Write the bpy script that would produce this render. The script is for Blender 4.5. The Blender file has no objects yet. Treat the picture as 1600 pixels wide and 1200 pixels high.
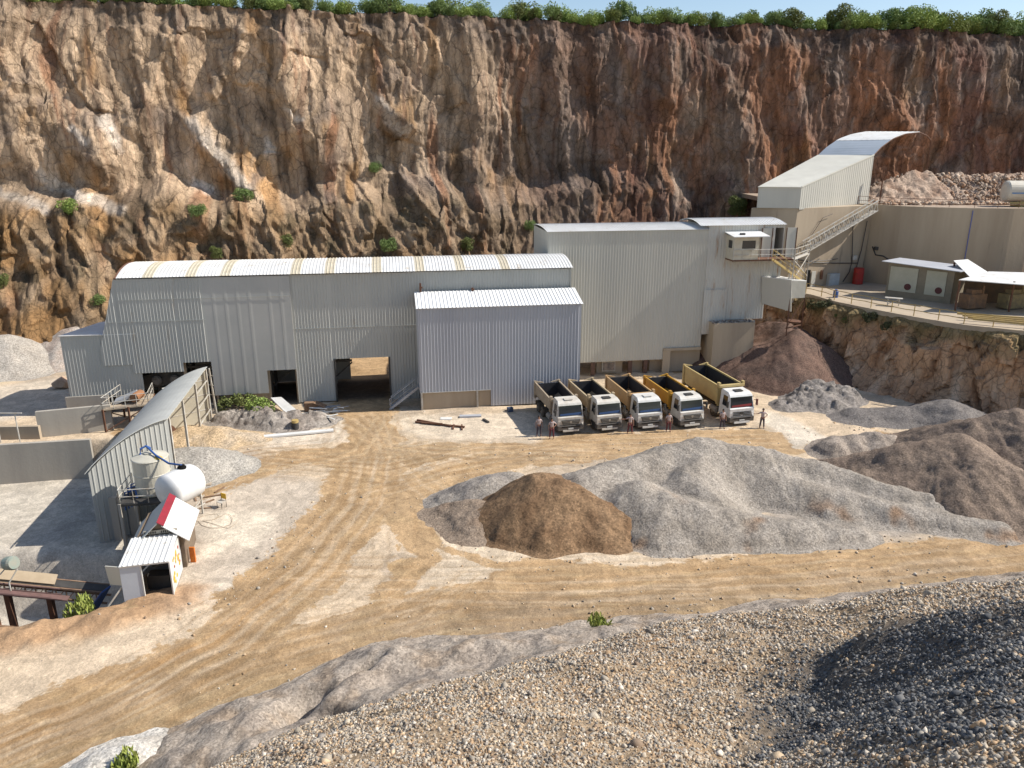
import bpy, math, random
import numpy as np
from mathutils import Vector, Matrix
random.seed(7)
SC = bpy.context.scene
COL = SC.collection
R = math.radians
# ---------------------------------------------------------------- camera, sky, sun
PITCH = R(17.0); FOC = 1200.0; CH = 23.5
cd = bpy.data.cameras.new('camera'); cam = bpy.data.objects.new('camera', cd); COL.objects.link(cam)
cam.location = (0, 0, CH); cam.rotation_euler = (R(90) - PITCH, 0, 0)
cd.sensor_width = 36; cd.lens = 27.0; cd.clip_start = 0.1; cd.clip_end = 3000
SC.camera = cam
SUN_EL, SUN_AZ = 43.0, 4.5          # elevation; azimuth from +X towards +Y
w = bpy.data.worlds.new('World'); SC.world = w; w.use_nodes = True
nt = w.node_tree; nt.nodes.clear()
sky = nt.nodes.new('ShaderNodeTexSky'); sky.sky_type = 'NISHITA'; sky.sun_disc = False
sky.sun_elevation = R(SUN_EL); sky.sun_rotation = R(90 - SUN_AZ); sky.air_density = 1.0; sky.dust_density = 0.6
bg = nt.nodes.new('ShaderNodeBackground'); bg.inputs[1].default_value = 0.105
ow = nt.nodes.new('ShaderNodeOutputWorld')
nt.links.new(sky.outputs[0], bg.inputs[0]); nt.links.new(bg.outputs[0], ow.inputs[0])
ld = bpy.data.lights.new('sun', 'SUN'); ld.energy = 4.4; ld.angle = R(0.5); ld.color = (1.0, 0.945, 0.86)
sun = bpy.data.objects.new('sun', ld); COL.objects.link(sun)
sv = Vector((math.cos(R(SUN_EL)) * math.cos(R(SUN_AZ)), math.cos(R(SUN_EL)) * math.sin(R(SUN_AZ)), math.sin(R(SUN_EL))))
sun.rotation_euler = sv.to_track_quat('Z', 'Y').to_euler(); sun.location = (60, 0, 80)
SC.view_settings.view_transform = 'Standard'; SC.view_settings.look = 'None'
SC.view_settings.exposure = 0.5; SC.view_settings.gamma = 1.0
SC.render.engine = 'CYCLES'
SC.cycles.max_bounces = 6; SC.cycles.diffuse_bounces = 3

# ---------------------------------------------------------------- measuring helpers
def ray(px, py):
    u = (px - 800) / FOC; v = (py - 600) / FOC
    return (u, math.cos(PITCH) - v * math.sin(PITCH), -math.sin(PITCH) - v * math.cos(PITCH))
def G(px, py, z=0.0):
    d = ray(px, py); t = (z - CH) / d[2]
    return Vector((d[0] * t, d[1] * t, z))
def V(px, py, Y):
    d = ray(px, py); t = Y / d[1]
    return Vector((d[0] * t, Y, CH + d[2] * t))
FA = R(9.0)
EV = Vector((math.cos(FA), math.sin(FA), 0)); NV = Vector((-math.sin(FA), math.cos(FA), 0))
P0 = G(467, 632)
def C(s, d, z): return P0 + EV * s + NV * d + Vector((0, 0, z))
def S(px, py, d=0.0):
    r = Vector(ray(px, py)); c = Vector((0, 0, CH)); o = P0 + NV * d
    t = (o - c).dot(NV) / r.dot(NV); p = c + r * t
    return ((p - o).dot(EV), p.z)

# ---------------------------------------------------------------- objects
def tag(o, label=None, cat=None, group=None, kind=None):
    if label: o['label'] = label
    if cat: o['category'] = cat
    if group: o['group'] = group
    if kind: o['kind'] = kind
    return o
def empty(name, loc, label, cat, group=None, rz=0.0):
    o = bpy.data.objects.new(name, None); COL.objects.link(o); o.location = loc; o.rotation_euler = (0, 0, rz)
    o.empty_display_size = 0.5
    return tag(o, label, cat, group)
class MB:
    def __init__(s): s.v = []; s.f = []; s.sm = False
    def add(s, vs, fs):
        n = len(s.v); s.v += [tuple(p) for p in vs]; s.f += [tuple(i + n for i in f) for f in fs]; return s
    def box(s, c, size, rz=0.0, m=None):
        x, y, z = [q / 2 for q in size]
        vs = [Vector((a, b, e)) for a in (-x, x) for b in (-y, y) for e in (-z, z)]
        M_ = m if m is not None else Matrix.Rotation(rz, 3, 'Z')
        vs = [M_ @ q + Vector(c) for q in vs]
        return s.add(vs, [(0, 1, 3, 2), (4, 6, 7, 5), (0, 4, 5, 1), (2, 3, 7, 6), (0, 2, 6, 4), (1, 5, 7, 3)])
    def bar(s, a, b, w_, h=None):
        a = Vector(a); b = Vector(b); h = h or w_
        d = (b - a); L = d.length
        if L < 1e-5: return s
        q = d.normalized()
        up = Vector((0, 0, 1)) if abs(q.z) < 0.98 else Vector((0, 1, 0))
        x = q.cross(up).normalized(); y = x.cross(q)
        vs = [p + x * i * w_ / 2 + y * j * h / 2 for p in (a, b) for i, j in ((-1, -1), (1, -1), (1, 1), (-1, 1))]
        return s.add(vs, [(3, 2, 1, 0), (4, 5, 6, 7), (0, 1, 5, 4), (1, 2, 6, 5), (2, 3, 7, 6), (3, 0, 4, 7)])
    def tube(s, pts, r, n=8, r2=None, cap=True):
        pts = [Vector(p) for p in pts]; base = len(s.v); m = len(pts)
        for i, p in enumerate(pts):
            d = (pts[min(i + 1, m - 1)] - pts[max(i - 1, 0)]).normalized()
            up = Vector((0, 0, 1)) if abs(d.z) < 0.95 else Vector((0, 1, 0))
            x = d.cross(up).normalized(); y = x.cross(d)
            rr = r if r2 is None else r + (r2 - r) * i / (m - 1)
            for k in range(n):
                a = 2 * math.pi * k / n; s.v.append(tuple(p + x * math.cos(a) * rr + y * math.sin(a) * rr))
        for i in range(m - 1):
            for k in range(n):
                a = base + i * n + k; b = base + i * n + (k + 1) % n
                s.f.append((a, a + n, b + n, b))
        if cap:
            s.f.append(tuple(base + k for k in range(n))); s.f.append(tuple(base + (m - 1) * n + k for k in reversed(range(n))))
        return s
    def lathe(s, c, axis, prof, n=24):      # prof = [(dist along axis, radius)]
        c = Vector(c); q = Vector(axis).normalized()
        up = Vector((0, 0, 1)) if abs(q.z) < 0.95 else Vector((0, 1, 0))
        x = q.cross(up).normalized(); y = x.cross(q); base = len(s.v)
        for a_, r in prof:
            for k in range(n):
                t = 2 * math.pi * k / n; s.v.append(tuple(c + q * a_ + x * math.cos(t) * r + y * math.sin(t) * r))
        for i in range(len(prof) - 1):
            for k in range(n):
                a = base + i * n + k; b = base + i * n + (k + 1) % n
                s.f.append((a, a + n, b + n, b))
        s.f.append(tuple(base + k for k in range(n))); s.f.append(tuple(base + (len(prof) - 1) * n + k for k in reversed(range(n))))
        return s
    def prism(s, pts, d):                    # polygon pts (3D), extruded by vector d
        pts = [Vector(p) for p in pts]; d = Vector(d); n = len(pts)
        vs = pts + [p + d for p in pts]
        fs = [tuple(reversed(range(n))), tuple(range(n, 2 * n))] + [(i, (i + 1) % n, n + (i + 1) % n, n + i) for i in range(n)]
        return s.add(vs, fs)
    def solid(s, bot, top):                  # polygon bottom loop, top loop
        n = len(bot); vs = list(bot) + list(top)
        return s.add(vs, [tuple(reversed(range(n))), tuple(range(n, 2 * n))] + [(i, (i + 1) % n, n + (i + 1) % n, n + i) for i in range(n)])
    def sheet(s, P, L, nv=1, pitch=0.28, h=0.038, th=0.02, rib=True, jitter=0.0):
        # P(u,v) -> Vector on a sheet L metres long in u; ribs run along v, raised on the side of dP/du x dP/dv
        us = [(0.0, 0)]
        if rib:
            k = 0
            while (k + 1) * pitch <= L + 1e-6:
                a = k * pitch
                for q, hh in ((0.64, 0), (0.70, 1), (0.84, 1), (0.98, 0)): us.append(((a + q * pitch) / L, hh))
                k += 1
        if us[-1][0] < 1 - 1e-6: us.append((1.0, 0))
        rows = []
        for u, hh in us:
            r_ = []
            for j in range(nv + 1):
                v = j / nv; p = P(u, v); e = 1e-3
                du = P(min(u + e, 1), v) - P(max(u - e, 0), v); dv = P(u, min(v + e, 1)) - P(u, max(v - e, 0))
                n_ = du.cross(dv).normalized()
                if jitter: p = p + n_ * jitter * math.sin(u * 37 + v * 11) * math.sin(u * 91 + 1.3)
                r_.append((p + n_ * hh * h, p - n_ * th))
            rows.append(r_)
        base = len(s.v); m = nv + 1
        for r_ in rows:
            for a, b in r_: s.v.append(tuple(a)); s.v.append(tuple(b))
        for i in range(len(rows) - 1):
            for j in range(nv):
                a = base + (i * m + j) * 2; b = a + m * 2
                s.f.append((a, b, b + 2, a + 2)); s.f.append((a + 1, a + 3, b + 3, b + 1))
            a = base + i * m * 2; b = a + m * 2; s.f.append((a, a + 1, b + 1, b))
            a = base + (i * m + nv) * 2; b = a + m * 2; s.f.append((a, b, b + 1, a + 1))
        for i in (0, len(rows) - 1):
            for j in range(nv):
                a = base + (i * m + j) * 2
                s.f.append((a, a + 2, a + 3, a + 1) if i == 0 else (a, a + 1, a + 3, a + 2))
        return s
    def wall(s, A, B, b0, b1, t0, t1, **k):  # outward side = right of A->B ; A,B world xy
        A = Vector((A[0], A[1], 0)); B = Vector((B[0], B[1], 0))
        P = lambda u, v: A.lerp(B, u) + Vector((0, 0, (b0 + (b1 - b0) * u) * (1 - v) + (t0 + (t1 - t0) * u) * v))
        return s.sheet(P, (B - A).length, **k)
    def build(s, name, mat, parent=None, origin=(0, 0, 0), smooth=False, bevel=0):
        me = bpy.data.meshes.new(name); o_ = Vector(origin)
        if o_.length > 0: vs = [(a - o_.x, b - o_.y, c - o_.z) for a, b, c in s.v]
        else: vs = s.v
        me.from_pydata(vs, [], s.f); me.update()
        if smooth: me.polygons.foreach_set('use_smooth', [True] * len(me.polygons))
        if mat: me.materials.append(mat)
        ob = bpy.data.objects.new(name, me); COL.objects.link(ob)
        if parent: ob.parent = parent
        elif o_.length > 0: ob.location = o_
        if bevel:
            bm_ = ob.modifiers.new('bevel', 'BEVEL'); bm_.width = bevel; bm_.segments = 2; bm_.limit_method = 'ANGLE'
        return ob
def copy_tree(o, parent=None):
    c = o.copy(); COL.objects.link(c)
    if parent: c.parent = parent
    for ch in list(o.children): copy_tree(ch, c)
    return c

# ---------------------------------------------------------------- numpy noise
_rg = np.random.RandomState(11)
_perm = _rg.permutation(256); _perm = np.concatenate([_perm, _perm])
_gr = _rg.rand(256) * 2 * np.pi; _gx = np.cos(_gr); _gy = np.sin(_gr); _rv = _rg.rand(256)
def _h(ix, iy, seed): return _perm[(_perm[(ix + seed * 37) & 255] + iy + seed * 101) & 255]
def perlin(x, y, seed=0):
    x = np.asarray(x, float); y = np.asarray(y, float)
    ix = np.floor(x).astype(int); iy = np.floor(y).astype(int); fx = x - ix; fy = y - iy
    u = fx * fx * fx * (fx * (fx * 6 - 15) + 10); v = fy * fy * fy * (fy * (fy * 6 - 15) + 10)
    def g(a, b):
        h = _h(ix + a, iy + b, seed); return _gx[h] * (fx - a) + _gy[h] * (fy - b)
    n0 = g(0, 0) * (1 - u) + g(1, 0) * u; n1 = g(0, 1) * (1 - u) + g(1, 1) * u
    return (n0 * (1 - v) + n1 * v) * 1.5
def fbm(x, y, o=4, seed=0, gain=0.5):
    a = 1.0; t = 0; n = 0
    for i in range(o):
        t = t + a * perlin(x * 2 ** i + 13.7 * i, y * 2 ** i + 7.3 * i, seed + i); n += a; a *= gain
    return t / n
def ridged(x, y, o=3, seed=0):
    a = 1.0; t = 0; n = 0
    for i in range(o):
        t = t + a * (1 - 2 * np.abs(perlin(x * 2 ** i, y * 2 ** i, seed + i))); n += a; a *= 0.5
    return t / n
def facets(x, y, seed=0, tilt=0.8):
    # angular blocks: every cell of a worley pattern is a tilted plane; returns (height, edge distance, cell random)
    ix = np.floor(x).astype(int); iy = np.floor(y).astype(int)
    f1 = np.full(x.shape, 9.0); f2 = np.full(x.shape, 9.0); hh = np.zeros(x.shape); rr = np.zeros(x.shape)
    for a in (-1, 0, 1):
        for b in (-1, 0, 1):
            h = _h(ix + a, iy + b, seed); h2 = _perm[(h + 91) & 255]; h3 = _perm[(h + 17) & 255]
            dx = x - (ix + a + _rv[h]); dy = y - (iy + b + _rv[h2]); d = dx * dx + dy * dy
            hgt = _rv[h3] + tilt * (_gx[h] * dx + _gy[h2] * dy)
            m = d < f1
            f2 = np.where(m, f1, np.minimum(f2, d)); hh = np.where(m, hgt, hh); rr = np.where(m, _rv[h3], rr); f1 = np.where(m, d, f1)
    return hh, np.sqrt(f2) - np.sqrt(f1), rr
def sstep(a, b, x):
    t = np.clip((x - a) / (b - a), 0, 1); return t * t * (3 - 2 * t)
def mixc(c, col, m): return c * (1 - m[..., None]) + np.array(col) * m[..., None]
def grid_obj(name, X, Y, Z, mat, col=None, keep=None, parent=None, smooth=True, origin=None):
    ny, nx = X.shape; idx = np.arange(ny * nx).reshape(ny, nx)
    q = np.stack([idx[:-1, :-1], idx[:-1, 1:], idx[1:, 1:], idx[1:, :-1]], -1).reshape(-1, 4)
    co = np.stack([X, Y, Z], -1).reshape(-1, 3)
    c = None if col is None else col.reshape(-1, 3)
    if keep is not None:
        k = keep.reshape(-1); q = q[k[q].any(1)]
        used = np.unique(q); rm = np.zeros(ny * nx, int); rm[used] = np.arange(len(used)); q = rm[q]; co = co[used]
        if c is not None: c = c[used]
    if origin is not None: co = co - np.array(origin)[None]
    me = bpy.data.meshes.new(name); me.vertices.add(len(co)); me.vertices.foreach_set('co', co.ravel())
    me.loops.add(q.size); me.loops.foreach_set('vertex_index', q.ravel().astype(np.int32))
    me.polygons.add(len(q)); me.polygons.foreach_set('loop_start', np.arange(0, q.size, 4, dtype=np.int32))
    me.polygons.foreach_set('loop_total', np.full(len(q), 4, np.int32))
    me.polygons.foreach_set('use_smooth', np.full(len(q), smooth))
    me.update(calc_edges=True)
    if c is not None:
        at_ = me.color_attributes.new('Col', 'FLOAT_COLOR', 'POINT')
        at_.data.foreach_set('color', np.concatenate([np.clip(c, 0, 1), np.ones((len(c), 1))], 1).ravel())
    me.materials.append(mat)
    ob = bpy.data.objects.new(name, me); COL.objects.link(ob)
    if origin is not None and parent is None: ob.location = origin
    if parent: ob.parent = parent
    return ob

# ---------------------------------------------------------------- materials
def _new(name):
    m = bpy.data.materials.new(name); m.use_nodes = True; n = m.node_tree.nodes; l = m.node_tree.links
    return m, n, l, n['Principled BSDF']
def mat(name, c, c2=None, scale=1.0, rough=0.7, metal=0.0, bump=0.0, bscale=None, streak=False, c3=None, amt3=0.5, spec=0.5, detail=5):
    m, n, l, b = _new(name)
    b.inputs['Roughness'].default_value = rough; b.inputs['Metallic'].default_value = metal
    b.inputs['Specular IOR Level'].default_value = spec
    c = tuple(c) + (1,)
    if c2 is None and c3 is None and not bump:
        b.inputs['Base Color'].default_value = c; return m
    ge = n.new('ShaderNodeNewGeometry'); tc = n.new('ShaderNodeTexCoord'); mp = n.new('ShaderNodeMapping')
    l.new(tc.outputs['Object'], mp.inputs[0])
    mp.inputs['Scale'].default_value = (1, 1, 0.12) if streak else (1, 1, 1)
    tx = n.new('ShaderNodeTexNoise'); tx.inputs['Scale'].default_value = scale; tx.inputs['Detail'].default_value = detail
    tx.inputs['Roughness'].default_value = 0.65
    l.new(mp.outputs[0], tx.inputs[0])
    cr = n.new('ShaderNodeValToRGB'); cr.color_ramp.elements[0].position = 0.35; cr.color_ramp.elements[1].position = 0.65
    cr.color_ramp.elements[0].color = c; cr.color_ramp.elements[1].color = (tuple(c2) + (1,)) if c2 else c
    l.new(tx.outputs[0], cr.inputs[0]); out = cr.outputs[0]
    if c3 is not None:
        t3 = n.new('ShaderNodeTexNoise'); t3.inputs['Scale'].default_value = scale * 2.7; t3.inputs['Detail'].default_value = 7
        t3.inputs['Roughness'].default_value = 0.75
        l.new(mp.outputs[0], t3.inputs[0])
        r3 = n.new('ShaderNodeValToRGB'); r3.color_ramp.elements[0].position = 0.72 - 0.3 * amt3; r3.color_ramp.elements[1].position = 0.80 - 0.2 * amt3
        l.new(t3.outputs[0], r3.inputs[0])
        mx = n.new('ShaderNodeMix'); mx.data_type = 'RGBA'
        l.new(r3.outputs[0], mx.inputs[0]); l.new(out, mx.inputs[6]); mx.inputs[7].default_value = tuple(c3) + (1,); out = mx.outputs[2]
    l.new(out, b.inputs['Base Color'])
    if bump:
        tb = n.new('ShaderNodeTexNoise'); tb.inputs['Scale'].default_value = bscale or scale * 4; tb.inputs['Detail'].default_value = 6
        l.new(tc.outputs['Object'], tb.inputs[0])
        bp = n.new('ShaderNodeBump'); bp.inputs['Strength'].default_value = 1.0; bp.inputs['Distance'].default_value = bump
        l.new(tb.outputs[0], bp.inputs['Height']); l.new(bp.outputs[0], b.inputs['Normal'])
    return m
def matcol(name, s1=1.0, a1=0.25, s2=12.0, a2=0.2, bump=0.05, bscale=8.0, rough=0.95, grain=0.0, gscale=10.0, vstretch=1.0, bump2=0.0, b2scale=2.0):
    # colour attribute x two scales of noise, and noise bump; grain = voronoi pebbles
    m, n, l, b = _new(name); b.inputs['Roughness'].default_value = rough; b.inputs['Specular IOR Level'].default_value = 0.2
    at_ = n.new('ShaderNodeVertexColor'); at_.layer_name = 'Col'
    tc = n.new('ShaderNodeTexCoord'); mp = n.new('ShaderNodeMapping'); mp.inputs['Scale'].default_value = (1, 1, vstretch)
    l.new(tc.outputs['Object'], mp.inputs[0]); col = at_.outputs[0]
    def mulnoise(col, sc, amp, tex):
        if tex == 'n':
            t = n.new('ShaderNodeTexNoise'); t.inputs['Scale'].default_value = sc; t.inputs['Detail'].default_value = 6; t.inputs['Roughness'].default_value = 0.7
            l.new(mp.outputs[0], t.inputs[0]); src = t.outputs[0]; lo, hi = 0.25, 0.75
        else:
            t = n.new('ShaderNodeTexVoronoi'); t.inputs['Scale'].default_value = sc; l.new(tc.outputs['Object'], t.inputs[0])
            bw = n.new('ShaderNodeRGBToBW'); l.new(t.outputs['Color'], bw.inputs[0]); src = bw.outputs[0]; lo, hi = 0.1, 0.9
        mr = n.new('ShaderNodeMapRange'); mr.inputs['From Min'].default_value = lo; mr.inputs['From Max'].default_value = hi
        mr.inputs['To Min'].default_value = 1 - amp; mr.inputs['To Max'].default_value = 1 + amp
        l.new(src, mr.inputs[0])
        vm = n.new('ShaderNodeVectorMath'); vm.operation = 'SCALE'; l.new(col, vm.inputs[0]); l.new(mr.outputs[0], vm.inputs[3])
        return vm.outputs[0], src
    col, _ = mulnoise(col, s1, a1, 'n'); col, _ = mulnoise(col, s2, a2, 'n')
    vs = None
    if grain: col, vs = mulnoise(col, gscale, grain, 'v')
    l.new(col, b.inputs['Base Color'])
    tb = n.new('ShaderNodeTexNoise'); tb.inputs['Scale'].default_value = bscale; tb.inputs['Detail'].default_value = 8; tb.inputs['Roughness'].default_value = 0.7
    l.new(mp.outputs[0], tb.inputs[0])
    bp = n.new('ShaderNodeBump'); bp.inputs['Distance'].default_value = bump; l.new(tb.outputs[0], bp.inputs['Height'])
    if bump2:
        t2 = n.new('ShaderNodeTexNoise'); t2.inputs['Scale'].default_value = b2scale; t2.inputs['Detail'].default_value = 10; t2.inputs['Roughness'].default_value = 0.75
        l.new(mp.outputs[0], t2.inputs[0])
        b2 = n.new('ShaderNodeBump'); b2.inputs['Distance'].default_value = bump2; l.new(t2.outputs[0], b2.inputs['Height']); l.new(b2.outputs[0], bp.inputs['Normal'])
    l.new(bp.outputs[0], b.inputs['Normal'])
    return m
def ground_mat(name):
    # two colour layers (stone dust / wheel-worn clay) meeting in a ragged edge, pebbles and bump
    m, n, l, b = _new(name); b.inputs['Roughness'].default_value = .95; b.inputs['Specular IOR Level'].default_value = .2
    a1 = n.new('ShaderNodeVertexColor'); a1.layer_name = 'Col'; a2 = n.new('ShaderNodeVertexColor'); a2.layer_name = 'Col2'
    tc = n.new('ShaderNodeTexCoord')
    def noise(sc, det, ro=.65, dist=0.0):
        t = n.new('ShaderNodeTexNoise'); t.inputs['Scale'].default_value = sc; t.inputs['Detail'].default_value = det; t.inputs['Roughness'].default_value = ro; t.inputs['Distortion'].default_value = dist
        l.new(tc.outputs['Object'], t.inputs[0]); return t.outputs[0]
    def math_(op, x, y, clamp=False):
        q = n.new('ShaderNodeMath'); q.operation = op; q.use_clamp = clamp
        for i, s in enumerate((x, y)):
            if isinstance(s, (int, float)): q.inputs[i].default_value = s
            else: l.new(s, q.inputs[i])
        return q.outputs[0]
    def mapr(s, a, b_, c_, d):
        q = n.new('ShaderNodeMapRange'); l.new(s, q.inputs[0]); q.inputs[1].default_value = a; q.inputs[2].default_value = b_; q.inputs[3].default_value = c_; q.inputs[4].default_value = d; return q.outputs[0]
    def scale(col, s):
        q = n.new('ShaderNodeVectorMath'); q.operation = 'SCALE'; l.new(col, q.inputs[0]); l.new(s, q.inputs[3]); return q.outputs[0]
    e = math_('ADD', a1.outputs['Alpha'], math_('MULTIPLY', math_('SUBTRACT', noise(.8, 8, .7, .6), .5), 1.3))
    t = mapr(e, .46, .56, 0, 1)
    mx = n.new('ShaderNodeMix'); mx.data_type = 'RGBA'; l.new(t, mx.inputs[0]); l.new(a1.outputs[0], mx.inputs[6]); l.new(a2.outputs[0], mx.inputs[7])
    col = mx.outputs[2]
    col = scale(col, mapr(noise(.45, 9, .7, 1.2), .47, .55, .88, 1.10))
    col = scale(col, mapr(noise(2.2, 8, .75), .3, .7, .86, 1.14)); col = scale(col, mapr(noise(14, 5, .7), .3, .7, .84, 1.16))
    v = n.new('ShaderNodeTexVoronoi'); v.inputs['Scale'].default_value = 11; l.new(tc.outputs['Object'], v.inputs[0]); bw = n.new('ShaderNodeRGBToBW'); l.new(v.outputs['Color'], bw.inputs[0])
    col = scale(col, mapr(bw.outputs[0], .1, .9, .86, 1.14)); l.new(col, b.inputs['Base Color'])
    bp = n.new('ShaderNodeBump'); bp.inputs['Distance'].default_value = .05; l.new(noise(5, 9, .75), bp.inputs['Height'])
    b2 = n.new('ShaderNodeBump'); b2.inputs['Distance'].default_value = .10; l.new(noise(.9, 6, .6), b2.inputs['Height']); l.new(b2.outputs[0], bp.inputs['Normal']); l.new(bp.outputs[0], b.inputs['Normal'])
    return m
def cliff_mat(name, cr=1.0):
    m = matcol(name, .5, .14, 3.5, .24, .10, 4.5, vstretch=.6, bump2=.30, b2scale=1.1); n = m.node_tree.nodes; l = m.node_tree.links; b = n['Principled BSDF']
    src = b.inputs['Base Color'].links[0].from_socket; nrm = b.inputs['Normal'].links[0].from_socket
    tc = n.new('ShaderNodeTexCoord'); ns = n.new('ShaderNodeTexNoise'); ns.inputs['Scale'].default_value = .7; ns.inputs['Detail'].default_value = 4; l.new(tc.outputs['Object'], ns.inputs[0])
    ad = n.new('ShaderNodeMixRGB'); ad.blend_type = 'ADD'; ad.inputs[0].default_value = 1.1; l.new(tc.outputs['Object'], ad.inputs[1]); l.new(ns.outputs['Color'], ad.inputs[2])
    mp = n.new('ShaderNodeMapping'); mp.inputs['Scale'].default_value = (1, 1, .55); l.new(ad.outputs[0], mp.inputs[0])
    last = src; lastn = nrm
    for sc, lo, wd in ((.55, .62, .035), (1.5, .68, .05)):
        v = n.new('ShaderNodeTexVoronoi'); v.feature = 'DISTANCE_TO_EDGE'; v.inputs['Scale'].default_value = sc; l.new(mp.outputs[0], v.inputs[0])
        gt = n.new('ShaderNodeTexNoise'); gt.inputs['Scale'].default_value = .35; l.new(tc.outputs['Object'], gt.inputs[0])
        mr = n.new('ShaderNodeMapRange'); mr.inputs[1].default_value = 0; mr.inputs[2].default_value = wd; mr.inputs[3].default_value = lo; mr.inputs[4].default_value = 1; l.new(v.outputs[0], mr.inputs[0])
        vm = n.new('ShaderNodeVectorMath'); vm.operation = 'SCALE'; l.new(last, vm.inputs[0]); l.new(mr.outputs[0], vm.inputs[3]); last = vm.outputs[0]
        bp = n.new('ShaderNodeBump'); bp.inputs['Distance'].default_value = .12; bp.inputs['Strength'].default_value = .8; l.new(mr.outputs[0], bp.inputs['Height']); l.new(lastn, bp.inputs['Normal']); lastn = bp.outputs[0]
    l.new(last, b.inputs['Base Color']); l.new(lastn, b.inputs['Normal']); return m
def flat(name, c, rough=0.5, metal=0.0, spec=0.5): return mat(name, c, None, 1, rough, metal, spec=spec)
M = dict(
    clad=mat('pale sheet metal', (.395, .40, .375), (.45, .45, .415), .35, .55, .0, bump=.004, bscale=6, streak=True, c3=(.32, .26, .19), amt3=.4),
    cladw=mat('warm sheet metal', (.47, .455, .40), (.53, .51, .445), .4, .55, .0, bump=.004, bscale=6, streak=True, c3=(.36, .25, .15), amt3=.3),
    cladb=mat('lilac grey sheet metal', (.37, .38, .41), (.43, .44, .465), .3, .55, .0, bump=.003, bscale=6, streak=True),
    roofw=mat('white roof sheet', (.72, .72, .70), (.62, .61, .58), .5, .5, .0, bump=.003, bscale=5, c3=(.44, .36, .26), amt3=.5),
    rooft=mat('translucent roof sheet yellowed', (.60, .54, .42), (.50, .44, .32), 1.6, .5, .0),
    rooff=mat('faded dusty roof sheet', (.50, .50, .46), (.42, .42, .39), .5, .6, .0, bump=.004, bscale=4, c3=(.36, .32, .25), amt3=.3),
    conc=mat('weathered concrete', (.44, .355, .255), (.34, .265, .185), .25, .9, .0, bump=.01, bscale=3, streak=True, c3=(.20, .16, .12), amt3=.35),
    concl=mat('pale concrete', (.44, .36, .26), (.35, .28, .205), .4, .9, .0, bump=.01, bscale=4, streak=True, c3=(.26, .20, .15), amt3=.35),
    concg=mat('grey concrete', (.40, .365, .31), (.32, .29, .25), .4, .9, .0, bump=.01, bscale=4, streak=True),
    steel=mat('painted white steel', (.55, .54, .50), (.42, .36, .28), 2, .5, .0),
    yell=mat('faded yellow paint', (.50, .36, .12), (.36, .26, .12), 2, .6),
    rust=mat('rusty steel', (.17, .075, .04), (.10, .05, .03), 3, .8),
    dark=mat('dark grimy steel', (.035, .033, .03), (.06, .055, .05), 2, .7),
    black=flat('black opening', (.012, .012, .012), .9, spec=.1),
    rubber=mat('dusty tyre rubber', (.05, .045, .04), (.16, .12, .08), 4, .9),
    wood=mat('weathered timber', (.28, .18, .11), (.16, .09, .05), 3, .9),
    blue=flat('blue plastic pipe', (.03, .09, .28), .5),
    tankw=mat('white tank paint', (.70, .70, .69), (.60, .59, .56), .8, .4, bump=.002, bscale=4, c3=(.42, .34, .25), amt3=.35),
    tankc=mat('cream plastic tank', (.56, .53, .44), (.47, .44, .36), .8, .5, bump=.002, bscale=4, streak=True),
    red=mat('red paint', (.42, .02, .015), (.30, .03, .02), 3, .5),
    leaf=mat('green leaves', (.17, .25, .05), (.28, .35, .08), .9, .8),
    leafd=mat('dark green leaves', (.11, .17, .045), (.19, .26, .07), .9, .8),
    leafy=mat('dry scrub leaves', (.12, .115, .04), (.18, .14, .06), 1.2, .9),
    bark=mat('bark', (.10, .07, .045), (.16, .11, .07), 5, .95),
    glass=flat('dark window glass', (.02, .025, .03), .12, 0, .6),
    white=mat('dusty white truck paint', (.62, .59, .53), (.48, .43, .36), 1.5, .45, c3=(.30, .24, .17), amt3=.35),
)
# ================================================================ THE GROUND
def pdist(X, Y, pts):
    # distance to a polyline, arc length along it and signed side offset
    D = np.full(X.shape, 1e9); A = np.zeros(X.shape); O = np.zeros(X.shape); acc = 0.0
    for (x0, y0), (x1, y1) in zip(pts[:-1], pts[1:]):
        dx, dy = x1 - x0, y1 - y0; L = math.hypot(dx, dy) + 1e-9
        t = np.clip(((X - x0) * dx + (Y - y0) * dy) / L / L, 0, 1)
        ex = X - x0 - t * dx; ey = Y - y0 - t * dy; d = np.hypot(ex, ey)
        m = d < D; D = np.where(m, d, D); A = np.where(m, acc + t * L, A)
        O = np.where(m, (dx * ey - dy * ex) / L, O); acc += L
    return D, A, O
def inpoly(X, Y, pts):
    r = np.zeros(X.shape, bool); n = len(pts); j = n - 1
    for i in range(n):
        xi, yi = pts[i]; xj, yj = pts[j]
        r ^= ((yi > Y) != (yj > Y)) & (X < (xj - xi) * (Y - yi) / (yj - yi + 1e-12) + xi); j = i
    return r
def gp(*px, z=0.0): return [tuple(G(a, b, z)[:2]) for a, b in px]
def sd(X, Y, pts):
    d, _, _ = pdist(X, Y, list(pts) + [pts[0]]); return np.where(inpoly(X, Y, pts), -d, d)
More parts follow.
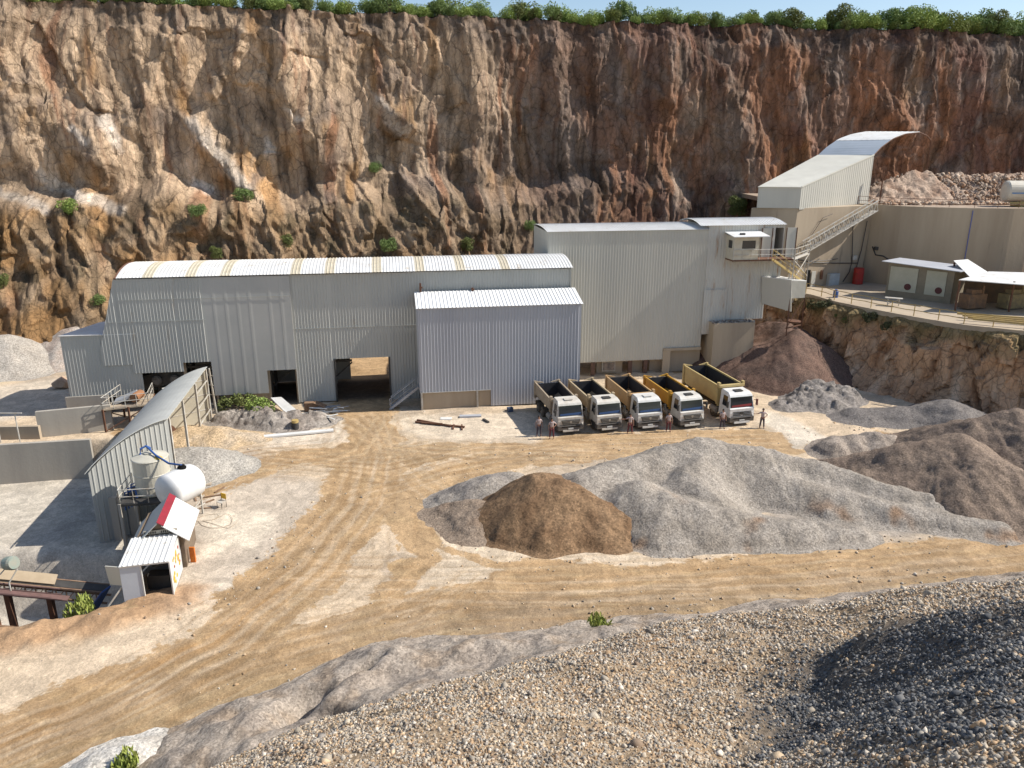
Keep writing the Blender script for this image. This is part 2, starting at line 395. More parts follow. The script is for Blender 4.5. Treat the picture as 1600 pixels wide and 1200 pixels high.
# sunken yard on the left (floor at -3): edge drawn where the road bank, the arched shed and the walls stand
LOW = [(-200, 20), (-41, 33.0)] + [tuple(G(a, b)[:2]) for a, b in ((0, 985), (110, 968), (190, 942))] + \
      [(-21.3, 38.3), (-22.6, 43.5), (-24.3, 49.0), (-26.0, 53.5), (-29.0, 61.2), (-35, 60.9), (-54.6, 57.9), (-200, 36)]
CANYON = [(-240, 60), (-120, 78), (-85, 93), (-34, 110), (0, 122), (41, 131), (88, 137), (150, 146), (260, 180)]
def ground_h(X, Y):
    n = 0.10 * fbm(X / 7, Y / 7, 3, 3) + 0.025 * fbm(X / 1.2, Y / 1.2, 3, 5)
    d = sd(X, Y, LOW) + 0.5 * fbm(X / 3, Y / 3, 3, 9) * (X > -23)
    z = n - 3.0 * sstep(0.15, -0.9, d)
    z = z - 3.5 * sstep(0.0, -1.5, d) * sstep(47.5, 44.5, Y)
    # soil bank along the near edge of the sunken yard
    dd, _, _ = pdist(X, Y, [(-45, 31.0)] + gp((0, 1000), (110, 985), (200, 955), (280, 935)))
    z = z + 0.45 * sstep(2.2, 0.2, dd) * (0.6 + 0.8 * fbm(X / 1.3, Y / 1.3, 3, 21))
    # rutted doorway and loading area
    return z
def axis(segs):
    out = []
    for a, b, st in segs: out += list(np.arange(a, b, st))
    out.append(segs[-1][1]); return np.array(out)
gx = axis([(-900, -200, 50), (-200, -62, 6), (-62, -34, .35), (-34, 36, .16), (36, 60, .35), (60, 200, 6), (200, 900, 50)])
gy = axis([(-600, -20, 40), (-20, 22, 3), (22, 74, .16), (74, 100, .4), (100, 160, 4), (160, 1200, 60)])
X, Y = np.meshgrid(gx, gy)
Z = ground_h(X, Y)
# ---- ground colours: pale stone dust, tan wheel-worn clay, grey gravel
wx = X + 0.9 * fbm(X / 4, Y / 4, 4, 31); wy = Y + 0.9 * fbm(X / 4 + 50, Y / 4, 4, 32)
PALE = (.55, .43, .30); TAN = (.43, .29, .16); BRN = (.265, .18, .10); GREY = (.34, .285, .23); CREAM = (.64, .55, .43); OCH = (.42, .29, .165)
c = np.ones(X.shape + (3,)) * np.array(PALE)
c2 = np.ones(X.shape + (3,)) * np.array(TAN); mask = sstep(.0, .5, fbm(X / 6, Y / 6, 4, 45)) * .62
lf = fbm(X / 9, Y / 9, 4, 41)
c = mixc(c, GREY, sstep(0.0, 0.5, lf) * 0.7)
ROADC = None
def brush(px, wid, colr, a=1.0, soft=0.35, streak=0.0, cs=0.5, seed=0, raw=False):
    # clay colours go to the worn layer and raise its mask, pale ones to the dust layer and lower it
    global c, c2, mask
    pts = px if raw else gp(*px)
    d, al, off = pdist(wx, wy, pts)
    ms = np.clip(.5 + (wid - d) / (2.0 * min(1.1, wid)), 0, 1)
    m = sstep(wid * (1 + soft), wid * (1 - soft), d + wid * 0.35 * fbm(X / 2.2, Y / 1.4, 4, 60 + seed)) * a
    s_ = fbm(al / 8.0 + seed, off / cs, 3, 70 + seed)
    if colr in (TAN, BRN, OCH) or sum(colr) < .72:
        c2 = mixc(c2, colr, m * (1 - streak * .6 * sstep(-.1, .2, s_))); mask = np.maximum(mask, ms * (.45 + .5 * a) - streak * .22 * sstep(0, .3, s_))
    else:
        c = mixc(c, colr, m); mask = mask * (1 - ms * a)
def blob(px, colr, a=1.0, soft=0.8, seed=0):
    global c, mask
    d = sd(wx, wy, gp(*px)); c = mixc(c, colr, sstep(soft, -soft, d + .8 * fbm(X / 1.5, Y / 1.5, 4, 80 + seed)) * a); mask = mask * (1 - np.clip(.5 - d / 1.6, 0, 1) * a)
# big fields
blob([(250, 740), (400, 700), (480, 780), (470, 850), (400, 900), (250, 960)], GREY, .75)
blob([(330, 750), (500, 750), (500, 800), (470, 880), (360, 940), (250, 965)], (.50, .42, .33), .95)
blob([(325, 800), (420, 795), (430, 830), (385, 860), (320, 870)], CREAM, .95, .5, 3)
brush([(345, 915), (380, 912), (410, 900)], .35, CREAM, .8)
# the road from the left corner up to the passage through the building
ROAD = [(-160, 1230), (120, 1120), (330, 1010), (470, 890), (560, 790), (575, 720), (570, 650), (572, 610), (570, 560)]
brush(ROAD, 3.1, TAN, .95, .25, .30, .5, 1)
brush([(-160, 1250), (150, 1150), (400, 1040), (700, 960), (1000, 930), (1300, 915), (1700, 870)], 3.4, BRN, .75, .4, .45, .5, 2)
brush([(-100, 1290), (250, 1150), (480, 1075), (700, 985)], 2.0, (.33, .235, .13), .8, .4, .3, .5, 3)
brush([(480, 900), (700, 900), (950, 900), (1250, 890), (1700, 845)], 2.6, TAN, .9, .4, .4, .5, 4)
brush([(630, 800), (690, 860), (700, 900), (640, 960), (480, 1010)], 2.0, TAN, .9, .4, .3, .5, 5)
brush([(600, 790), (680, 750), (800, 715), (1000, 695), (1250, 690)], 2.6, OCH, .85, .4, .45, .5, 6)
brush([(570, 740), (700, 700), (900, 690), (1180, 680)], 2.2, OCH, .6, .4, .5, .5, 7)
brush([(330, 760), (450, 715), (600, 705), (800, 700)], 2.0, TAN, .6, .4, .55, .5, 8)
brush([(300, 950), (420, 905), (520, 830), (570, 760)], .7, BRN, .6, .5, .3, .4, 9)
brush([(-50, 1180), (180, 1070), (360, 985), (440, 920)], .5, (.36, .21, .09), .7, .5, .3, .4, 10)
brush([(-50, 1110), (150, 1030), (300, 965)], 1.6, (.58, .46, .33), .6, .4, .4, .4, 11)
brush([(1250, 800), (1400, 812), (1600, 812), (1800, 805)], 2.4, (.30, .265, .23), .85, .5, .25, .5, 30)
brush([(560, 980), (800, 960), (1100, 945), (1500, 900)], 1.6, (.25, .19, .13), .6, .5, .4, .5, 31)
for k_ in range(2): c2 = mixc(c2, [(.44, .31, .17), (.27, .175, .09)][k_], sstep(.10, .26, fbm(wx / (3 + k_), wy / (1.5 + k_), 5, 110 + k_, .6)) * .5)
# pale leftovers between the tracks
blob([(465, 968), (540, 905), (585, 845), (606, 850), (600, 900), (555, 945)], PALE, 1, .35, 1)
blob([(648, 925), (690, 875), (690, 820), (740, 850), (800, 885), (720, 915)], (.60, .49, .36), 1, .4, 2)
blob([(690, 830), (760, 870), (1000, 885), (1250, 850), (1250, 838), (1000, 868), (800, 860)], (.60, .49, .36), .9, .5, 4)
blob([(620, 650), (850, 645), (830, 690), (680, 690), (620, 675)], (.60, .50, .38), .95, .6, 5)
blob([(400, 655), (540, 650), (545, 690), (420, 700)], (.60, .51, .40), .95, .6, 6)
blob([(1190, 640), (1240, 655), (1300, 690), (1240, 700), (1195, 660)], (.62, .55, .45), .8, .7, 7)
brush([(700, 862), (780, 880), (870, 885)], .45, TAN, .9, .5, .2, .3, 12)
# wheel tracks
rr = random.Random(5)
for k in range(60):
    base = rr.choice([ROAD[:6], [(560, 790), (700, 745), (900, 700), (1200, 690)], [(480, 900), (800, 905), (1250, 895), (1700, 850)],
                      [(-160, 1250), (150, 1150), (400, 1040), (700, 960), (1100, 930), (1700, 880)], [(400, 720), (600, 735), (760, 705), (950, 700)],
                      [(575, 650), (590, 720), (680, 800), (690, 880), (600, 960)], [(574, 650), (620, 690), (760, 700), (900, 705)],
                      [(574, 655), (540, 700), (420, 720), (330, 735)]])
    o = rr.uniform(-3.2, 3.2); pts = gp(*base); q = []
    for i, (a, b) in enumerate(pts):
        a2, b2 = pts[min(i + 1, len(pts) - 1)]; a0, b0 = pts[max(i - 1, 0)]
        dx, dy = a2 - a0, b2 - b0; L = math.hypot(dx, dy) + 1e-6; oo = o + rr.uniform(-.4, .4)
        q.append((a - dy / L * oo, b + dx / L * oo))
    d, al, off = pdist(X + .25 * fbm(X / 3, Y / 3, 2, 90), Y + .25 * fbm(X / 3 + 9, Y / 3, 2, 91), q)
    s_ = sstep(.2, -.2, fbm(al / 5 + k, off * 0 + k, 2, 7)) if k % 3 else 1.0
    colr = rr.choice([BRN, (.30, .18, .085), (.47, .36, .23), PALE, (.34, .21, .10), (.28, .18, .09)])
    wd = rr.uniform(.10, .24)
    m = (sstep(wd, wd * .4, np.abs(d - .0)) + .8 * sstep(wd, wd * .4, np.abs(np.abs(off) - 1.0)) * (d < 1.4)) * .34 * s_
    c = mixc(c, colr, np.clip(m, 0, .6)); c2 = mixc(c2, colr, np.clip(m * 1.1, 0, .6))
    Z -= .02 * np.clip(m, 0, 1)
# fine tonal streaking everywhere the lorries run
# far left yard, back road behind the building, sunken concrete yard
blob([(-300, 700), (120, 640), (110, 600), (90, 590), (-300, 650)], (.55, .47, .37), .9, 1.0, 8)
brush([(-200, 650), (0, 585), (100, 560), (250, 548), (570, 545), (700, 545)], 3.2, (.50, .40, .26), .9, .4, .3, .5, 13)
c = mixc(c, (.52, .46, .375), sstep(.3, -1.0, sd(X, Y, LOW)))
c = mixc(c, (.30, .27, .24), sstep(.3, -1.0, sd(X, Y, LOW)) * sstep(0.0, .5, fbm(X / 5, Y / 5, 4, 97)) * .5)
dd, _, _ = pdist(X, Y, [(-45, 31.0)] + gp((0, 1000), (110, 985), (200, 955), (280, 935)))
c = mixc(c, (.34, .19, .09), sstep(2.4, .6, dd + fbm(X / 2, Y / 2, 3, 98)) * .75)
mask = mask * sstep(-.3, .8, sd(X, Y, LOW)); c2 = c2 * (1 + .08 * fbm(X / .8, Y / .8, 3, 101))[..., None]
c = c * (1 + .10 * fbm(X / .8, Y / .8, 3, 99) + .10 * fbm(X / 2.5, Y / 1.2, 4, 100))[..., None]
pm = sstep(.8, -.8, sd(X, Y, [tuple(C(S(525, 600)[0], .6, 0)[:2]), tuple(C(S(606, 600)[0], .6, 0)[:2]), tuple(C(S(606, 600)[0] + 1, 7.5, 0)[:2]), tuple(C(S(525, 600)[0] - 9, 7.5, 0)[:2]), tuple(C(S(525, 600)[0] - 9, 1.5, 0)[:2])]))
c = mixc(c, (.085, .065, .05), pm * .9); c2 = mixc(c2, (.085, .065, .05), pm * .9)  # floor colour darkened to deepen the shade inside the hall
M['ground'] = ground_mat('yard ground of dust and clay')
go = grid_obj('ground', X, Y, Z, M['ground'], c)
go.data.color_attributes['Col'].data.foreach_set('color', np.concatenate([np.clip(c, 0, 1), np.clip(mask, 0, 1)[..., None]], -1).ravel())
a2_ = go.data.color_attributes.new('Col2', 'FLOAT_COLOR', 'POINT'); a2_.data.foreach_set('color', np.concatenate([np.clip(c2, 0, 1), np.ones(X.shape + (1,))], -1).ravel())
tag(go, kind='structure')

# ================================================================ HEAPS (each a thing)
def heap(name, label, cat, ridges, colA, colB, res=.14, k=.62, rough=.25, seed=0, group=None, material=None, base=None, spill=None, bumpy=0.0, cfun=None, foot=.35, clip=None, pits=()):
    xs = [p[0] for r_ in ridges for p in r_]; ys = [p[1] for r_ in ridges for p in r_]; hs = [p[2] for r_ in ridges for p in r_]
    bz = base if base is not None else 0.0
    mg = (max(hs) - bz) / k + 1.5
    X, Y = np.meshgrid(np.arange(min(xs) - mg, max(xs) + mg, res), np.arange(min(ys) - mg, max(ys) + mg, res))
    x2 = X + .5 * fbm(X / 2.5, Y / 2.5, 3, seed + 1); y2 = Y + .5 * fbm(X / 2.5 + 31, Y / 2.5, 3, seed + 2)
    H = np.full(X.shape, -9.0)
    for r_ in ridges:
        for a, b in zip(r_[:-1], r_[1:]) if len(r_) > 1 else [(r_[0], r_[0])]:
            dx, dy = b[0] - a[0], b[1] - a[1]; L2 = dx * dx + dy * dy + 1e-9
            t = np.clip(((x2 - a[0]) * dx + (y2 - a[1]) * dy) / L2, 0, 1)
            d = np.hypot(x2 - a[0] - t * dx, y2 - a[1] - t * dy)
            h = a[2] + (b[2] - a[2]) * t - k * (np.sqrt(d * d + .35) - .59)
            H = np.maximum(H, h) + .12 * np.exp(-np.abs(H - h) * 3)
    e = H - bz
    # material slumps out at the foot
    H = np.where(e < foot, bz + foot * np.exp(np.clip((e - foot) / foot, -30, 0)) - .10, H)
    am = sstep(-.1, .8, e)
    H = H + am * (rough * fbm(X / 1.8, Y / 1.8, 4, seed + 3) + .085 * fbm(X / .45, Y / .45, 4, seed + 5, .6))
    for (pa, pb, pw, pl, pang, pdp) in pits:
        u_ = (X - pa) * math.cos(pang) + (Y - pb) * math.sin(pang); v_ = -(X - pa) * math.sin(pang) + (Y - pb) * math.cos(pang)
        H = H - pdp * np.exp(-(u_ / pl) ** 2) * np.where(v_ > 0, np.exp(-(v_ / pw) ** 2), np.exp(-(v_ / (pw * .35)) ** 2)) * sstep(0, .5, e)
    ang = np.arctan2(Y - np.mean(ys), X - np.mean(xs))
    H = H + am * .07 * ridged(ang * 6, np.hypot(X - np.mean(xs), Y - np.mean(ys)) / 9, 2, seed + 6)
    if bumpy:
        f_, ed, _r = facets(X / .8, Y / .8, seed + 8, .9); H = H + am * bumpy * f_
    cc = np.ones(X.shape + (3,)) * np.array(colA)
    cc = mixc(cc, colB, sstep(-.15, .35, fbm(X / 2.2, Y / 2.2, 4, seed + 7)) * .8)
    if cfun: cc = cfun(cc, X, Y, H)
    cc = cc * (1 + .13 * fbm(X / .5, Y / .5, 2, seed + 9))[..., None]
    keep = H > bz - .06
    if clip is not None: keep = keep & clip(X, Y)
    o = (float(np.mean(xs)), float(np.mean(ys)), bz)
    ob = grid_obj(name, X, Y, H, material or M['gravel'], cc, keep, origin=o)
    return tag(ob, label, cat, group)
M['gravel'] = matcol('crushed gravel', .6, .12, 9, .24, .06, 7, grain=.34, gscale=11, bump2=.09, b2scale=3)
M['sandy'] = matcol('damp sand and fine stone', .6, .14, 7, .26, .06, 6, grain=.32, gscale=8, bump2=.08, b2scale=2.5)
M['rocky'] = matcol('broken rock', .6, .2, 6, .28, .12, 4, grain=.3, gscale=4, bump2=.2, b2scale=1.5)
def R3(*q): return [tuple(G(a, b, h)) for a, b, h in q]
GR = (.33, .29, .245); GD = (.23, .205, .185); SB = (.30, .165, .075); SD = (.20, .11, .055)
heap('sand_pile', 'conical orange brown sand pile in front of the grey gravel', 'sand pile',
     [R3((848, 740, 3.1)), R3((835, 750, 2.9), (785, 785, 1.5)), R3((880, 750, 2.9), (935, 780, 1.9)), R3((890, 785, 1.9), (940, 805, 1.3))], (.235, .15, .085), (.16, .095, .052), k=.68, seed=10, material=M['sandy'], rough=.3)
def bigc(cc, X, Y, H):
    cc = mixc(cc, (.26, .15, .08), sstep(.2, .5, fbm(X / 3, Y / 3, 3, 222)) * sstep(49, 45.5, Y) * sstep(2.6, 1.0, H) * .75)
    return mixc(cc, (.40, .355, .30), sstep(.25, .5, fbm(X / 5, Y / 3, 3, 223)) * .5)
heap('gravel_pile', 'long pale grey gravel pile behind the brown sand pile, sloping down to the right', 'gravel pile',
     [R3((905, 738, 2.6), (980, 720, 2.6), (1045, 700, 2.8), (1095, 688, 3.1), (1190, 703, 2.5), (1275, 722, 1.8), (1420, 768, 1.0), (1520, 790, .8), (1640, 812, .7)),
      R3((1000, 755, 2.5), (1040, 800, 1.5)), R3((1040, 772, 2.2), (1130, 800, 1.4), (1240, 818, .9), (1340, 825, .6)),
      R3((1095, 700, 2.7), (1080, 742, 2.3), (1110, 770, 1.9)), R3((1200, 735, 1.7), (1320, 775, 1.0), (1450, 800, .55)), R3((1400, 800, .45), (1560, 812, .25)), R3((1250, 760, 1.2), (1380, 790, .8), (1560, 818, .6))],
     GR, (.265, .23, .19), seed=20, rough=.16, cfun=bigc, k=.66)
heap('gravel_pile', 'small grey gravel pile at the left tip of the stockpiles, beside the road', 'gravel pile',
     [R3((770, 745, 1.5), (735, 760, 1.0), (705, 772, .6)), R3((800, 742, 1.4))], GR, GD, seed=30, rough=.2, k=.55)
heap('gravel_pile', 'low brown grey spill of gravel left of the brown sand pile', 'gravel pile',
     [R3((740, 785, .9), (700, 790, .5)), R3((755, 800, .9))], (.28, .215, .16), (.21, .15, .105), seed=35, rough=.2, k=.45)
heap('gravel_pile', 'smooth light grey gravel pile next to the arched sheet metal shed', 'gravel pile',
     [R3((300, 700, 1.7), (270, 705, 1.6)), R3((330, 705, 1.4), (370, 718, .6))], (.38, .35, .305), (.34, .31, .27), seed=40, rough=.08, k=.5)
heap('sand_pile', 'low ochre sand heap behind the light grey gravel pile', 'sand pile',
     [R3((290, 668, 1.2), (340, 672, .9), (400, 678, .4))], (.50, .37, .23), (.44, .36, .27), seed=45, rough=.25, k=.45)
heap('gravel_pile', 'brown and grey gravel pile on the right, with one steep shaded flank', 'gravel pile',
     [R3((1500, 682, 3.6), (1420, 698, 2.6), (1350, 712, 1.4), (1300, 722, .7)), R3((1500, 682, 3.6), (1540, 715, 3.2), (1610, 742, 2.6)), R3((1460, 700, 2.8), (1500, 745, 1.8), (1560, 770, 1.2)), R3((1400, 720, 1.8), (1450, 755, .8))],
     (.24, .18, .135), (.175, .13, .10), seed=50, rough=.35)
heap('gravel_pile', 'tall brown gravel pile at the right edge of the photo under the terrace', 'gravel pile',
     [R3((1585, 640, 4.6), (1530, 655, 3.6), (1450, 672, 1.6), (1405, 680, .6)), R3((1600, 645, 4.4), (1680, 690, 4.0))], (.22, .165, .125), (.165, .125, .10), seed=55, rough=.3)
heap('gravel_pile', 'row of small lumpy grey gravel dumps on the open yard', 'gravel pile',
     [R3((1300, 690, .9), (1305, 682, .8)), R3((1335, 680, 1.1), (1340, 692, .7)), R3((1370, 676, 1.2), (1378, 690, .8)), R3((1395, 682, .9))], (.31, .26, .215), (.24, .20, .165), seed=60, rough=.25, k=.75)
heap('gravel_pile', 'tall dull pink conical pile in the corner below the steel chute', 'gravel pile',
     [[tuple(V(1245, 516, 81)), (29.5, 78, 3.6)], [(31, 84, 4.9), (30, 88, 4.2)], [(28, 81, 3.2), (23, 84, 2.5)]], (.16, .10, .075), (.125, .085, .067), seed=65, rough=.15, k=.62, res=.18)  # pink stone darkened in colour to carry shade the sun doesn't cast here
heap('rubble_pile', 'pale grey spill of rubble at the foot of the pink pile', 'rubble',
     [R3((1225, 628, .5), (1260, 615, .9), (1300, 625, .7)), R3((1280, 600, 1.3), (1310, 606, 1.1))], (.27, .24, .215), (.20, .18, .16), seed=70, rough=.35, k=.5, material=M['rocky'], bumpy=.35, res=.18)
heap('gravel_pile', 'blue grey fine gravel drift in the shade of the terrace bank', 'gravel pile',
     [R3((1340, 640, .7), (1420, 640, .8), (1480, 625, 1.9))], (.19, .17, .155), (.155, .14, .13), seed=75, rough=.15, k=.42, res=.18)  # the bank's shade is partly put into this darker gravel colour
heap('gravel_pile', 'rounded grey gravel pile at the far left edge of the photo', 'gravel pile',
     [[(-57, 84, 3.6), (-62, 83, 3.2)]], (.40, .36, .31), (.36, .32, .27), seed=80, rough=.2, k=.55, res=.3)
heap('gravel_pile', 'pinkish broken gravel pile just left of the low annex', 'gravel pile',
     [[(-51.5, 88, 3.6), (-48, 89, 3.2)]], (.42, .34, .28), (.38, .35, .31), seed=84, rough=.4, k=.6, res=.3)

# ---- grey berm between the road and the coarse gravel
heap('gravel_bank', 'low grey gravel bank with dark hollows along the near side of the road', 'gravel bank',
     [R3((300, 1165, 1.5), (380, 1120, 1.9)), R3((400, 1110, 1.9), (470, 1085, 1.6)), R3((520, 1075, 2.3), (600, 1030, 1.9), (640, 1022, 1.7)), R3((600, 1040, 1.9), (720, 1015, 1.9), (850, 1005, 1.6)),
      R3((850, 1008, 1.5), (960, 992, 1.5), (1050, 975, 1.0)), R3((280, 1190, 1.6), (400, 1170, 2.4), (520, 1130, 2.8), (700, 1080, 3.2), (900, 1030, 3.4), (1100, 990, 3.0), (1300, 955, 2.6), (1700, 900, 2.2))],
     (.39, .33, .27), (.31, .26, .215), seed=90, pits=[tuple(G(485, 1098, 1.6)[:2]) + (1.3, 1.3, 1.0, 2.0), tuple(G(528, 1128, 1.8)[:2]) + (.5, .8, 2.9, .9), tuple(G(575, 1048, 1.6)[:2]) + (.6, .9, 1.0, .9), tuple(G(640, 1175, 2.0)[:2]) + (.4, .6, 2.8, .6), tuple(G(370, 1112, 1.6)[:2]) + (.6, .7, .6, .6)], rough=.36, k=.62, res=.12, cfun=lambda cc, X, Y, H: mixc(cc, (.27, .19, .12), sstep(0, .4, fbm(X / 1.5, Y / 1.5, 4, 95)) * .5))
heap('gravel_pile', 'chalky white pile in the bottom left corner beside the road', 'gravel pile',
     [R3((150, 1195, .9), (225, 1168, 1.1)), R3((120, 1230, 1.2))], (.62, .58, .52), (.54, .49, .42), seed=95, rough=.3, k=.7, res=.12)

# ---- coarse gravel slope under the camera
CR = np.array([(-400, 1480), (100, 1290), (330, 1205), (450, 1150), (600, 1100), (800, 1040), (1000, 988), (1200, 956), (1400, 930), (1600, 905), (2000, 870), (2600, 840)], float)
def slopeY(py): v = (py - 600) / FOC; return (math.sin(PITCH) + v * math.cos(PITCH)) / (math.cos(PITCH) - v * math.sin(PITCH))
CQ = np.array([((a - 800) / FOC) / (math.cos(PITCH) - (b - 600) / FOC * math.sin(PITCH)) for a, b in CR]); CK = np.array([slopeY(b) for b in CR[:, 1]])
YS = np.interp(CQ, [-.8, -.2, .3, .8], [12, 14, 14, 12.5])
VAL0 = [(0., 0.), (1., 1.)]; VAL = VAL0
def near_h(X, Y):
    q = X / np.maximum(Y, 1.0); K = np.interp(q, CQ, CK); ys = np.interp(q, CQ, YS)
    z = CH - K * Y - 1.75 * (Y / ys - 1) ** 2
    z = z - .22 * sstep(0, 1, (Y - ys) / 3) * (Y - ys) * .5
    z = z + .22 * fbm(X / 2.2, Y / 2.2, 3, 120) * sstep(2, 6, Y)
    dv, al_, off_ = pdist(X, Y, VAL); wv = np.where(off_ < 0, 1.75, 2.6); z = z - 1.2 * np.exp(-(dv / wv) ** 2) if VAL is not VAL0 else z
    z = z + .10 * fbm(X / .8, Y / .8, 3, 121)
    # scooped hollow on the right
    hx, hy, _ = V(1300, 1120, 7.0); d = np.hypot((X - 3.4) / 1.3, (Y - 7.2) / .9)
    z = z - .45 * np.exp(-(d / 1.0) ** 2)
    return z
def near_pt(px, py):
    r = ray(px, py); Ys = np.arange(2.0, 22, .02); z = CH + r[2] / r[1] * Ys; h_ = near_h(Ys * r[0] / r[1], Ys); i = int(np.argmax(z < h_)) or int(np.argmin(np.abs(z - h_)))
    return (Ys[i] * r[0] / r[1], Ys[i])
VAL = [near_pt(*q) for q in ((980, 1290), (1040, 1190), (1090, 1085), (1165, 1025), (1260, 985))]
DPOLY = [near_pt(*q) for q in ((1150, 1175), (1185, 1090), (1260, 1015), (1380, 975), (1480, 955), (1700, 935), (1800, 1130), (1600, 1130), (1450, 1160), (1280, 1160), (1200, 1190))]
NX, NY = np.meshgrid(np.arange(-14, 22, .1), np.concatenate([np.arange(-1, 20, .1), np.arange(20, 34, .3)]))
NZ = near_h(NX, NY)
def near_c(X, Y):
    cc = np.ones(X.shape + (3,)) * np.array((.36, .265, .17))
    cc = mixc(cc, (.30, .195, .11), sstep(-.1, .4, fbm(X / 1.6, Y / 1.6, 4, 130)) * .8)
    return cc
def dark_m(X, Y):
    # darker, bluish stone over the right-hand part, the hollow's shade worked into its colour
    pts = DPOLY
    return sstep(.5, -.5, sd(X, Y, pts) + .5 * fbm(X / .9, Y / .9, 3, 133))
nc = mixc(near_c(NX, NY), (.085, .08, .075), dark_m(NX, NY) * .85)
M['near'] = matcol('sandy gravel bed', 1.2, .2, 20, .3, .03, 18, grain=.4, gscale=28)
tag(grid_obj('gravel_slope', NX, NY, NZ, M['near'], nc, NZ > -.5), kind='structure')
def stones(name, label, xs, ys, zs, size, cols, seed, material):
    rg = np.random.RandomState(seed); n = len(xs)
    t = (1 + 5 ** .5) / 2
    iv = np.array([(-1, t, 0), (1, t, 0), (-1, -t, 0), (1, -t, 0), (0, -1, t), (0, 1, t), (0, -1, -t), (0, 1, -t), (t, 0, -1), (t, 0, 1), (-t, 0, -1), (-t, 0, 1)]) / 1.9
    fi = np.array([(0, 11, 5), (0, 5, 1), (0, 1, 7), (0, 7, 10), (0, 10, 11), (1, 5, 9), (5, 11, 4), (11, 10, 2), (10, 7, 6), (7, 1, 8), (3, 9, 4), (3, 4, 2), (3, 2, 6), (3, 6, 8), (3, 8, 9), (4, 9, 5), (2, 4, 11), (6, 2, 10), (8, 6, 7), (9, 8, 1)])
    v = iv[None] * (1 + .95 * (rg.rand(n, 12, 1) - .5)); v = v * (.45 + .9 * rg.rand(n, 1, 3))
    q = rg.randn(n, 4); q /= np.linalg.norm(q, axis=1)[:, None]; a, b, c_, d = q.T
    Rm = np.stack([1 - 2 * (c_ * c_ + d * d), 2 * (b * c_ - a * d), 2 * (b * d + a * c_), 2 * (b * c_ + a * d), 1 - 2 * (b * b + d * d), 2 * (c_ * d - a * b), 2 * (b * d - a * c_), 2 * (c_ * d + a * b), 1 - 2 * (b * b + c_ * c_)], -1).reshape(n, 3, 3)
    v = np.einsum('nij,nkj->nki', Rm, v) * size[:, None, None] * .5
    v[:, :, 0] += xs[:, None]; v[:, :, 1] += ys[:, None]; v[:, :, 2] += (zs + size * .03)[:, None]
    f = (fi[None] + 12 * np.arange(n)[:, None, None]).reshape(-1, 3)
    me = bpy.data.meshes.new(name); me.vertices.add(n * 12); me.vertices.foreach_set('co', v.ravel())
    me.loops.add(f.size); me.loops.foreach_set('vertex_index', f.ravel().astype(np.int32))
    me.polygons.add(len(f)); me.polygons.foreach_set('loop_start', np.arange(0, f.size, 3, dtype=np.int32)); me.polygons.foreach_set('loop_total', np.full(len(f), 3, np.int32))
    me.update(calc_edges=True)
    at_ = me.color_attributes.new('Col', 'FLOAT_COLOR', 'POINT')
    cc = np.repeat(np.concatenate([np.clip(cols, 0, 1), np.ones((n, 1))], 1), 12, axis=0); at_.data.foreach_set('color', cc.ravel())
    me.materials.append(material); ob = bpy.data.objects.new(name, me); COL.objects.link(ob)
    return tag(ob, label, 'gravel', kind='stuff')
M['stone'] = matcol('loose stones', 5, .15, 40, .2, .004, 60)
def stonecols(n, rg, dk):
    pal = np.array([(.46, .395, .31), (.37, .325, .265), (.29, .255, .215), (.52, .40, .27), (.42, .29, .175), (.62, .55, .46), (.26, .19, .135)])
    cc = pal[rg.choice(len(pal), n, p=[.2, .2, .16, .15, .14, .07, .08])] * (.8 + .4 * rg.rand(n, 1))
    pd = np.array([(.13, .132, .135), (.09, .093, .098), (.19, .188, .185), (.26, .23, .19)])
    c2 = pd[rg.choice(4, n, p=[.4, .3, .2, .1])] * (.8 + .4 * rg.rand(n, 1))
    m = (rg.rand(n) < dk * .9)[:, None]
    return np.where(m, c2, cc)
rg = np.random.RandomState(3); N = 300000
yy = 2.7 + (19.0 - 2.7) * rg.rand(N) ** 1.25; qq = -0.72 + 1.62 * rg.rand(N); xx = qq * yy * 1.0
clump = fbm(xx / .7, yy / .7, 3, 140)
kp = (clump + .9 * (rg.rand(N) - .35) > -.12) & (np.interp(qq, CQ, YS) + 3.0 > yy); xx, yy = xx[kp], yy[kp]; n = len(xx)
sz = (.014 + .040 * rg.rand(n) ** 2.4) * (1 + .055 * np.maximum(0, yy - 5)); big = rg.rand(n) < .006; sz[big] *= 2.1
stones('gravel', 'loose coarse gravel of mixed grey and tan stones in the foreground', xx, yy, near_h(xx, yy), sz, stonecols(n, rg, dark_m(xx, yy)), 4, M['stone'])
# stones rolled off the heaps and lying about the yard
N = 16000; xx = rg.uniform(-26, 40, N); yy = rg.uniform(27, 70, N)
toe = np.full(N, 99.0)
for (a_, b_, r_) in ((850, 760, 5.6), (760, 770, 3.5), (1000, 790, 5), (1095, 740, 7.5), (1200, 770, 6), (1350, 790, 5), (1450, 730, 6), (1540, 730, 7), (300, 715, 4.5), (1340, 690, 3.5)):
    p_ = G(a_, b_); toe = np.minimum(toe, np.abs(np.hypot(xx - p_.x, yy - p_.y) - r_))
for pl_ in (gp((300, 1130), (480, 1060), (640, 1010), (850, 985), (1100, 955), (1500, 900)), gp((300, 960), (420, 890), (500, 800)), gp((690, 860), (860, 880), (1100, 870), (1400, 850))):
    dd_, _, _ = pdist(xx, yy, pl_); toe = np.minimum(toe, dd_ * .8)
kp = rg.rand(N) < .025 + .75 * np.exp(-toe / .9); xx, yy = xx[kp], yy[kp]; n = len(xx)
stones('gravel', 'scattered loose stones at the feet of the stockpiles and along the road edges', xx, yy, ground_h(xx, yy), .05 + .16 * rg.rand(n) ** 3, stonecols(n, rg, np.zeros(n)), 6, M['stone'])
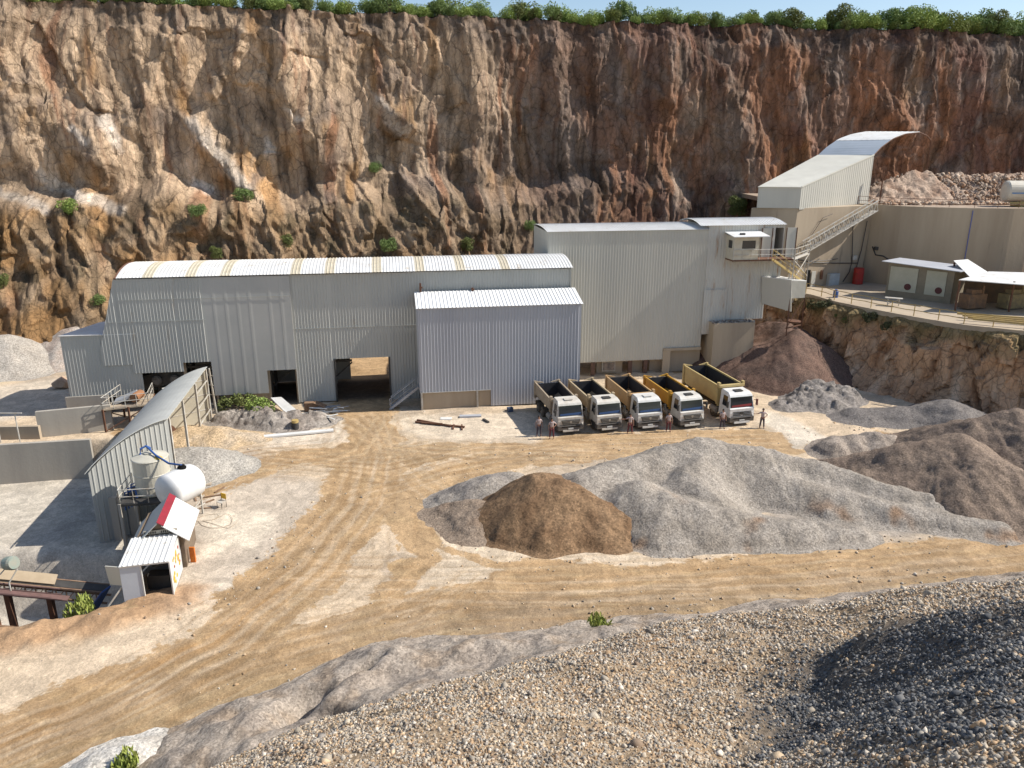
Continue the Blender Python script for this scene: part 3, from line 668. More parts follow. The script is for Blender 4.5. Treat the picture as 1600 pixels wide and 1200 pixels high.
# one-off rocks on the crest
def rock(name, label, p, r, m, seed, group=None, sq=(1, 1, .8)):
    rg = random.Random(seed); import bmesh
    bm = bmesh.new(); bmesh.ops.create_icosphere(bm, subdivisions=3, radius=1)
    pl = [(Vector((rg.uniform(-1, 1), rg.uniform(-1, 1), rg.uniform(-.6, 1))).normalized(), rg.uniform(.55, .85)) for _ in range(11)]
    for v in bm.verts:
        for nn, d in pl:
            e = v.co.dot(nn) - d
            if e > 0: v.co -= nn * e * .93
        v.co = Vector((v.co.x * sq[0], v.co.y * sq[1], v.co.z * sq[2])) * r
    me = bpy.data.meshes.new(name); bm.to_mesh(me); bm.free(); me.materials.append(m)
    o = bpy.data.objects.new(name, me); COL.objects.link(o); o.location = (p[0], p[1], p[2] + r * .3); o.rotation_euler = (0, 0, rg.uniform(0, 6))
    return tag(o, label, 'rock', group)
M['rockg'] = mat('grey rock', (.48, .46, .43), (.34, .31, .28), 3, .9, bump=.03, bscale=6)
M['rockb'] = mat('brown rock', (.26, .16, .10), (.16, .10, .065), 3, .9, bump=.03, bscale=6)
M['rockt'] = mat('tan rock', (.50, .36, .26), (.36, .24, .17), 1.5, .9, bump=.05, bscale=3)
p = V(1008, 990, 31.5); rock('rock', 'pale grey boulder on the crest of the bank near the green weed', (p.x, p.y, p.z - .25), .42, M['rockg'], 2)
for (a, b, yv, r_, lb) in ((1110, 988, 13.2, .17, 'dark brown rock on the crest of the coarse gravel, the larger of two together'), (1122, 997, 12.8, .13, 'dark brown rock on the crest of the coarse gravel, the smaller of two together'),
                          (645, 1040, 29, .33, 'dark round rock lying on the grey bank by the road')):
    p = V(a, b, yv); rock('rock', lb, (p.x, p.y, p.z - .05), r_, M['rockb'], int(a))
p = G(98, 602, .3); rock('rock', 'big orange tan boulder beside the low annex wall', p, 1.0, M['rockt'], 9)
# ================================================================ CLIFF
M['cliff'] = cliff_mat('quarried limestone face')
def path_pts(pts, ds):
    out = []; acc = 0
    for (x0, y0), (x1, y1) in zip(pts[:-1], pts[1:]):
        L = math.hypot(x1 - x0, y1 - y0); n = max(1, int(L / ds))
        for i in range(n): out.append((x0 + (x1 - x0) * i / n, y0 + (y1 - y0) * i / n))
    out.append(pts[-1]); return np.array(out)
def smooth1(a, w_):
    k = np.hanning(w_); k /= k.sum(); p = np.pad(a, (w_ // 2, w_ - 1 - w_ // 2), 'edge'); return np.convolve(p, k, 'valid')
CT = 42.4
LINE = [(-150, 82), (-110, 88), (-85, 95.5), (-34, 111), (0, 121), (41, 127), (88, 130.5), (125, 130), (165, 122)]
pp = path_pts(LINE, .17); px_ = smooth1(pp[:, 0], 101); py_ = smooth1(pp[:, 1], 101)
tx = np.gradient(px_); ty = np.gradient(py_); tl = np.hypot(tx, ty); nx_ = ty / tl; ny_ = -tx / tl     # towards the camera
sarc = np.cumsum(tl)
hz = np.arange(-1.0, CT + .01, .17)
Sg, Hg = np.meshgrid(sarc, hz); BX = np.broadcast_to(px_, Sg.shape); BY = np.broadcast_to(py_, Sg.shape)
top = CT - .9 * sstep(30, -30, px_) * 0 - .8 +  .9 * fbm(sarc / 9, sarc * 0, 3, 200) + .35 * fbm(sarc / 1.5, sarc * 0, 3, 201)
top = top - 1.0 * sstep(30, 100, px_)
HH = Hg / CT * top[None]
left = sstep(12, -25, BX)
sx = Sg + 2.0 * fbm(Sg / 9, HH / 14, 3, 202); hx = HH + 2.5 * fbm(Sg / 12, HH / 9, 3, 203)
D = 2.2 * fbm(sx / 20, hx / 34, 3, 204) + 1.1 * ridged(sx / 13, hx / 55, 2, 205) * (.6 + .5 * left)
f1, e1, r1 = facets(sx / 5.5 + hx * .045, hx / 9.5, 206, .9)
f2, e2, r2 = facets(sx / 1.9 - hx * .06, hx / 3.2, 207, .9)
f3, e3, r3 = facets(sx / .75, hx / 1.15, 208, .8)
rghm = np.clip(.6 + 1.1 * fbm(Sg / 14, HH / 12, 3, 209), .15, 1.6)
D = D + .8 * f1 * (.3 + .8 * left) + .50 * f2 * rghm * (.55 + .45 * left) + .30 * f3 * rghm - .05 * sstep(.10, 0, e1) - .07 * sstep(.08, 0, e2)
f4, e4, r4 = facets(sx / .42 + 3, hx / 1.6 + 5, 219, .8)
D = D + .16 * f4 * rghm + .55 * ridged(sx / 2.6, hx / 26, 4, 210) * (1 - .6 * left) + .34 * ridged((sx + .8 * fbm(Sg / 3, HH / 3, 2, 225)) / 1.1, hx / 9, 3, 221) * (1.2 - .9 * left) + .30 * fbm(Sg / .9, HH / 2.4, 5, 211)
# diagonal buttresses and clefts seen in the face: (top px, bottom px, width m, out m)
for (a0, b0, a1, b1, wd, out) in ((285, 185, 395, 305, 2.2, 3.2), (90, 180, 160, 245, 2.6, 2.6), (155, 180, 205, 330, 2.2, 1.8), (300, 270, 330, 330, 2.0, 1.5), (265, 55, 210, 200, 1.6, 1.6),
                                (330, 60, 300, 160, 1.6, -1.4), (445, 20, 470, 200, 2.8, 2.4), (505, 20, 520, 250, 2.2, 1.8), (385, 45, 330, 145, 1.0, 1.6), (65, 0, 80, 200, 3.0, -2.2), (560, 150, 625, 260, 3.0, -2.0), (590, 155, 640, 195, 1.2, 1.2),
                                (735, 40, 740, 300, 1.8, 1.5), (760, 150, 745, 330, 2.5, 1.6), (900, 40, 905, 150, 2.0, -1.5), (1055, 45, 1040, 150, 1.5, 1.7), (1120, 120, 1180, 270, 3.2, 2.2), (1000, 150, 1090, 330, 3.0, -1.3),
                                (1365, 150, 1415, 205, 1.6, 1.9), (1230, 60, 1250, 220, 1.2, .9), (830, 60, 835, 330, 2.5, -1.5), (0, 60, 60, 200, 5, 2.4), (440, 40, 440, 150, 1.5, 1.5), (700, 170, 770, 260, 2, -1.2)):
    def onface(a, b):
        d = ray(a, b); best = None
        i = np.argmin(np.abs(px_ / np.maximum(py_, 1) - d[0] / d[1])); t = py_[i] / d[1]; return sarc[i], CH + d[2] * t
    q0 = onface(a0, b0); q1 = onface(a1, b1)
    d, al, off = pdist(Sg + 1.0 * fbm(Sg / 3, HH / 3, 3, 212), HH + 1.0 * fbm(Sg / 3 + 7, HH / 3, 3, 213), [q0, q1])
    L = math.hypot(q1[0] - q0[0], q1[1] - q0[1])
    D = D + out * np.exp(-(d / wd) ** 2) * (.5 + .6 * al / L)
D = D * .80
# foot: steep broken lower bench on the left and centre, scree towards the ground
be = 17 + 4 * fbm(Sg / 18, Sg * 0, 2, 214); lowm = sstep(30, -20, BX)
bench = sstep(1.5, -1.5, HH - be - 3 * fbm(Sg / 6, HH / 30, 2, 215)) * (4.5 * lowm + .8)
D = D + bench + np.clip(be - HH, 0, 40) * .30 * lowm + np.clip(9 - HH, 0, 9) * .5
lowz = sstep(1, -2, HH - be) * lowm
D = D + lowz * (.9 * ridged(Sg / 3.0 + HH * .12, HH / 7, 3, 216) + .5 * f2)
D = D - .10 * (HH - 20) * (.9 + .3 * left)
D = D - 1.2 * sstep(3.5, 0, top[None] - HH) * (1 + fbm(Sg / 2, HH / 2, 2, 217))
for _k in range(2): D[1:-1, 1:-1] = .5 * D[1:-1, 1:-1] + .125 * (D[:-2, 1:-1] + D[2:, 1:-1] + D[1:-1, :-2] + D[1:-1, 2:])
CX = BX + nx_[None] * D; CY = BY + ny_[None] * D
CZ = HH + .45 * (f2 - .5) * rghm + .3 * fbm(Sg / 2, HH / 2, 3, 218)
CZ[-1] = top + .25 * fbm(sarc / .9, sarc * 0, 2, 219)
# ---- colours of the rock itself
RUST = (.34, .175, .10); RED = (.215, .115, .088); CRM = (.56, .43, .30); GRB = (.24, .195, .165); OCR = (.40, .235, .10); DRK = (.095, .075, .062); WHT = (.66, .60, .52)
cc = np.ones(Sg.shape + (3,)) * np.array(GRB)
cc = mixc(cc, CRM, sstep(-.30, .1, fbm(sx / 13, hx / 11, 4, 230) + .25) * left * .95)
ui = lambda a, b: onface(a, b)
for (a, b, rs, rh, m_) in ((200, 160, 13, 11, .9), (380, 180, 16, 12, .9), (120, 280, 15, 6, .85), (690, 120, 9, 8, .8), (620, 110, 7, 6, .6), (1100, 220, 7, 9, .6), (600, 200, 4, 4, .7)):
    s0, h0 = onface(a, b); g_ = np.exp(-((sx - s0) / rs) ** 2 - ((hx - h0) / rh) ** 2); cc = mixc(cc, CRM, np.clip(g_ * m_ * 1.2, 0, .9) * sstep(-.5, .25, fbm(sx / 5, hx / 5, 3, 231) + .25))
rt = sstep(-5, 25, BX)
cc = mixc(cc, RUST, rt * sstep(-.35, .25, fbm(sx / 8, hx / 16, 4, 232)) * .95)
cc = mixc(cc, RED, rt * sstep(-.1, .3, fbm(sx / 10, hx / 18, 4, 233)) * .85)
cc = mixc(cc, OCR, sstep(.10, .42, fbm(sx / 4.5, hx / 13, 4, 234)) * (.35 + .45 * left))
cc = mixc(cc, RUST, sstep(.16, .40, fbm(sx / 3, hx / 22, 4, 235)) * .75)
cc = mixc(cc, DRK, sstep(.12, .42, fbm(sx / 7, hx / 8, 4, 236)) * .55)
cc = mixc(cc, DRK, sstep(5, .5, top[None] - HH + 3.0 * fbm(Sg / 3, HH / 6, 3, 237)) * .5)
cc = mixc(cc, (.16, .085, .055), sstep(.2, .5, fbm(sx / 1.3, hx / 20, 3, 238)) * .55)
cc = mixc(cc, GRB, sstep(.15, .45, fbm(sx / 5, hx / 6, 4, 239)) * .6)
cc = mixc(cc, (.34, .27, .22), sstep(.1, .5, fbm(sx / 2.2, hx / 3.5, 4, 247)) * rt * .7)
cc = mixc(cc, (.24, .175, .105), lowz * (.55 + .35 * sstep(-.2, .3, fbm(Sg / 5, HH / 5, 4, 240))))
cc = mixc(cc, (.15, .125, .08), lowz * sstep(.05, .4, fbm(Sg / 2.5, HH / 2.5, 4, 241)) * .8)
cc = mixc(cc, OCR, lowz * sstep(-20, -60, BX) * sstep(-.2, .3, fbm(Sg / 6, HH / 6, 3, 242)) * .75)
for (a0, b0, a1, b1, wd) in ((300, 200, 385, 300, 1.5), (60, 280, 200, 320, 1.2), (165, 185, 180, 225, .9), (590, 155, 635, 190, 1.3), (455, 165, 475, 185, .8), (0, 300, 90, 330, .9), (420, 215, 425, 245, .9), (300, 275, 320, 300, .9), (120, 200, 140, 225, .8)):
    q0 = onface(a0, b0); q1 = onface(a1, b1); d, _, _ = pdist(sx, hx, [q0, q1]); cc = mixc(cc, WHT, sstep(wd, wd * .2, d + .5 * fbm(Sg / 1.2, HH / 1.2, 3, 243)) * .8)
cc = cc * (.82 + .36 * r2)[..., None] * (.9 + .2 * r3)[..., None] * (1 + .16 * fbm(Sg / .6, HH / 1.2, 3, 244))[..., None]
st = fbm(sx / .9, hx / 14, 4, 248) + .6 * fbm(sx / 3.5, hx / 30, 3, 249)
cc = cc * (1 - .42 * sstep(.05, .5, st) + .28 * sstep(-.05, -.5, st))[..., None] * (1 - .22 * sstep(.05, .0, e2))[..., None]
cc = cc * (.80 + .06 * left)[..., None] * np.array((1.03, .97, .925))
tag(grid_obj('cliff', CX, CY, CZ, M['cliff'], cc, smooth=False), kind='structure')
# flat hilltop behind the rim
tpx = CX[-1]; tpy = CY[-1]; tz = CZ[-1]
ks = [0, .6, 1.6, 3, 5, 8, 14, 30, 80, 300]
TX = np.stack([tpx - nx_ * k * 1.0 for k in ks]); TY = np.stack([tpy - ny_ * k for k in ks]); TZ = np.stack([tz + .02 + (.3 * sstep(0, 3, k) * (1 + fbm(sarc / 2, sarc * 0 + k, 2, 245))) - .0 * k for k in ks])
TX = TX[:, ::4]; TY = TY[:, ::4]; TZ = TZ[:, ::4]
tcx = mixc(np.ones(TX.shape + (3,)) * np.array((.15, .12, .07)), (.09, .10, .04), sstep(-.1, .3, fbm(TX / 3, TY / 3, 3, 246)))
tag(grid_obj('hilltop', TX, TY, TZ, M['ground'], tcx), kind='structure')

# ================================================================ BUSHES AND TREES
def foliage(seed, w_, h_, n, leaf, lumps=7, base=.1, stick=None, up=False):
    rg = np.random.RandomState(seed); cs = np.stack([rg.uniform(-.5, .5, lumps) * w_ * .75, rg.uniform(-.5, .5, lumps) * w_ * .75, h_ * (base + .15 + .55 * rg.rand(lumps))], 1)
    rs = (.20 + .16 * rg.rand(lumps)) * min(w_, h_ * 1.3)
    k = rg.randint(0, lumps, n); d = rg.randn(n, 3); d /= np.linalg.norm(d, axis=1)[:, None]
    rad = rs[k] * (.45 + .65 * rg.rand(n) ** .5); p = cs[k] + d * rad[:, None]
    p[:, 2] = np.maximum(p[:, 2], h_ * base * rg.rand(n))
    a = rg.randn(n, 3); a /= np.linalg.norm(a, axis=1)[:, None]
    if up: a = a * .5 + np.array((0, 0, 1)); a /= np.linalg.norm(a, axis=1)[:, None]
    b = np.cross(a, rg.randn(n, 3)); b /= np.linalg.norm(b, axis=1)[:, None]
    L = leaf * (.6 + .8 * rg.rand(n)); W_ = L * (.25 if up else .55)
    v = np.stack([p - a * L[:, None] * .5, p + b * W_[:, None] * .5, p + a * L[:, None] * .5, p - b * W_[:, None] * .5], 1).reshape(-1, 3)
    f = np.arange(4 * n).reshape(n, 4)
    return v, f
def leaf_obj(name, seed, w_, h_, n, leaf, m, trunk=None, **k):
    v, f = foliage(seed, w_, h_, n, leaf, **k); me = bpy.data.meshes.new(name); me.from_pydata(v.tolist(), [], f.tolist()); me.update(); me.materials.append(m)
    return bpy.data.objects.new(name, me)
M['leafs'] = mat('dull scrub leaves', (.07, .085, .035), (.12, .115, .05), 1.2, .9)
protos = []
mats_ = [M['leaf'], M['leafd'], M['leaf'], mat('olive leaves', (.10, .125, .035), (.17, .19, .05), .9, .85), M['leafd'], mat('yellow green leaves', (.13, .17, .03), (.20, .23, .045), .9, .85)]
for i in range(6):
    crown = leaf_obj('crown', 300 + i, 4.0 + .5 * (i % 3), 3.4 + .5 * (i % 2), 2600, .30, mats_[i], lumps=9)
    rg_ = random.Random(i); tb = MB()
    for q in range(4):
        a = rg_.uniform(0, 6.28); tb.tube([(0, 0, -.3), (math.cos(a) * .35, math.sin(a) * .35, 1.0), (math.cos(a) * .9, math.sin(a) * .9, 2.4)], .11, 6, .03)
    tr = tb.build('trunk', M['bark']); COL.objects.unlink(tr); protos.append((crown, tr))
def plant(i, p, sc, name, label, cat, group=None, rz=0.0):
    e = empty(name, p, label, cat, group, rz); e.scale = (sc, sc, sc)
    for pr in protos[i]:
        o = pr.copy(); COL.objects.link(o); o.parent = e
    return e
rb = random.Random(12)
rim = np.stack([tpx, tpy, tz], 1); hues = ['dark green', 'bright green', 'olive green']
k = 0; i0 = int(np.argmin(np.abs(px_ + 62))); i1 = int(np.argmin(np.abs(px_ - 108)))
i = i0
while i < i1:
    for row in (0, 1):
        j = min(i + rb.randint(0, 9), i1); back = (.4 + rb.random() * 1.2) if row == 0 else (3.5 + rb.random() * 4)
        x, y, z = rim[j]; x -= nx_[j] * back; y -= ny_[j] * back
        sc = (rb.uniform(.40, .75) if row == 0 else rb.uniform(.6, .95)) * rb.choice((.5, .7, .85, .85, .95, 1.15))
        if x > 50: sc *= 1.2
        plant(rb.randrange(6), (x, y, z - .15), sc, 'bush', 'round green bush in the unbroken row along the cliff top', 'bush', 'bushes along the rim of the cliff', rb.uniform(0, 6.28))
    i += rb.randint(6, 12)
# single scrub bushes on the rock, found by their place
def face_pt(px0, py0):
    d = ray(px0, py0); u = d[0] / d[1]; m = np.abs(CX / np.maximum(CY, 1) - u) < .004
    zz = CH + d[2] / d[1] * CY; e = np.abs(zz - CZ) + 100 * (~m); e += CY * .01; j = np.unravel_index(np.argmin(e), e.shape)
    return CX[j], CY[j], CZ[j]
scr = [(112, 328, .62, 0, 'bright green shrub alone on the pale ledge at the left of the cliff'), (385, 312, .5, 1, 'dark shrub on the ledge under the bright diagonal ridge of rock'), (312, 330, .45, 4, 'low dark shrub on the ledge left of the diagonal ridge of rock'),
       (590, 268, .45, 1, 'small dark shrub at the tip of the dark cleft in mid cliff'), (608, 385, .5, 4, 'dark shrub above the arched roof, left of the cliff centre'), (730, 385, .5, 3, 'olive shrub just above the arched roof'),
       (825, 355, .45, 4, 'dark shrub low on the cliff left of the tall cladded building'), (450, 380, .45, 3, 'olive shrub low on the scree above the arched roof, left of three'), (1155, 330, .75, 3, 'olive yellow bush on the rock left of the steel chute housing'),
       (160, 470, .4, 4, 'dark shrub low on the slope above the annex roof'), (345, 395, .4, 3, 'olive shrub just above the left end of the arched roof'), (10, 440, .4, 3, 'olive shrub at the left edge of the photo on the lower slope')]
for (a, b, sc, kk, lb) in scr:
    x, y, z = face_pt(a, b); plant(kk, (x, y - .5, z - .6), sc, 'shrub', lb, 'shrub', rz=a)
M['weed'] = mat('fresh weed leaves', (.24, .30, .06), (.34, .36, .09), 2, .8)
# weeds near the road
def weed(px0, py0, z0, sc, lb, m, seed, Yv=None):
    p = G(px0, py0, z0) if Yv is None else V(px0, py0, Yv)
    o = leaf_obj('weed', seed, 1.3 * sc, .95 * sc, 420, .40 * sc, m, lumps=5, up=True, base=.05); COL.objects.link(o); o.location = (p.x, p.y, p.z - .08); tag(o, lb, 'weed'); return o
weed(942, 985, .9, .9, 'yellow green weed growing on the grey bank beside the pale boulder', M['weed'], 400)
weed(194, 1215, .8, .9, 'green weed at the bottom edge of the photo by the white pile', M['weed'], 401)
weed(127, 962, -.3, 1.0, 'bright green weed at the rim of the sunken yard', M['weed'], 402)
o = leaf_obj('bush', 403, 3.2, 1.9, 1800, .22, M['leaf'], lumps=8); COL.objects.link(o); p = G(408, 648, .2); o.location = (p.x, p.y, 0); tag(o, 'green bush beside the debris under the dark loading opening', 'bush')
o = leaf_obj('bush', 404, 3.4, 1.3, 1500, .22, mats_[3], lumps=8); COL.objects.link(o); p = G(370, 640, 0); o.location = (p.x, p.y, 0); tag(o, 'low dull bush between the lattice posts and the green bush', 'bush')

# ================================================================ TERRACE AND ITS EARTH BANK
TZ0 = 7.5
edge = [(24, 100), (28.5, 92.5), (31, 89.5)] + gp((1262, 458), (1300, 470), (1400, 490), (1500, 507), (1600, 517), z=TZ0) + [(62, 58), (90, 50)]
ep = path_pts(edge, .2); ex = smooth1(ep[:, 0], 25); ey = smooth1(ep[:, 1], 25)
tx = np.gradient(ex); ty = np.gradient(ey); tl = np.hypot(tx, ty); bnx = ty / tl; bny = -tx / tl; bs = np.cumsum(tl)
bh = np.arange(-1, TZ0 + .01, .17); Sb, Hb = np.meshgrid(bs, bh); e_ = TZ0 - Hb
f2, e2, r2 = facets(Sb / 1.3 - Hb * .05, Hb / 2.6, 250, 1.0); f1, e1, r1 = facets(Sb / 3.4, Hb / 6, 251, .9)
Db = (e_ * .22 + .5 * ridged((Sb + .6 * fbm(Sb / 2, Hb / 3, 2, 252)) / 2.6, Hb / 9, 3, 253) + .42 * f2 + .8 * f1 + .2 * fbm(Sb / .6, Hb / 1.5, 4, 254) + np.clip(e_ - 5.5, 0, 5) * .7) * sstep(0, .8, e_) - .3
XB = ex[None] + bnx[None] * Db; YB = ey[None] + bny[None] * Db; ZB = Hb + .15 * fbm(Sb / .7, Hb, 3, 255) * sstep(0, .8, e_)
cb = np.ones(Sb.shape + (3,)) * np.array((.34, .235, .16))
cb = mixc(cb, (.26, .15, .085), sstep(-.1, .35, fbm(Sb / 2.0, Hb / 6, 4, 256)) * .85); cb = mixc(cb, (.44, .35, .27), sstep(.1, .4, fbm(Sb / 1.5, Hb / 3, 4, 257)) * .7)
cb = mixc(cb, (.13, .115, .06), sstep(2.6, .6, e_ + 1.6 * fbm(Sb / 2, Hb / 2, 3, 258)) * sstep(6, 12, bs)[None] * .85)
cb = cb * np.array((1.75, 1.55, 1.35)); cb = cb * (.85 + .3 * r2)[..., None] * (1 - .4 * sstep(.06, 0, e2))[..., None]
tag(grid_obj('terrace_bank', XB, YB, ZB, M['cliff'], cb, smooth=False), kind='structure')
tb_ = MB(); ring = [(a, b, TZ0) for a, b in zip(ex[::6], ey[::6])] + [(90, 120, TZ0), (24, 120, TZ0)]
tb_.prism(ring, (0, 0, -.5)); tag(tb_.build('terrace', M['concl']), kind='structure')
for q, (s_, hh_) in enumerate([(18, .9), (20, .6), (22.5, 1.4), (25.5, .9), (28, 1.3)]):
    j = int(np.argmin(np.abs(bs - s_))); o = leaf_obj('scrub', 420 + q, 1.8, 1.0, 700, .2, [M['leafs'], M['leafs'], mats_[3]][q % 3], lumps=6); COL.objects.link(o)
    o.location = (ex[j] + bnx[j] * .5, ey[j] + bny[j] * .5, TZ0 - hh_ - .5); tag(o, 'dry scrub hanging over the top of the earth bank under the yellow railing', 'scrub', 'scrub along the earth bank')
# ---- upper plateau behind the retaining wall
UZ = 16.9
WALL = [(43.3, 98.2), (44.8, 96.3), (46.5, 93.6), (49.5, 91.6), (53, 90.3), (57, 89.8), (60.5, 90.4), (63.2, 92.5), (66.5, 95.5), (75, 97), (100, 92)]
up = MB(); up.prism([(a, b + .35, UZ - .01) for a, b in zip(smooth1(path_pts(WALL[:9], .5)[:, 0], 5), smooth1(path_pts(WALL[:9], .5)[:, 1], 5))] + [(75, 97, UZ - .01), (100, 92, UZ - .01)] + [(130, 92, UZ - .01), (130, 150, UZ - .01), (36, 150, UZ - .01), (36, 101, UZ - .01)], (0, 0, -.6)); tag(up.build('upper_ground', mat('stony dust', (.40, .31, .23), (.30, .22, .16), 1, .95, bump=.03, bscale=4)), kind='structure')
wm = MB(); wp = path_pts(WALL[:9], .5); wx_ = smooth1(wp[:, 0], 5); wy_ = smooth1(wp[:, 1], 5)
lo = [(a, b, TZ0 - .2) for a, b in zip(wx_, wy_)]; hi = [(a, b, UZ + .12) for a, b in zip(wx_, wy_)]
bo = [(a, b + .5, TZ0 - .2) for a, b in zip(wx_, wy_)][::-1]; ho = [(a, b + .5, UZ + .12) for a, b in zip(wx_, wy_)][::-1]
n = len(lo)
for i in range(n - 1):
    wm.solid([lo[i], lo[i + 1], bo[n - 2 - i], bo[n - 1 - i]], [hi[i], hi[i + 1], ho[n - 2 - i], ho[n - 1 - i]])
w0 = wm.build('retaining_wall', M['conc'], origin=(55, 92, TZ0)); tag(w0, 'tall curved weathered concrete retaining wall behind the kiosks', 'wall')
# slope of loose stone closing the wall at its right end
heap('rubble_pile', 'stony slope at the right end of the curved concrete wall', 'rubble', [[(70, 94, 17.2), (64.5, 88, 12.5), (62, 84, 9.0)], [(76, 88, 17.0), (70, 80, 9)]], (.33, .24, .17), (.26, .18, .13), seed=150, material=M['rocky'], base=TZ0, bumpy=.3, k=.7, res=.2, rough=.4)
heap('rubble_pile', 'long heap of pale broken rock on the upper level behind the tank', 'rubble', [[(49, 104, 19.2), (54, 106, 20.4), (60, 107, 20.0), (68, 107, 20.2), (80, 108, 20.5), (92, 108, 20)], [(47, 101, 17.4), (55, 101, 17.4)]], (.44, .33, .25), (.30, .19, .13), seed=160, material=M['rocky'], base=UZ, bumpy=.25, k=.7, res=.2, rough=.7)
rg = np.random.RandomState(9); n = 6000; xs = 46 + 46 * rg.rand(n); ys = 97 + 9 * rg.rand(n)
def rub_h(x, y): return np.maximum(UZ, 20.2 - .7 * np.abs(y - 106) - np.maximum(0, 52 - x) * .35)
stones('rubble', 'loose pale and rusty boulders lying over the broken rock heap', xs, ys, rub_h(xs, ys) + .1, .16 + .5 * rg.rand(n) ** 3, np.array([(.48, .38, .29), (.38, .24, .155), (.34, .26, .20)])[rg.randint(0, 3, n)], 10, M['stone'])
# ================================================================ MAIN BUILDING
def cx(s, d): p = C(s, d, 0); return (p.x, p.y)
def face(mb, segs, d, **k):                # segs: (s0, s1, bottom0, bottom1, top0, top1)
    for s0, s1, b0, b1, t0, t1 in segs: mb.wall(cx(s0, d), cx(s1, d), b0, b1, t0, t1, **k)
sL = S(176, 437, .02)[0]; sL2 = S(157, 545, .02)[0]; zE = 12.45
sSeam = S(454.5, 472)[0]; sDL = S(523, 570)[0]; sDR = S(608.5, 570)[0]; sEnd = S(892.5, 415)[0]
zDoor = S(565, 560)[1]
bld = empty('processing_hall', C(0, 4, 0), 'long grey corrugated hall with a white arched roof and a drive-through passage', 'industrial building'); BO = bld.location
def zs(px, py, d): return S(px, py, d)[1]
f1 = MB(); d1 = .02
s207 = S(207, 571, d1)[0]; s286 = S(286, 566, d1)[0]; s330 = S(330, 566, d1)[0]; s417 = S(417, 577, d1)[0]; s345 = S(345, 600, d1)[0]
zb1 = zs(180, 571, d1); zb2 = zs(250, 582, d1); zb3 = zs(305, 566, d1); zb4 = max(1.0, zs(380, 616, d1)); zb5 = zs(440, 578, d1)
face(f1, [(sL2, sL, zb1, zb1, zs(157, 545, d1), zE), (sL, s207, zb1, zb1, zE, zE), (s207, s286, zb2, zb2, zE, zE), (s286, s330, zb3, zb3, zE, zE)], d1)
f1.build('front_wall', M['clad'], bld, BO)
f1 = MB(); face(f1, [(s330, s417, zb4, zb4, zE, zE), (s417, sSeam, zb5, zb5, zE, zE)], d1, pitch=1.05, h=.012)
o = f1.build('front_wall', mat('smooth sheet metal', (.375, .375, .355), (.42, .415, .39), .25, .6, bump=.012, bscale=.7, c3=(.40, .37, .32), amt3=.2), bld, BO); o['label'] = 'smooth grey wall panels with few seams'
f1 = MB(); sSh = S(652, 480)[0]
face(f1, [(sSeam, sDL, .15, .15, zE, zE), (sDL, sDR, zDoor, zDoor, zE, zE), (sDR, sEnd, 0, 0, zE, zE)], .2)
f1.wall(cx(sSeam, d1), cx(sSeam, .2), .15, .15, zE, zE, rib=False)
f1.build('front_wall', M['clad'], bld, BO)
bw = MB(); DEP = 8.0
for s0, s1, b in ((sL, sDL + 1.0, 0), (sDL + 1.0, sDR + 1.2, zDoor + .2), (sDR + 1.2, sEnd, 0)): bw.wall(cx(s1, DEP), cx(s0, DEP), b, b, zE, zE)
bw.build('back_wall', M['clad'], bld, BO)
ew = MB(); ew.wall(cx(sEnd, 0), cx(sEnd, DEP), 0, 0, zE, zE); ew.wall(cx(sL, DEP), cx(sL, d1), 5, 5, zE, zE); ew.wall(cx(sL, DEP), cx(sL, 3), 0, 0, 5, 5)
ew.wall(cx(sDL - .4, DEP), cx(sDL - .4, .6), 0, 0, zE, zE, rib=False); ew.wall(cx(sDR + .6, .2), cx(sDR + .6, DEP), 0, 0, zE, zE, rib=False)
arc = [C(0, d, zE + .8 * (1 - ((d - 4) / 4.25) ** 2)) - C(0, 0, 0) for d in np.linspace(0, 8, 9)]
for s in (sL + .3, sEnd):
    o_ = C(s, 0, 0); ew.prism([C(s, 0, zE - .05)] + [o_ + a for a in arc] + [C(s, 8, zE - .05)], EV * .05)
ew.build('end_wall', M['clad'], bld, BO)
def roofP(s0, s1, d0, d1_, z0, rise, mid, half, tilt=0):
    def P(u, v):
        d = d0 + (d1_ - d0) * v
        return C(s0 + (s1 - s0) * u, d, z0 + rise * (1 - ((d - mid) / half) ** 2))
    return P
strips = []
for px in (240, 305, 358, 465, 517, 589, 655, 717, 785):
    s_ = S(px, 425, 2)[0]; strips.append(s_)
rs0 = sL + .3; rs1 = sEnd + .15; cuts = [rs0] + [q for s_ in strips for q in (s_ - .45, s_ + .45)] + [rs1]
rf = MB(); tf = MB()
for i, (a, b) in enumerate(zip(cuts[:-1], cuts[1:])):
    mb = rf if i % 2 == 0 else tf
    mb.sheet(roofP(a, b, -.12, DEP + .15, zE + .08, .8, 4, 4.25), b - a, nv=12, pitch=.3, h=.04)
rfo = rf.build('roof', M['roofw'], bld, BO); tfo = tf.build('skylight_strips', M['rooft'], rfo)
tfo.data.transform(Matrix.Translation(-Vector(BO)))
rm = MB(); rm.tube([C(rs0 - .12, d, zE + .02 + .83 * (1 - ((d - 4) / 4.25) ** 2)) for d in np.linspace(-.1, 8, 12)], .09, 6)
for d in np.linspace(.5, 7.5, 7): rm.bar(C(rs0 - .1, d, zE + .76 * (1 - ((d - 4) / 4.25) ** 2)), C(rs0 - .1, d, zE - .4), .06)
rm.build('roof_truss', M['rust'], bld, BO)
pl = MB(); pl.wall(cx(s345, .75), cx(s417, .75), 0, 0, zb4 + .1, zb4 + .1, rib=False, th=.3)
for s in (s286 - .1, s330 + .1, s417, sSeam - .1): pl.bar(C(s, .75, 0), C(s, .75, 5), .22)
pl.build('plinth', M['concl'], bld, BO)
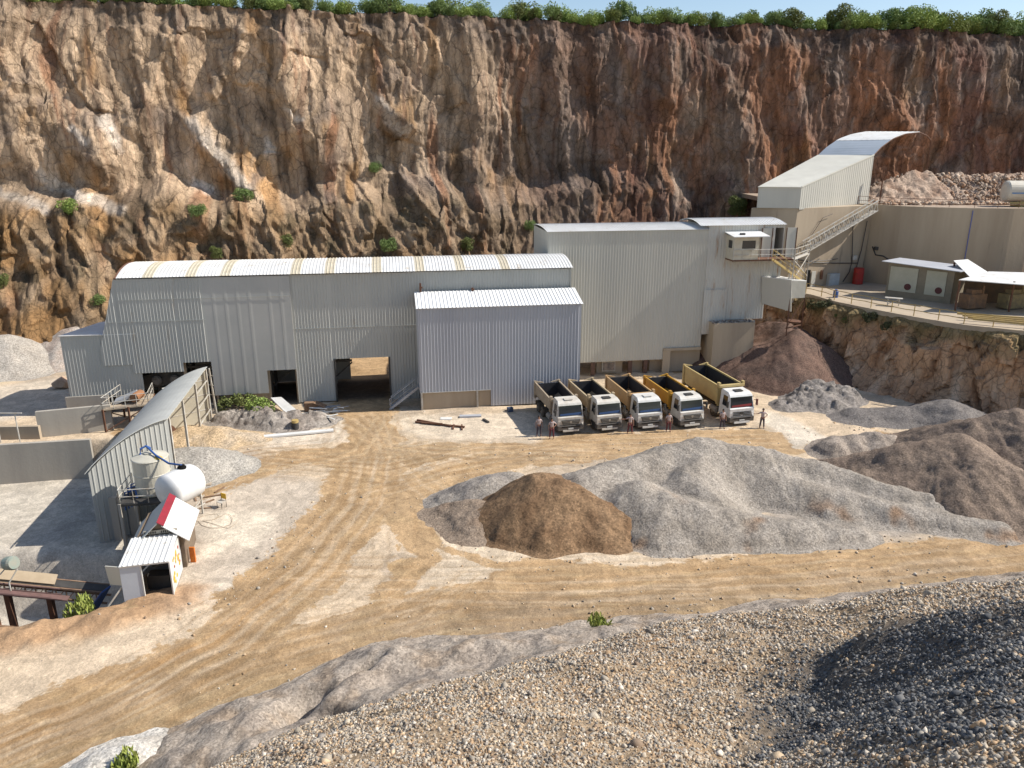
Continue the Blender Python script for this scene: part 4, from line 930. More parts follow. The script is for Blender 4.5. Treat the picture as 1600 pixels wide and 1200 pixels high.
# jambs and internal steelwork visible through the openings
for s0_, s1_, d_, z_ in ((sL - .9, s330, d1, 8.6), (sSeam, sSh, .2, 7.4), (sL, sSeam, d1, 10.6)):
    fr = MB(); fr.bar(C(s0_, d_ - .045, z_), C(s1_, d_ - .045, z_), .025, .05); fr.build('sheet_lap', M['clad'], bld, BO)
fr = MB()
for s in (sDL, sDR): j_ = MB(); j_.bar(C(s, .15, 0), C(s, .15, zDoor), .14); j_.build('door_jamb', M['dark'], bld, BO)
for s in np.arange(sL + 2, sDL - 1, 2.6):
    fr.bar(C(s, 2.2, 0), C(s, 2.2, 8), .25); fr.bar(C(s, 5, 0), C(s, 5, 8), .25)
    fr.bar(C(s, 2.2, 3.6), C(s + 2.6, 2.2, 3.6), .2); fr.bar(C(s, 2.2, 1.2), C(s + 2.6, 2.2, 3.4), .12)
fr.build('steel_frame', M['dark'], bld, BO)
# machinery under the left end
mch = empty('screening_machine', C(S(250, 610, 2)[0], 2.5, 0), 'dark screening machine with pulleys under the cut-away left end of the long hall', 'machine'); mo = mch.location
q = S(250, 610, 2)[0]; a = MB(); m_ = Matrix.Rotation(FA, 3, 'Z') @ Matrix.Rotation(R(-12), 3, 'Y')
a.box(C(q, 2.6, 2.6), (5.2, 1.8, 1.3), m=m_); a.bar(C(q - 2.7, 1.5, 3.2), C(q + 2.7, 1.5, 4.0), .2); a.build('screen_box', M['dark'], mch, mo)
a = MB()
for k in (-1.6, 0, 1.6): a.lathe(C(q + k, 1.55, 2.6), -NV, [(0, .45), (.12, .45), (.12, .35), (.2, .35)], 16)
a.build('pulleys', mat('greasy grey steel', (.16, .15, .14), (.08, .075, .07), 4, .5), mch, mo)
a = MB()
for k in (-2.4, 2.4):
    for dd_ in (1.7, 3.4): a.bar(C(q + k, dd_, -.1), C(q + k, dd_, 2.4), .18)
a.build('legs', M['rust'], mch, mo)

# ---- left annex: lower ribbed building on a concrete base
sa = S(93, 526, .15)[0]; sb = S(262, 560, .15)[0]; za = zs(93, 526, .15); zpl = zs(106, 621, .15); 
an = empty('annex', C((sa + sb) / 2, 4, 0), 'low ribbed grey annex on a concrete base at the left end of the hall', 'building'); AO = an.location
A0, B0 = cx(sa, .15), cx(sL2 + 3.2, .15); bk = G(160, 504, za - .2); A1 = (bk.x, bk.y); B1 = (B0[0] - .4, bk.y + 1.5)
a = MB(); a.wall(A0, B0, zpl, zpl, za, za, pitch=.28); a.wall(A1, A0, zpl, zpl, za - .2, za); a.wall(B1, A1, 0, 0, za, za - .2, rib=False); a.build('wall', M['clad'], an, AO)
a = MB(); a.solid([(A0[0] - .1, A0[1] - .15, za + .02), (B0[0], B0[1] - .15, za + .02), (B1[0], B1[1], za - .15), (A1[0] - .1, A1[1], za - .18)], [(A0[0] - .1, A0[1] - .15, za + .08), (B0[0], B0[1] - .15, za + .08), (B1[0], B1[1], za - .09), (A1[0] - .1, A1[1], za - .12)])
a.build('roof', M['roofw'], an, AO)
a = MB(); so = S(102, 622, .0)[0]
a.wall(cx(so, -.05), cx(S(176, 640, .6)[0], -.05), -.2, -.2, zpl + .06, zpl + .12, rib=False, th=.4)
a.wall(A1, cx(so, .8), -.2, -.2, zpl, zpl, rib=False, th=.3)
a.build('concrete_base', M['concg'], an, AO)
# platform with rails and little conveyor head between annex and arched shed
pf = empty('service_platform', G(205, 660), 'rusty service platform with pale handrails and a small belt head, beside the annex base', 'platform'); po = pf.location
zp = 2.1; a = MB(); pts = [G(160, 640, zp), G(232, 632, zp), G(240, 615, zp), G(190, 618, zp)]
a.prism(pts, (0, 0, -.12)); a.build('deck', M['concl'], pf, po)
a = MB()
for p in pts + [G(200, 636, zp)]: a.bar((p.x, p.y, 0), (p.x, p.y, zp), .14)
for i in range(4): p, q_ = pts[i], pts[(i + 1) % 4]; a.bar((p.x, p.y, .1), (q_.x, q_.y, zp - .1), .08)
a.build('posts', M['rust'], pf, po)
a = MB(); b_ = MB()
for i in (0, 1, 3):
    p, q_ = pts[i], pts[(i + 1) % 4]
    for hgt in (.55, 1.05): a.tube([(p.x, p.y, zp + hgt), (q_.x, q_.y, zp + hgt)], .03, 5)
    for t in np.linspace(0, 1, 5): r_ = p.lerp(q_, t); a.tube([(r_.x, r_.y, zp), (r_.x, r_.y, zp + 1.05)], .03, 5)
a.build('handrail', M['steel'], pf, po)
p = G(193, 628, zp); b_.box((p.x + .3, p.y, zp + .45), (1.9, 1.2, .25), m=Matrix.Rotation(.3, 3, 'Z') @ Matrix.Rotation(-.35, 3, 'Y')); b_.build('belt_head', mat('pale blue grey steel', (.45, .47, .50), (.3, .3, .3), 2, .5), pf, po)
b_ = MB(); b_.lathe((p.x + 1.35, p.y - .75, zp + .6), (0, 1, 0), [(0, .38), (1.3, .38)], 16); b_.build('drum', mat('orange rust', (.35, .16, .07), (.25, .12, .06), 3, .8), pf, po)

# ---- lit white store in front of the hall
sA = S(652, 483, -8)[0]
dS = 0.0
pA = G(657, 641); dS = (pA - P0).dot(NV); sA = S(652, 483, dS)[0]; sB = S(909, 473, dS)[0]; zS = S(652, 483, dS)[1]
st = empty('white_store', C((sA + sB) / 2, dS + 2, 0), 'tall plain lilac grey corrugated store with a bright white lean-to roof, left of the lorries', 'building'); SO = st.location
sc0 = S(767, 612, dS)[0]; zc = S(700, 612, dS)[1]
a = MB(); face(a, [(sA, sc0, zc, zc, zS, zS), (sc0, sB, .1, .1, zS, zS)], dS, pitch=.30)
dK = -.15
zR = zS + .9
a.wall(cx(sA, dK), cx(sA, dS), zc, zc, zR, zS); a.wall(cx(sB, dS), cx(sB, dK), 0, 0, zS, zR); a.build('wall', M['cladb'], st, SO)
a = MB(); a.sheet(lambda u, v: C(sA - .12 + (sB - sA + .24) * u, dS - .15 + (dK - dS + .15) * v, zS + .06 + .9 * v), sB - sA + .24, nv=1, pitch=.34, h=.05); a.build('roof', mat('clean white roof', (.78, .78, .77), (.72, .72, .70), .5, .5), st, SO)
a = MB(); a.wall(cx(sA + .1, dS + .15), cx(sc0, dS + .15), -.1, -.1, zc, zc, rib=False, th=.15); a.wall(cx(sA + .15, dK), cx(sA + .15, dS + .2), -.1, -.1, zc, zc, rib=False, th=.15); a.build('concrete_panel', M['conc'], st, SO)
a = MB(); s75 = S(746, 620, dS)[0]
for s in (sA + .12, s75): a.bar(C(s, dS - .02, 0), C(s, dS - .02, zc + .03), .16)
a.bar(C(sA, dS - .03, zc), C(sc0, dS - .03, zc), .06); a.build('frame_post', M['steel'], st, SO)
# rusty bits left standing above its roof
for (px, h_, lb) in ((657, .9, 'dark rusty stub standing at the left end of the white store roof'), (738, .35, 'tiny dark stub behind the middle of the white store roof')):
    s_, z_ = S(px, 457, dK); a = MB(); a.bar(C(s_, dK - .1, zR - .1), C(s_, dK - .1, zR + h_), .16); a.box(C(s_ + .05, dK - .15, zR + h_ * .55), (.3, .2, .14), FA); o = a.build('stub', M['rust'], None, C(s_, dK, zR)); tag(o, lb, 'bracket')
# stair at the left of the store
def stair(name, lab, a0, a1, wid, side, mtr, group=None, steps=12, railh=1.0, onlyrail=False):
    a0 = Vector(a0); a1 = Vector(a1); side = Vector(side).normalized() * wid
    e = empty(name, a0, lab, 'stairs', group); o_ = e.location
    s = MB(); s.bar(a0, a1, .06, .22); s.bar(a0 + side, a1 + side, .06, .22); s.build('stringer', mtr, e, o_)
    s = MB(); n = steps
    for i in range(n): p = a0.lerp(a1, (i + .5) / n); s.prism([p, p + side, p + side + (a1 - a0).normalized() * .01 + Vector((a1.x - a0.x, a1.y - a0.y, 0)).normalized() * .25, p + Vector((a1.x - a0.x, a1.y - a0.y, 0)).normalized() * .25], (0, 0, -.04))
    s.build('treads', mtr, e, o_)
    for k in (0, 1):
        s = MB(); off = side * k; U = Vector((0, 0, 1))
        s.tube([a0 + off + U * railh, a1 + off + U * railh], .028, 6); s.tube([a0 + off + U * railh * .5, a1 + off + U * railh * .5], .022, 6)
        for t in np.linspace(0.02, .98, max(3, int((a1 - a0).length / 1.2))): p = a0.lerp(a1, t) + off; s.tube([p, p + U * railh], .028, 6)
        s.build('handrail', mtr, e, o_)
    return e
g0 = G(609, 640); g1 = V(654, 605, g0.y + 1.0)
stair('metal_stairs', 'grey metal stairs climbing to the left side of the white store', (g0.x, g0.y, 0), (g1.x, g1.y, g1.z), .9, (0, 1, 0), mat('galvanised steel', (.45, .46, .47), (.36, .36, .36), 3, .5), steps=10)

# ================================================================ TALL BUILDING
dT = 5.0
sT0 = S(857, 363, dT)[0]; sT1 = S(1108, 358, dT)[0]; zT = S(980, 361, dT)[1]; sTm = S(1035.5, 560, dT)[0]; zTb = S(970, 564, dT)[1]; zTc = S(1070, 546, dT)[1]
tb = empty('tall_plant_house', C((sT0 + sT1) / 2, dT + 4, 0), 'tall cream grey corrugated plant house on concrete columns behind the lorries', 'industrial building'); TO = tb.location
a = MB(); face(a, [(sT0, sTm, zTb, zTb, zT, zT), (sTm, sT1, zTc, zTc, zT, zT)], dT, pitch=.3); a.wall(cx(sT0, dT + 8), cx(sT0, dT), 6, 6, zT, zT); a.wall(cx(sT1, dT), cx(sT1, dT + 8), 3, 3, zT, zT); a.wall(cx(sT1, dT + 8), cx(sT0, dT + 8), 5, 5, zT, zT)
a.build('wall', M['cladw'], tb, TO)
a = MB(); a.sheet(roofP(sT0 - .15, sT1 + .1, dT - .15, dT + 8.1, zT + .05, .28, dT + 4, 4.2), sT1 - sT0, nv=8, pitch=.3); a.build('roof', M['roofw'], tb, TO)
a = MB(); sq = [S(x_, 575, dT + .3)[0] for x_ in (900, 926, 984, 1010, 1034)]
a.wall(cx(S(932, 580, dT + .8)[0], dT + .8), cx(S(972, 580, dT + .8)[0], dT + .8), 0, 0, zTb + .1, zTb + .1, rib=False, th=.3)
a.wall(cx(S(986, 580, dT + .8)[0], dT + .8), cx(S(1003, 580, dT + .8)[0], dT + .8), 0, 0, zTb + .1, zTb + .1, rib=False, th=.3)
a.wall(cx(S(1014, 580, dT + .8)[0], dT + .8), cx(S(1036, 580, dT + .8)[0], dT + .8), 0, 0, zTb + .1, zTb + .1, rib=False, th=.3)
a.wall(cx(sTm + .8, dT + .5), cx(sT1 + .2, dT + .5), 0, 0, zTc + .05, zTc + .05, rib=False, th=.3)
a.bar(C(sTm + .4, dT + .1, 0), C(sTm + .4, dT + .1, zTc), .8, .5); a.bar(C(sTm, dT - .05, zTc + .1), C(sT1, dT - .05, zTc + .1), .3); a.bar(C(sT0, dT + .3, zTb + .1), C(sTm, dT + .3, zTb + .1), .35)
a.build('concrete_wall', M['concl'], tb, TO)
a = MB()
for s_ in (S(926, 575, dT + .3)[0], S(984, 575, dT + .3)[0], S(1008, 575, dT + .3)[0]): a.bar(C(s_, dT + .3, 0), C(s_, dT + .3, zTb + .2), .42)
a.build('column', mat('brown stained column', (.16, .09, .06), (.10, .06, .05), 2, .9), tb, TO)
a = MB(); a.box(C(S(953, 574, dT)[0], dT + .55, zTb - .7), (1.5, .1, 1.1), FA); a.build('window_frame', M['steel'], tb, TO)
a = MB(); a.box(C(S(953, 574, dT)[0], dT + .47, zTb - .7), (1.25, .1, .85), FA); a.build('window_pane', mat('dirty glass', (.06, .055, .06), (.25, .20, .17), 3, .3), tb, TO)
# ================================================================ HEAD HOUSE (right part, with cabin and doors)
dF = 5.0
sF1 = S(1226, 350, dF)[0]; zF = S(1160, 352, dF)[1]; sFp = S(1191, 500, dF)[0]; zFp = S(1150, 499, dF)[1]
hh = empty('head_house', C((sT1 + sF1) / 2, dF + 3, 0), 'narrow rust streaked head house with a low arched roof, right of the plant house', 'industrial building'); HO = hh.location
sdr0 = S(1208, 400, dF)[0]; sdr1 = S(1222, 400, dF)[0]; sd0 = S(1196, 400, dF)[0]; zd0 = S(1200, 402, dF)[1]; zd1 = S(1200, 356, dF)[1]
a = MB(); face(a, [(sT1, sFp, zFp, zFp, zF, zF), (sFp, sdr0, zd0 - 3.5, zd0 - 3.5, zd0 - .1, zd0 - .1), (sFp, sdr0, zd0, zd0, zF, zF), (sdr0, sdr1, zd1, zd1, zF, zF), (sdr0, sdr1, zd0 - 3.5, zd0 - 3.5, zd0, zd0), (sdr1, sF1, zd0 - 3.5, zd0 - 3.5, zF, zF)], dF, pitch=.3)
a.wall(cx(sF1, dF), cx(sF1, dF + 6), 8, 8, zF, zF, rib=False); a.wall(cx(sF1, dF + 6), cx(sT1, dF + 6), 4, 4, zF, zF, rib=False); a.wall(cx(sT1 - .0, dF + 6), cx(sT1 - .0, dF), zT, zT, zF, zF, rib=False)
M['cladr'] = mat('rust streaked sheet metal', (.50, .48, .43), (.55, .54, .49), .5, .6, bump=.003, bscale=5, streak=True, c3=(.33, .19, .10), amt3=.55)
a.build('wall', M['cladr'], hh, HO)
a = MB(); face(a, [(sT1 - .1, S(1132, 500, dF)[0], zFp - 1.5, zFp - 1.5, S(1120, 452, dF)[1], S(1120, 452, dF)[1])], dF - .12, pitch=.3); a.build('lower_wall_panel', M['cladr'], hh, HO)
a = MB(); a.sheet(roofP(sT1 - 1.0, sF1 + .2, dF - .2, dF + 6.1, zF + .05, .45, dF + 3, 3.15), sF1 - sT1 + 1.2, nv=8, pitch=.3); a.build('roof', M['roofw'], hh, HO)
a = MB(); a.box(C((sdr0 + sdr1) / 2, dF + 2.0, (zd0 + zd1) / 2), (sdr1 - sdr0 + .6, .1, zd1 - zd0 + .8), FA); a.build('dark_interior', M['dark'], hh, HO)
for s_, dd_ in ((sd0 - .1, .0), (sdr1 + .75, 0)):
    a = MB(); a.box(C(s_, dF - .12, (zd0 + zd1) / 2), (1.15, .06, zd1 - zd0), FA); o = a.build('door', M['cladw'], hh, HO)
    f_ = MB(); f_.bar(C(s_ - .58, dF - .17, zd0), C(s_ - .58, dF - .17, zd1), .08); f_.bar(C(s_ + .58, dF - .17, zd0), C(s_ + .58, dF - .17, zd1), .08); q_ = f_.build('door_frame', M['rust'], o); q_.data.transform(Matrix.Translation(-Vector(HO)))
# concrete block under the head house
sb0 = S(1116, 505, dF - 1.5)[0]; sb1 = S(1180, 505, dF - 1.5)[0]; zbk = S(1140, 505, dF - 1.5)[1]
a = MB(); a.solid([C(sb0, dF - 1.5, 0), C(sb1, dF - 1.5, 0), C(sb1 + 1.5, dF + 5, 0), C(sb0, dF + 5, 0)], [C(sb0, dF - 1.5, zbk), C(sb1, dF - 1.5, zbk), C(sb1 + 1.5, dF + 5, zbk), C(sb0, dF + 5, zbk)])
o = a.build('concrete_block', M['concl'], None, C((sb0 + sb1) / 2, dF + 2, 0)); tag(o, 'pale concrete foundation block below the rust streaked head house', 'foundation')
rg = np.random.RandomState(5); n = 90; ss = sb0 + (sb1 - sb0) * rg.rand(n); ddn = dF - 1.4 + 1.0 * rg.rand(n); pp_ = [C(a_, b_, zbk) for a_, b_ in zip(ss, ddn)]
stones('rubble', 'small rubble lying on top of the concrete foundation block', np.array([p.x for p in pp_]), np.array([p.y for p in pp_]), np.full(n, zbk), .1 + .25 * rg.rand(n), np.array([(.40, .36, .32), (.20, .17, .15)])[rg.randint(0, 2, n)], 12, M['stone'])
# control cabin hung on the wall
cb_ = empty('control_cabin', C(S(1163, 400, dF - 2)[0], dF - 1, zd0 - .1), 'small cream control cabin with a window, hung high on the head house wall', 'cabin'); KO = cb_.location
k0 = S(1145, 405, dF - 1.9)[0]; k1 = S(1184, 405, dF - 1.9)[0]; kz0 = S(1165, 406, dF - 1.9)[1]; kz1 = S(1165, 370, dF - 1.9)[1]; kw0 = S(1159, 392, dF - 1.9)[0]; kw1 = S(1180, 392, dF - 1.9)[0]; kv0 = kz0 + 1.15; kv1 = kz1 - .4
CRMW = mat('cream cabin panel', (.58, .53, .42), (.50, .44, .33), 1, .6, c3=(.30, .18, .10), amt3=.4)
a = MB()
for s0, s1, b, t in ((k0, kw0, kz0, kz1), (kw0, kw1, kz0, kv0), (kw0, kw1, kv1, kz1), (kw1, k1, kz0, kz1)): a.wall(cx(s0, dF - 1.9), cx(s1, dF - 1.9), b, b, t, t, rib=False, th=.08)
for s_, sg in ((k0, -1), (k1, 1)):
    lo_, hi_ = (dF - 1.5, dF - .5)
    for d0_, d1_, b, t in ((dF - 1.9, lo_, kz0, kz1), (lo_, hi_, kz0, kv0), (lo_, hi_, kv1, kz1), (hi_, dF, kz0, kz1)):
        A_, B_ = (cx(s_, d1_), cx(s_, d0_)) if sg < 0 else (cx(s_, d0_), cx(s_, d1_))
        a.wall(A_, B_, b, b, t, t, rib=False, th=.08)
a.build('wall', CRMW, cb_, KO)
a = MB(); a.prism([C(k0, dF - 1.95, kz0), C(k1 + 4.0, dF - 1.95, kz0), C(k1 + 4.0, dF, kz0), C(k0, dF, kz0)], (0, 0, -.15)); a.build('floor', M['rust'], cb_, KO)
a = MB(); a.prism([C(k0 - .3, dF - 2.4, kz1), C(k1 + .9, dF - 2.4, kz1), C(k1 + .9, dF, kz1 + .3), C(k0 - .3, dF, kz1 + .3)], (0, 0, .08)); a.build('roof', M['roofw'], cb_, KO)
a = MB(); a.box(C((kw0 + kw1) / 2, dF - 1.8, (kv0 + kv1) / 2), (kw1 - kw0, .04, kv1 - kv0), FA); a.build('window_pane', M['glass'], cb_, KO); a = MB(); a.box(C(k0 + .1, dF - 1.0, (kv0 + kv1) / 2), (.04, 1.0, kv1 - kv0), FA); a.build('window_pane', M['glass'], cb_, KO)
a = MB()
for t in np.linspace(0, 1, 8):
    s_ = k0 + (k1 + 4.0 - k0) * t; a.tube([C(s_, dF - 2.0, kz0), C(s_, dF - 2.0, kz0 + 1.05)], .025, 5)
for h_ in (.5, 1.05): a.tube([C(k0, dF - 2.0, kz0 + h_), C(k1 + 4.0, dF - 2.0, kz0 + h_)], .028, 5)
a.build('handrail', M['steel'], cb_, KO)
a = MB(); a.box(C(S(1163, 366, dF - 2)[0], dF - 1.6, kz1 + .2), (.5, .3, .3), FA); a.build('roof_lamp', M['dark'], cb_, KO)

# ================================================================ CHUTE HOUSE AND CONCRETE BLOCK ON THE RIGHT
FL, FRt, BRt, BLt = (28.8, 92.5), (33.5, 91.6), (45.2, 100.0), (39.5, 103.5)
zW0, zW1, zWb = 19.25, 22.75, 16.9
ch = empty('chute_house', (36, 97, UZ), 'cream sheet metal chute house with a steep sloping roof, standing on the concrete block', 'industrial building'); CO = ch.location
a = MB(); a.wall(FL, FRt, zWb, zWb, zW0, zW0, rib=False, th=.05); a.wall(FRt, BRt, zWb - .15, zWb + .05, zW0, zW1, pitch=.42, h=.03); a.wall(BRt, BLt, zWb, zWb, zW1, zW1, rib=False, th=.05); a.wall(BLt, FL, zWb, zWb, zW1, zW0, rib=False, th=.05)
a.build('wall', M['cladw'], ch, CO)
a = MB(); V3 = lambda p, z: Vector((p[0], p[1], z))
a.sheet(lambda u, v: (V3(FL, zW0).lerp(V3(FRt, zW0), u)).lerp(V3(BLt, zW1).lerp(V3(BRt, zW1), u), v) + Vector((0, 0, .06)) + (Vector((-.15, -.15, 0)) if v == 0 else Vector((0, 0, 0))), 5.2, nv=2, rib=False, th=.05)
a.bar(V3(FRt, zW0 + .08), V3(BRt, zW1 + .08), .14); a.bar(V3(FL, zW0 + .06), V3(FRt, zW0 + .06), .1); a.build('roof', mat('cream roof sheet', (.60, .58, .50), (.54, .52, .45), .6, .5), ch, CO)
cn = empty('curved_canopy', (46, 104, UZ), 'curved metal canopy rising over the tipping hopper behind the chute house', 'canopy'); NO = cn.location
prof = [((39.5, 103.5, 22.75), (45.1, 99.9, 22.85)), ((40.8, 104.3, 23.75), (46.4, 101.0, 23.8)), ((42.6, 105.3, 24.75), (48.4, 102.4, 24.85)), ((44.8, 106.5, 25.4), (50.6, 103.8, 25.45)), ((47.2, 107.8, 25.75), (53.0, 105.0, 25.65))]
def canP(u, v):
    t = v * (len(prof) - 1); i = min(int(t), len(prof) - 2); t -= i; A_ = Vector(prof[i][0]).lerp(Vector(prof[i + 1][0]), t); B_ = Vector(prof[i][1]).lerp(Vector(prof[i + 1][1]), t); return A_.lerp(B_, u)
a = MB(); a.sheet(lambda u, v: canP(u, v * .45), 6, nv=6, rib=False, th=.04); a.build('lower_sheet', mat('blue grey sheet', (.36, .40, .45), (.32, .36, .40), .5, .5), cn, NO)
a = MB(); a.sheet(lambda u, v: canP(u, .45 + v * .55) + Vector((0, 0, .03)), 6, nv=6, rib=True, pitch=.6, h=.02, th=.04); a.build('upper_sheet', M['roofw'], cn, NO)
a = MB(); a.tube([Vector(p[1]) - Vector((0, 0, .08)) for p in prof] + [(54.6, 106.2, 25.2), (55.6, 106.9, 24.6)], .07, 6); a.tube([(55.6, 106.9, 24.6), (55.6, 106.9, 16.8)], .08, 6); a.tube([(47.2, 107.8, 25.6), (47.2, 107.8, 17)], .08, 6); a.build('frame', M['rust'], cn, NO)
blk = empty('concrete_block', (38, 95, TZ0), 'big weathered concrete block carrying the cream chute house', 'concrete structure'); LO = blk.location
a = MB(); w2 = [(28.3, 92.8), (33.4, 91.75), (44.6, 96.9), (45.3, 100.5), (39.5, 104)]; w2b = [(27.6, 92.4), (32.6, 91.2), (43.6, 96.2), (45.3, 101), (39.5, 104.5)]
a.solid([(x_, y_, TZ0 - 3) for x_, y_ in w2b], [(x_, y_, UZ - .02) for x_, y_ in w2]); a.build('wall', M['conc'], blk, LO)
a = MB(); a.box((0, 0, 0), (.9, .1, 2.1)); 
dpos = V(1260, 433, 91.0)
def onblk(px, py, off=.08):                # point on the block's long face
    A_, B_ = Vector((33.0, 91.45, 0)), Vector((44.1, 96.5, 0)); r = Vector(ray(px, py)); e = (B_ - A_).normalized(); n_ = Vector((e.y, -e.x, 0)); c_ = Vector((0, 0, CH)); t = (A_ - c_).dot(n_) / r.dot(n_); return c_ + r * t + n_ * off, math.atan2(e.y, e.x)
def onbox(mb, x0, y0, x1, y1, dep):
    p, an_ = onblk((x0 + x1) / 2, (y0 + y1) / 2, dep / 2 + .05); q0, _ = onblk(x0, (y0 + y1) / 2); q1, _ = onblk(x1, (y0 + y1) / 2); r0, _ = onblk((x0 + x1) / 2, y0); r1, _ = onblk((x0 + x1) / 2, y1)
    mb.box(p, (max(.1, (q1 - q0).length), dep, max(.1, r0.z - r1.z)), an_); return p
a = MB(); onbox(a, 1258, 422, 1264, 449, .1); a.build('doorway', M['black'], blk, LO)
a = MB(); onbox(a, 1266, 424, 1272, 450, .12); a.build('door', M['cladw'], blk, LO)
a = MB(); onbox(a, 1281, 422, 1284, 436, .15); a.build('hook', M['rust'], blk, LO)
a = MB(); onbox(a, 1331, 399, 1337, 406, .2); a.build('junction_box', M['steel'], blk, LO)
cbm = mat('black cable', (.03, .028, .03), None, 1, .6)
def wire(mb, pts, r=.04, off=.1): mb.tube([onblk(x_, y_, off)[0] for x_, y_ in pts], r, 5)
a = MB(); wire(a, [(1243, 405), (1270, 410), (1300, 411), (1340, 411)], .05); wire(a, [(1332, 342), (1331, 380), (1330, 410), (1326, 425), (1316, 440)], .05); wire(a, [(1354, 345), (1345, 390), (1338, 415), (1335, 432)], .05); wire(a, [(1250, 410), (1265, 413), (1280, 404)], .04)
wire(a, [(1265, 408), (1290, 407), (1308, 404)], .04); wire(a, [(1246, 382), (1262, 375), (1272, 360), (1285, 340), (1300, 334)], .03)
o = a.build('cables', cbm, blk, LO)
eb = MB(); p = onbox(eb, 1291, 427, 1306, 445, .5); o = eb.build('electric_cabinet', mat('pale blue grey enamel', (.42, .47, .50), (.36, .38, .38), 2, .5), None, p - Vector((0, 0, .8))); tag(o, 'pale blue grey electric cabinet standing against the concrete block', 'cabinet')
p, _ = onblk(1330, 437, 1.0); a = MB(); a.lathe((p.x, p.y, TZ0), (0, 0, 1), [(0, .55), (.05, .62), (.6, .60), (.62, .64), (.68, .6), (1.3, .6), (1.32, .64), (1.38, .6), (1.95, .6), (2.0, .5)], 20); o = a.build('red_drum', M['red'], None, (p.x, p.y, TZ0), smooth=False); tag(o, 'red steel drum standing at the foot of the concrete block', 'drum')
p = G(1308, 466, TZ0); a = MB(); a.lathe((p.x, p.y + .5, TZ0), (0, 0, 1), [(0, .28), (.7, .28), (.8, .15), (.9, .15)], 14); o = a.build('plastic_drum', M['blue'], None, (p.x, p.y + .5, TZ0)); tag(o, 'small blue plastic drum standing at the yellow railing', 'drum')
# white truss stair along the block
q0, an_ = onblk(1247, 393, .5); q1, _ = onblk(1358, 328, .5)
e = empty('truss_stairs', q0, 'long white lattice truss stairs climbing along the concrete block to the upper level', 'stairs'); eo = e.location
nrm = Vector((math.sin(an_), -math.cos(an_), 0)); side = nrm * .8
a = MB(); a.prism([q0, q0 + side, q1 + side, q1], (0, 0, -.08)); a.build('treads', M['steel'], e, eo)
for k in (0, 1):
    a = MB(); of = side * k; U = Vector((0, 0, 1.25)); nn = 15
    a.bar(q0 + of, q1 + of, .1); a.bar(q0 + of + U, q1 + of + U, .1)
    for i in range(nn):
        t0 = i / nn; t1 = (i + 1) / nn; b0 = q0.lerp(q1, t0) + of; b1 = q0.lerp(q1, t1) + of; tm = q0.lerp(q1, (t0 + t1) / 2) + of + U
        a.bar(b0, tm, .05); a.bar(tm, b1, .05)
    a.build('side_truss', M['steel'], e, eo)
# landing and yellow stair down
kzr = kz0; l0 = C(k1 + 2.6, dF - 1.9, kzr); l1 = V(1247, 432, l0.y - .5)
stair('yellow_stairs', 'yellow painted stairs running down from the cabin platform to the steel box', V(1206, 405, C(k1 + 2, dF - 2.3, 0).y), V(1254, 441, C(k1 + 2, dF - 2.3, 0).y + 2.5), .8, (0, -1, 0), M['yell'], steps=14)
e = empty('landing', C(k1 + 4.0, dF - 1, TZ0), 'lattice landing between the cabin platform and the long white truss stairs', 'platform'); eo = e.location
a = MB(); p0 = C(k1 + 4.0, dF - 1.4, kzr); p1 = q0 + nrm * .4
a.prism([p0, p0 + Vector((0, -1, 0)), p1 + Vector((.3, -1.0, 0)), p1 + Vector((.3, 0, 0))], (0, 0, -.08)); a.build('deck', M['steel'], e, eo)
a = MB()
for p in (p0, p0 + Vector((0, -1, 0)), p1 + Vector((.3, -1, 0)), p1 + Vector((.3, 0, 0)), p0.lerp(p1, .5)):
    a.bar((p.x, p.y, 6.8), (p.x, p.y, p.z + 1.1), .09)
for h_ in (.5, 1.1): a.bar(p0 + Vector((0, -1, h_)), p1 + Vector((.3, -1, h_)), .05)
a.bar(p0 + Vector((0, -1, -2.4)), p1 + Vector((.3, -1, 0)), .07); a.bar(p0 + Vector((0, -1, -.1)), p1 + Vector((.3, -1, -2.6)), .07); a.build('frame', M['steel'], e, eo)
# protruding steel box (chute) below
e = empty('steel_chute_box', V(1225, 470, 80), 'cream steel box jutting out below the yellow stairs, with a short ribbed end', 'chute'); eo = e.location
Yb = C(sFp, dF, 0).y - .3
c1 = V(1191, 433, Yb); c2 = V(1237, 438, Yb - 3.0); c3 = V(1236, 487, Yb - 3.0); c4 = V(1190, 474, Yb); c5 = V(1260, 439, Yb - 1.2); c6 = V(1212, 431, Yb + 1.8)
a = MB(); a.prism([c1, c4, c3, c2], Vector((.06, .08, 0))); a.build('side_plate', M['cladw'], e, eo)
a = MB(); a.prism([c1, c2, c5, c6], (0, 0, .06)); a.build('top_plate', M['roofw'], e, eo)
zlow = c5.z - 1.8; a = MB(); a.wall((c2.x, c2.y), (c5.x, c5.y), c2.z - 1.9, zlow, c2.z, c5.z, pitch=.22, h=.05); a.build('end_plate', M['cladw'], e, eo)
a = MB()
for p in (c2, c5): a.bar((p.x + .1, p.y + .2, 4.5), (p.x + .1, p.y + .2, p.z - 1.5), .1)
a.bar((c2.x, c2.y + .2, 5.3), (c5.x, c5.y + .2, 5.3), .1); a.bar((c2.x, c2.y + .2, 5.3), (c5.x, c5.y + .2, c5.z - 2), .06); a.lathe((c2.x + 1, c2.y + .8, 5.9), (0, 0, 1), [(0, .7), (.12, .7)], 16); a.build('support_frame', M['rust'], e, eo)
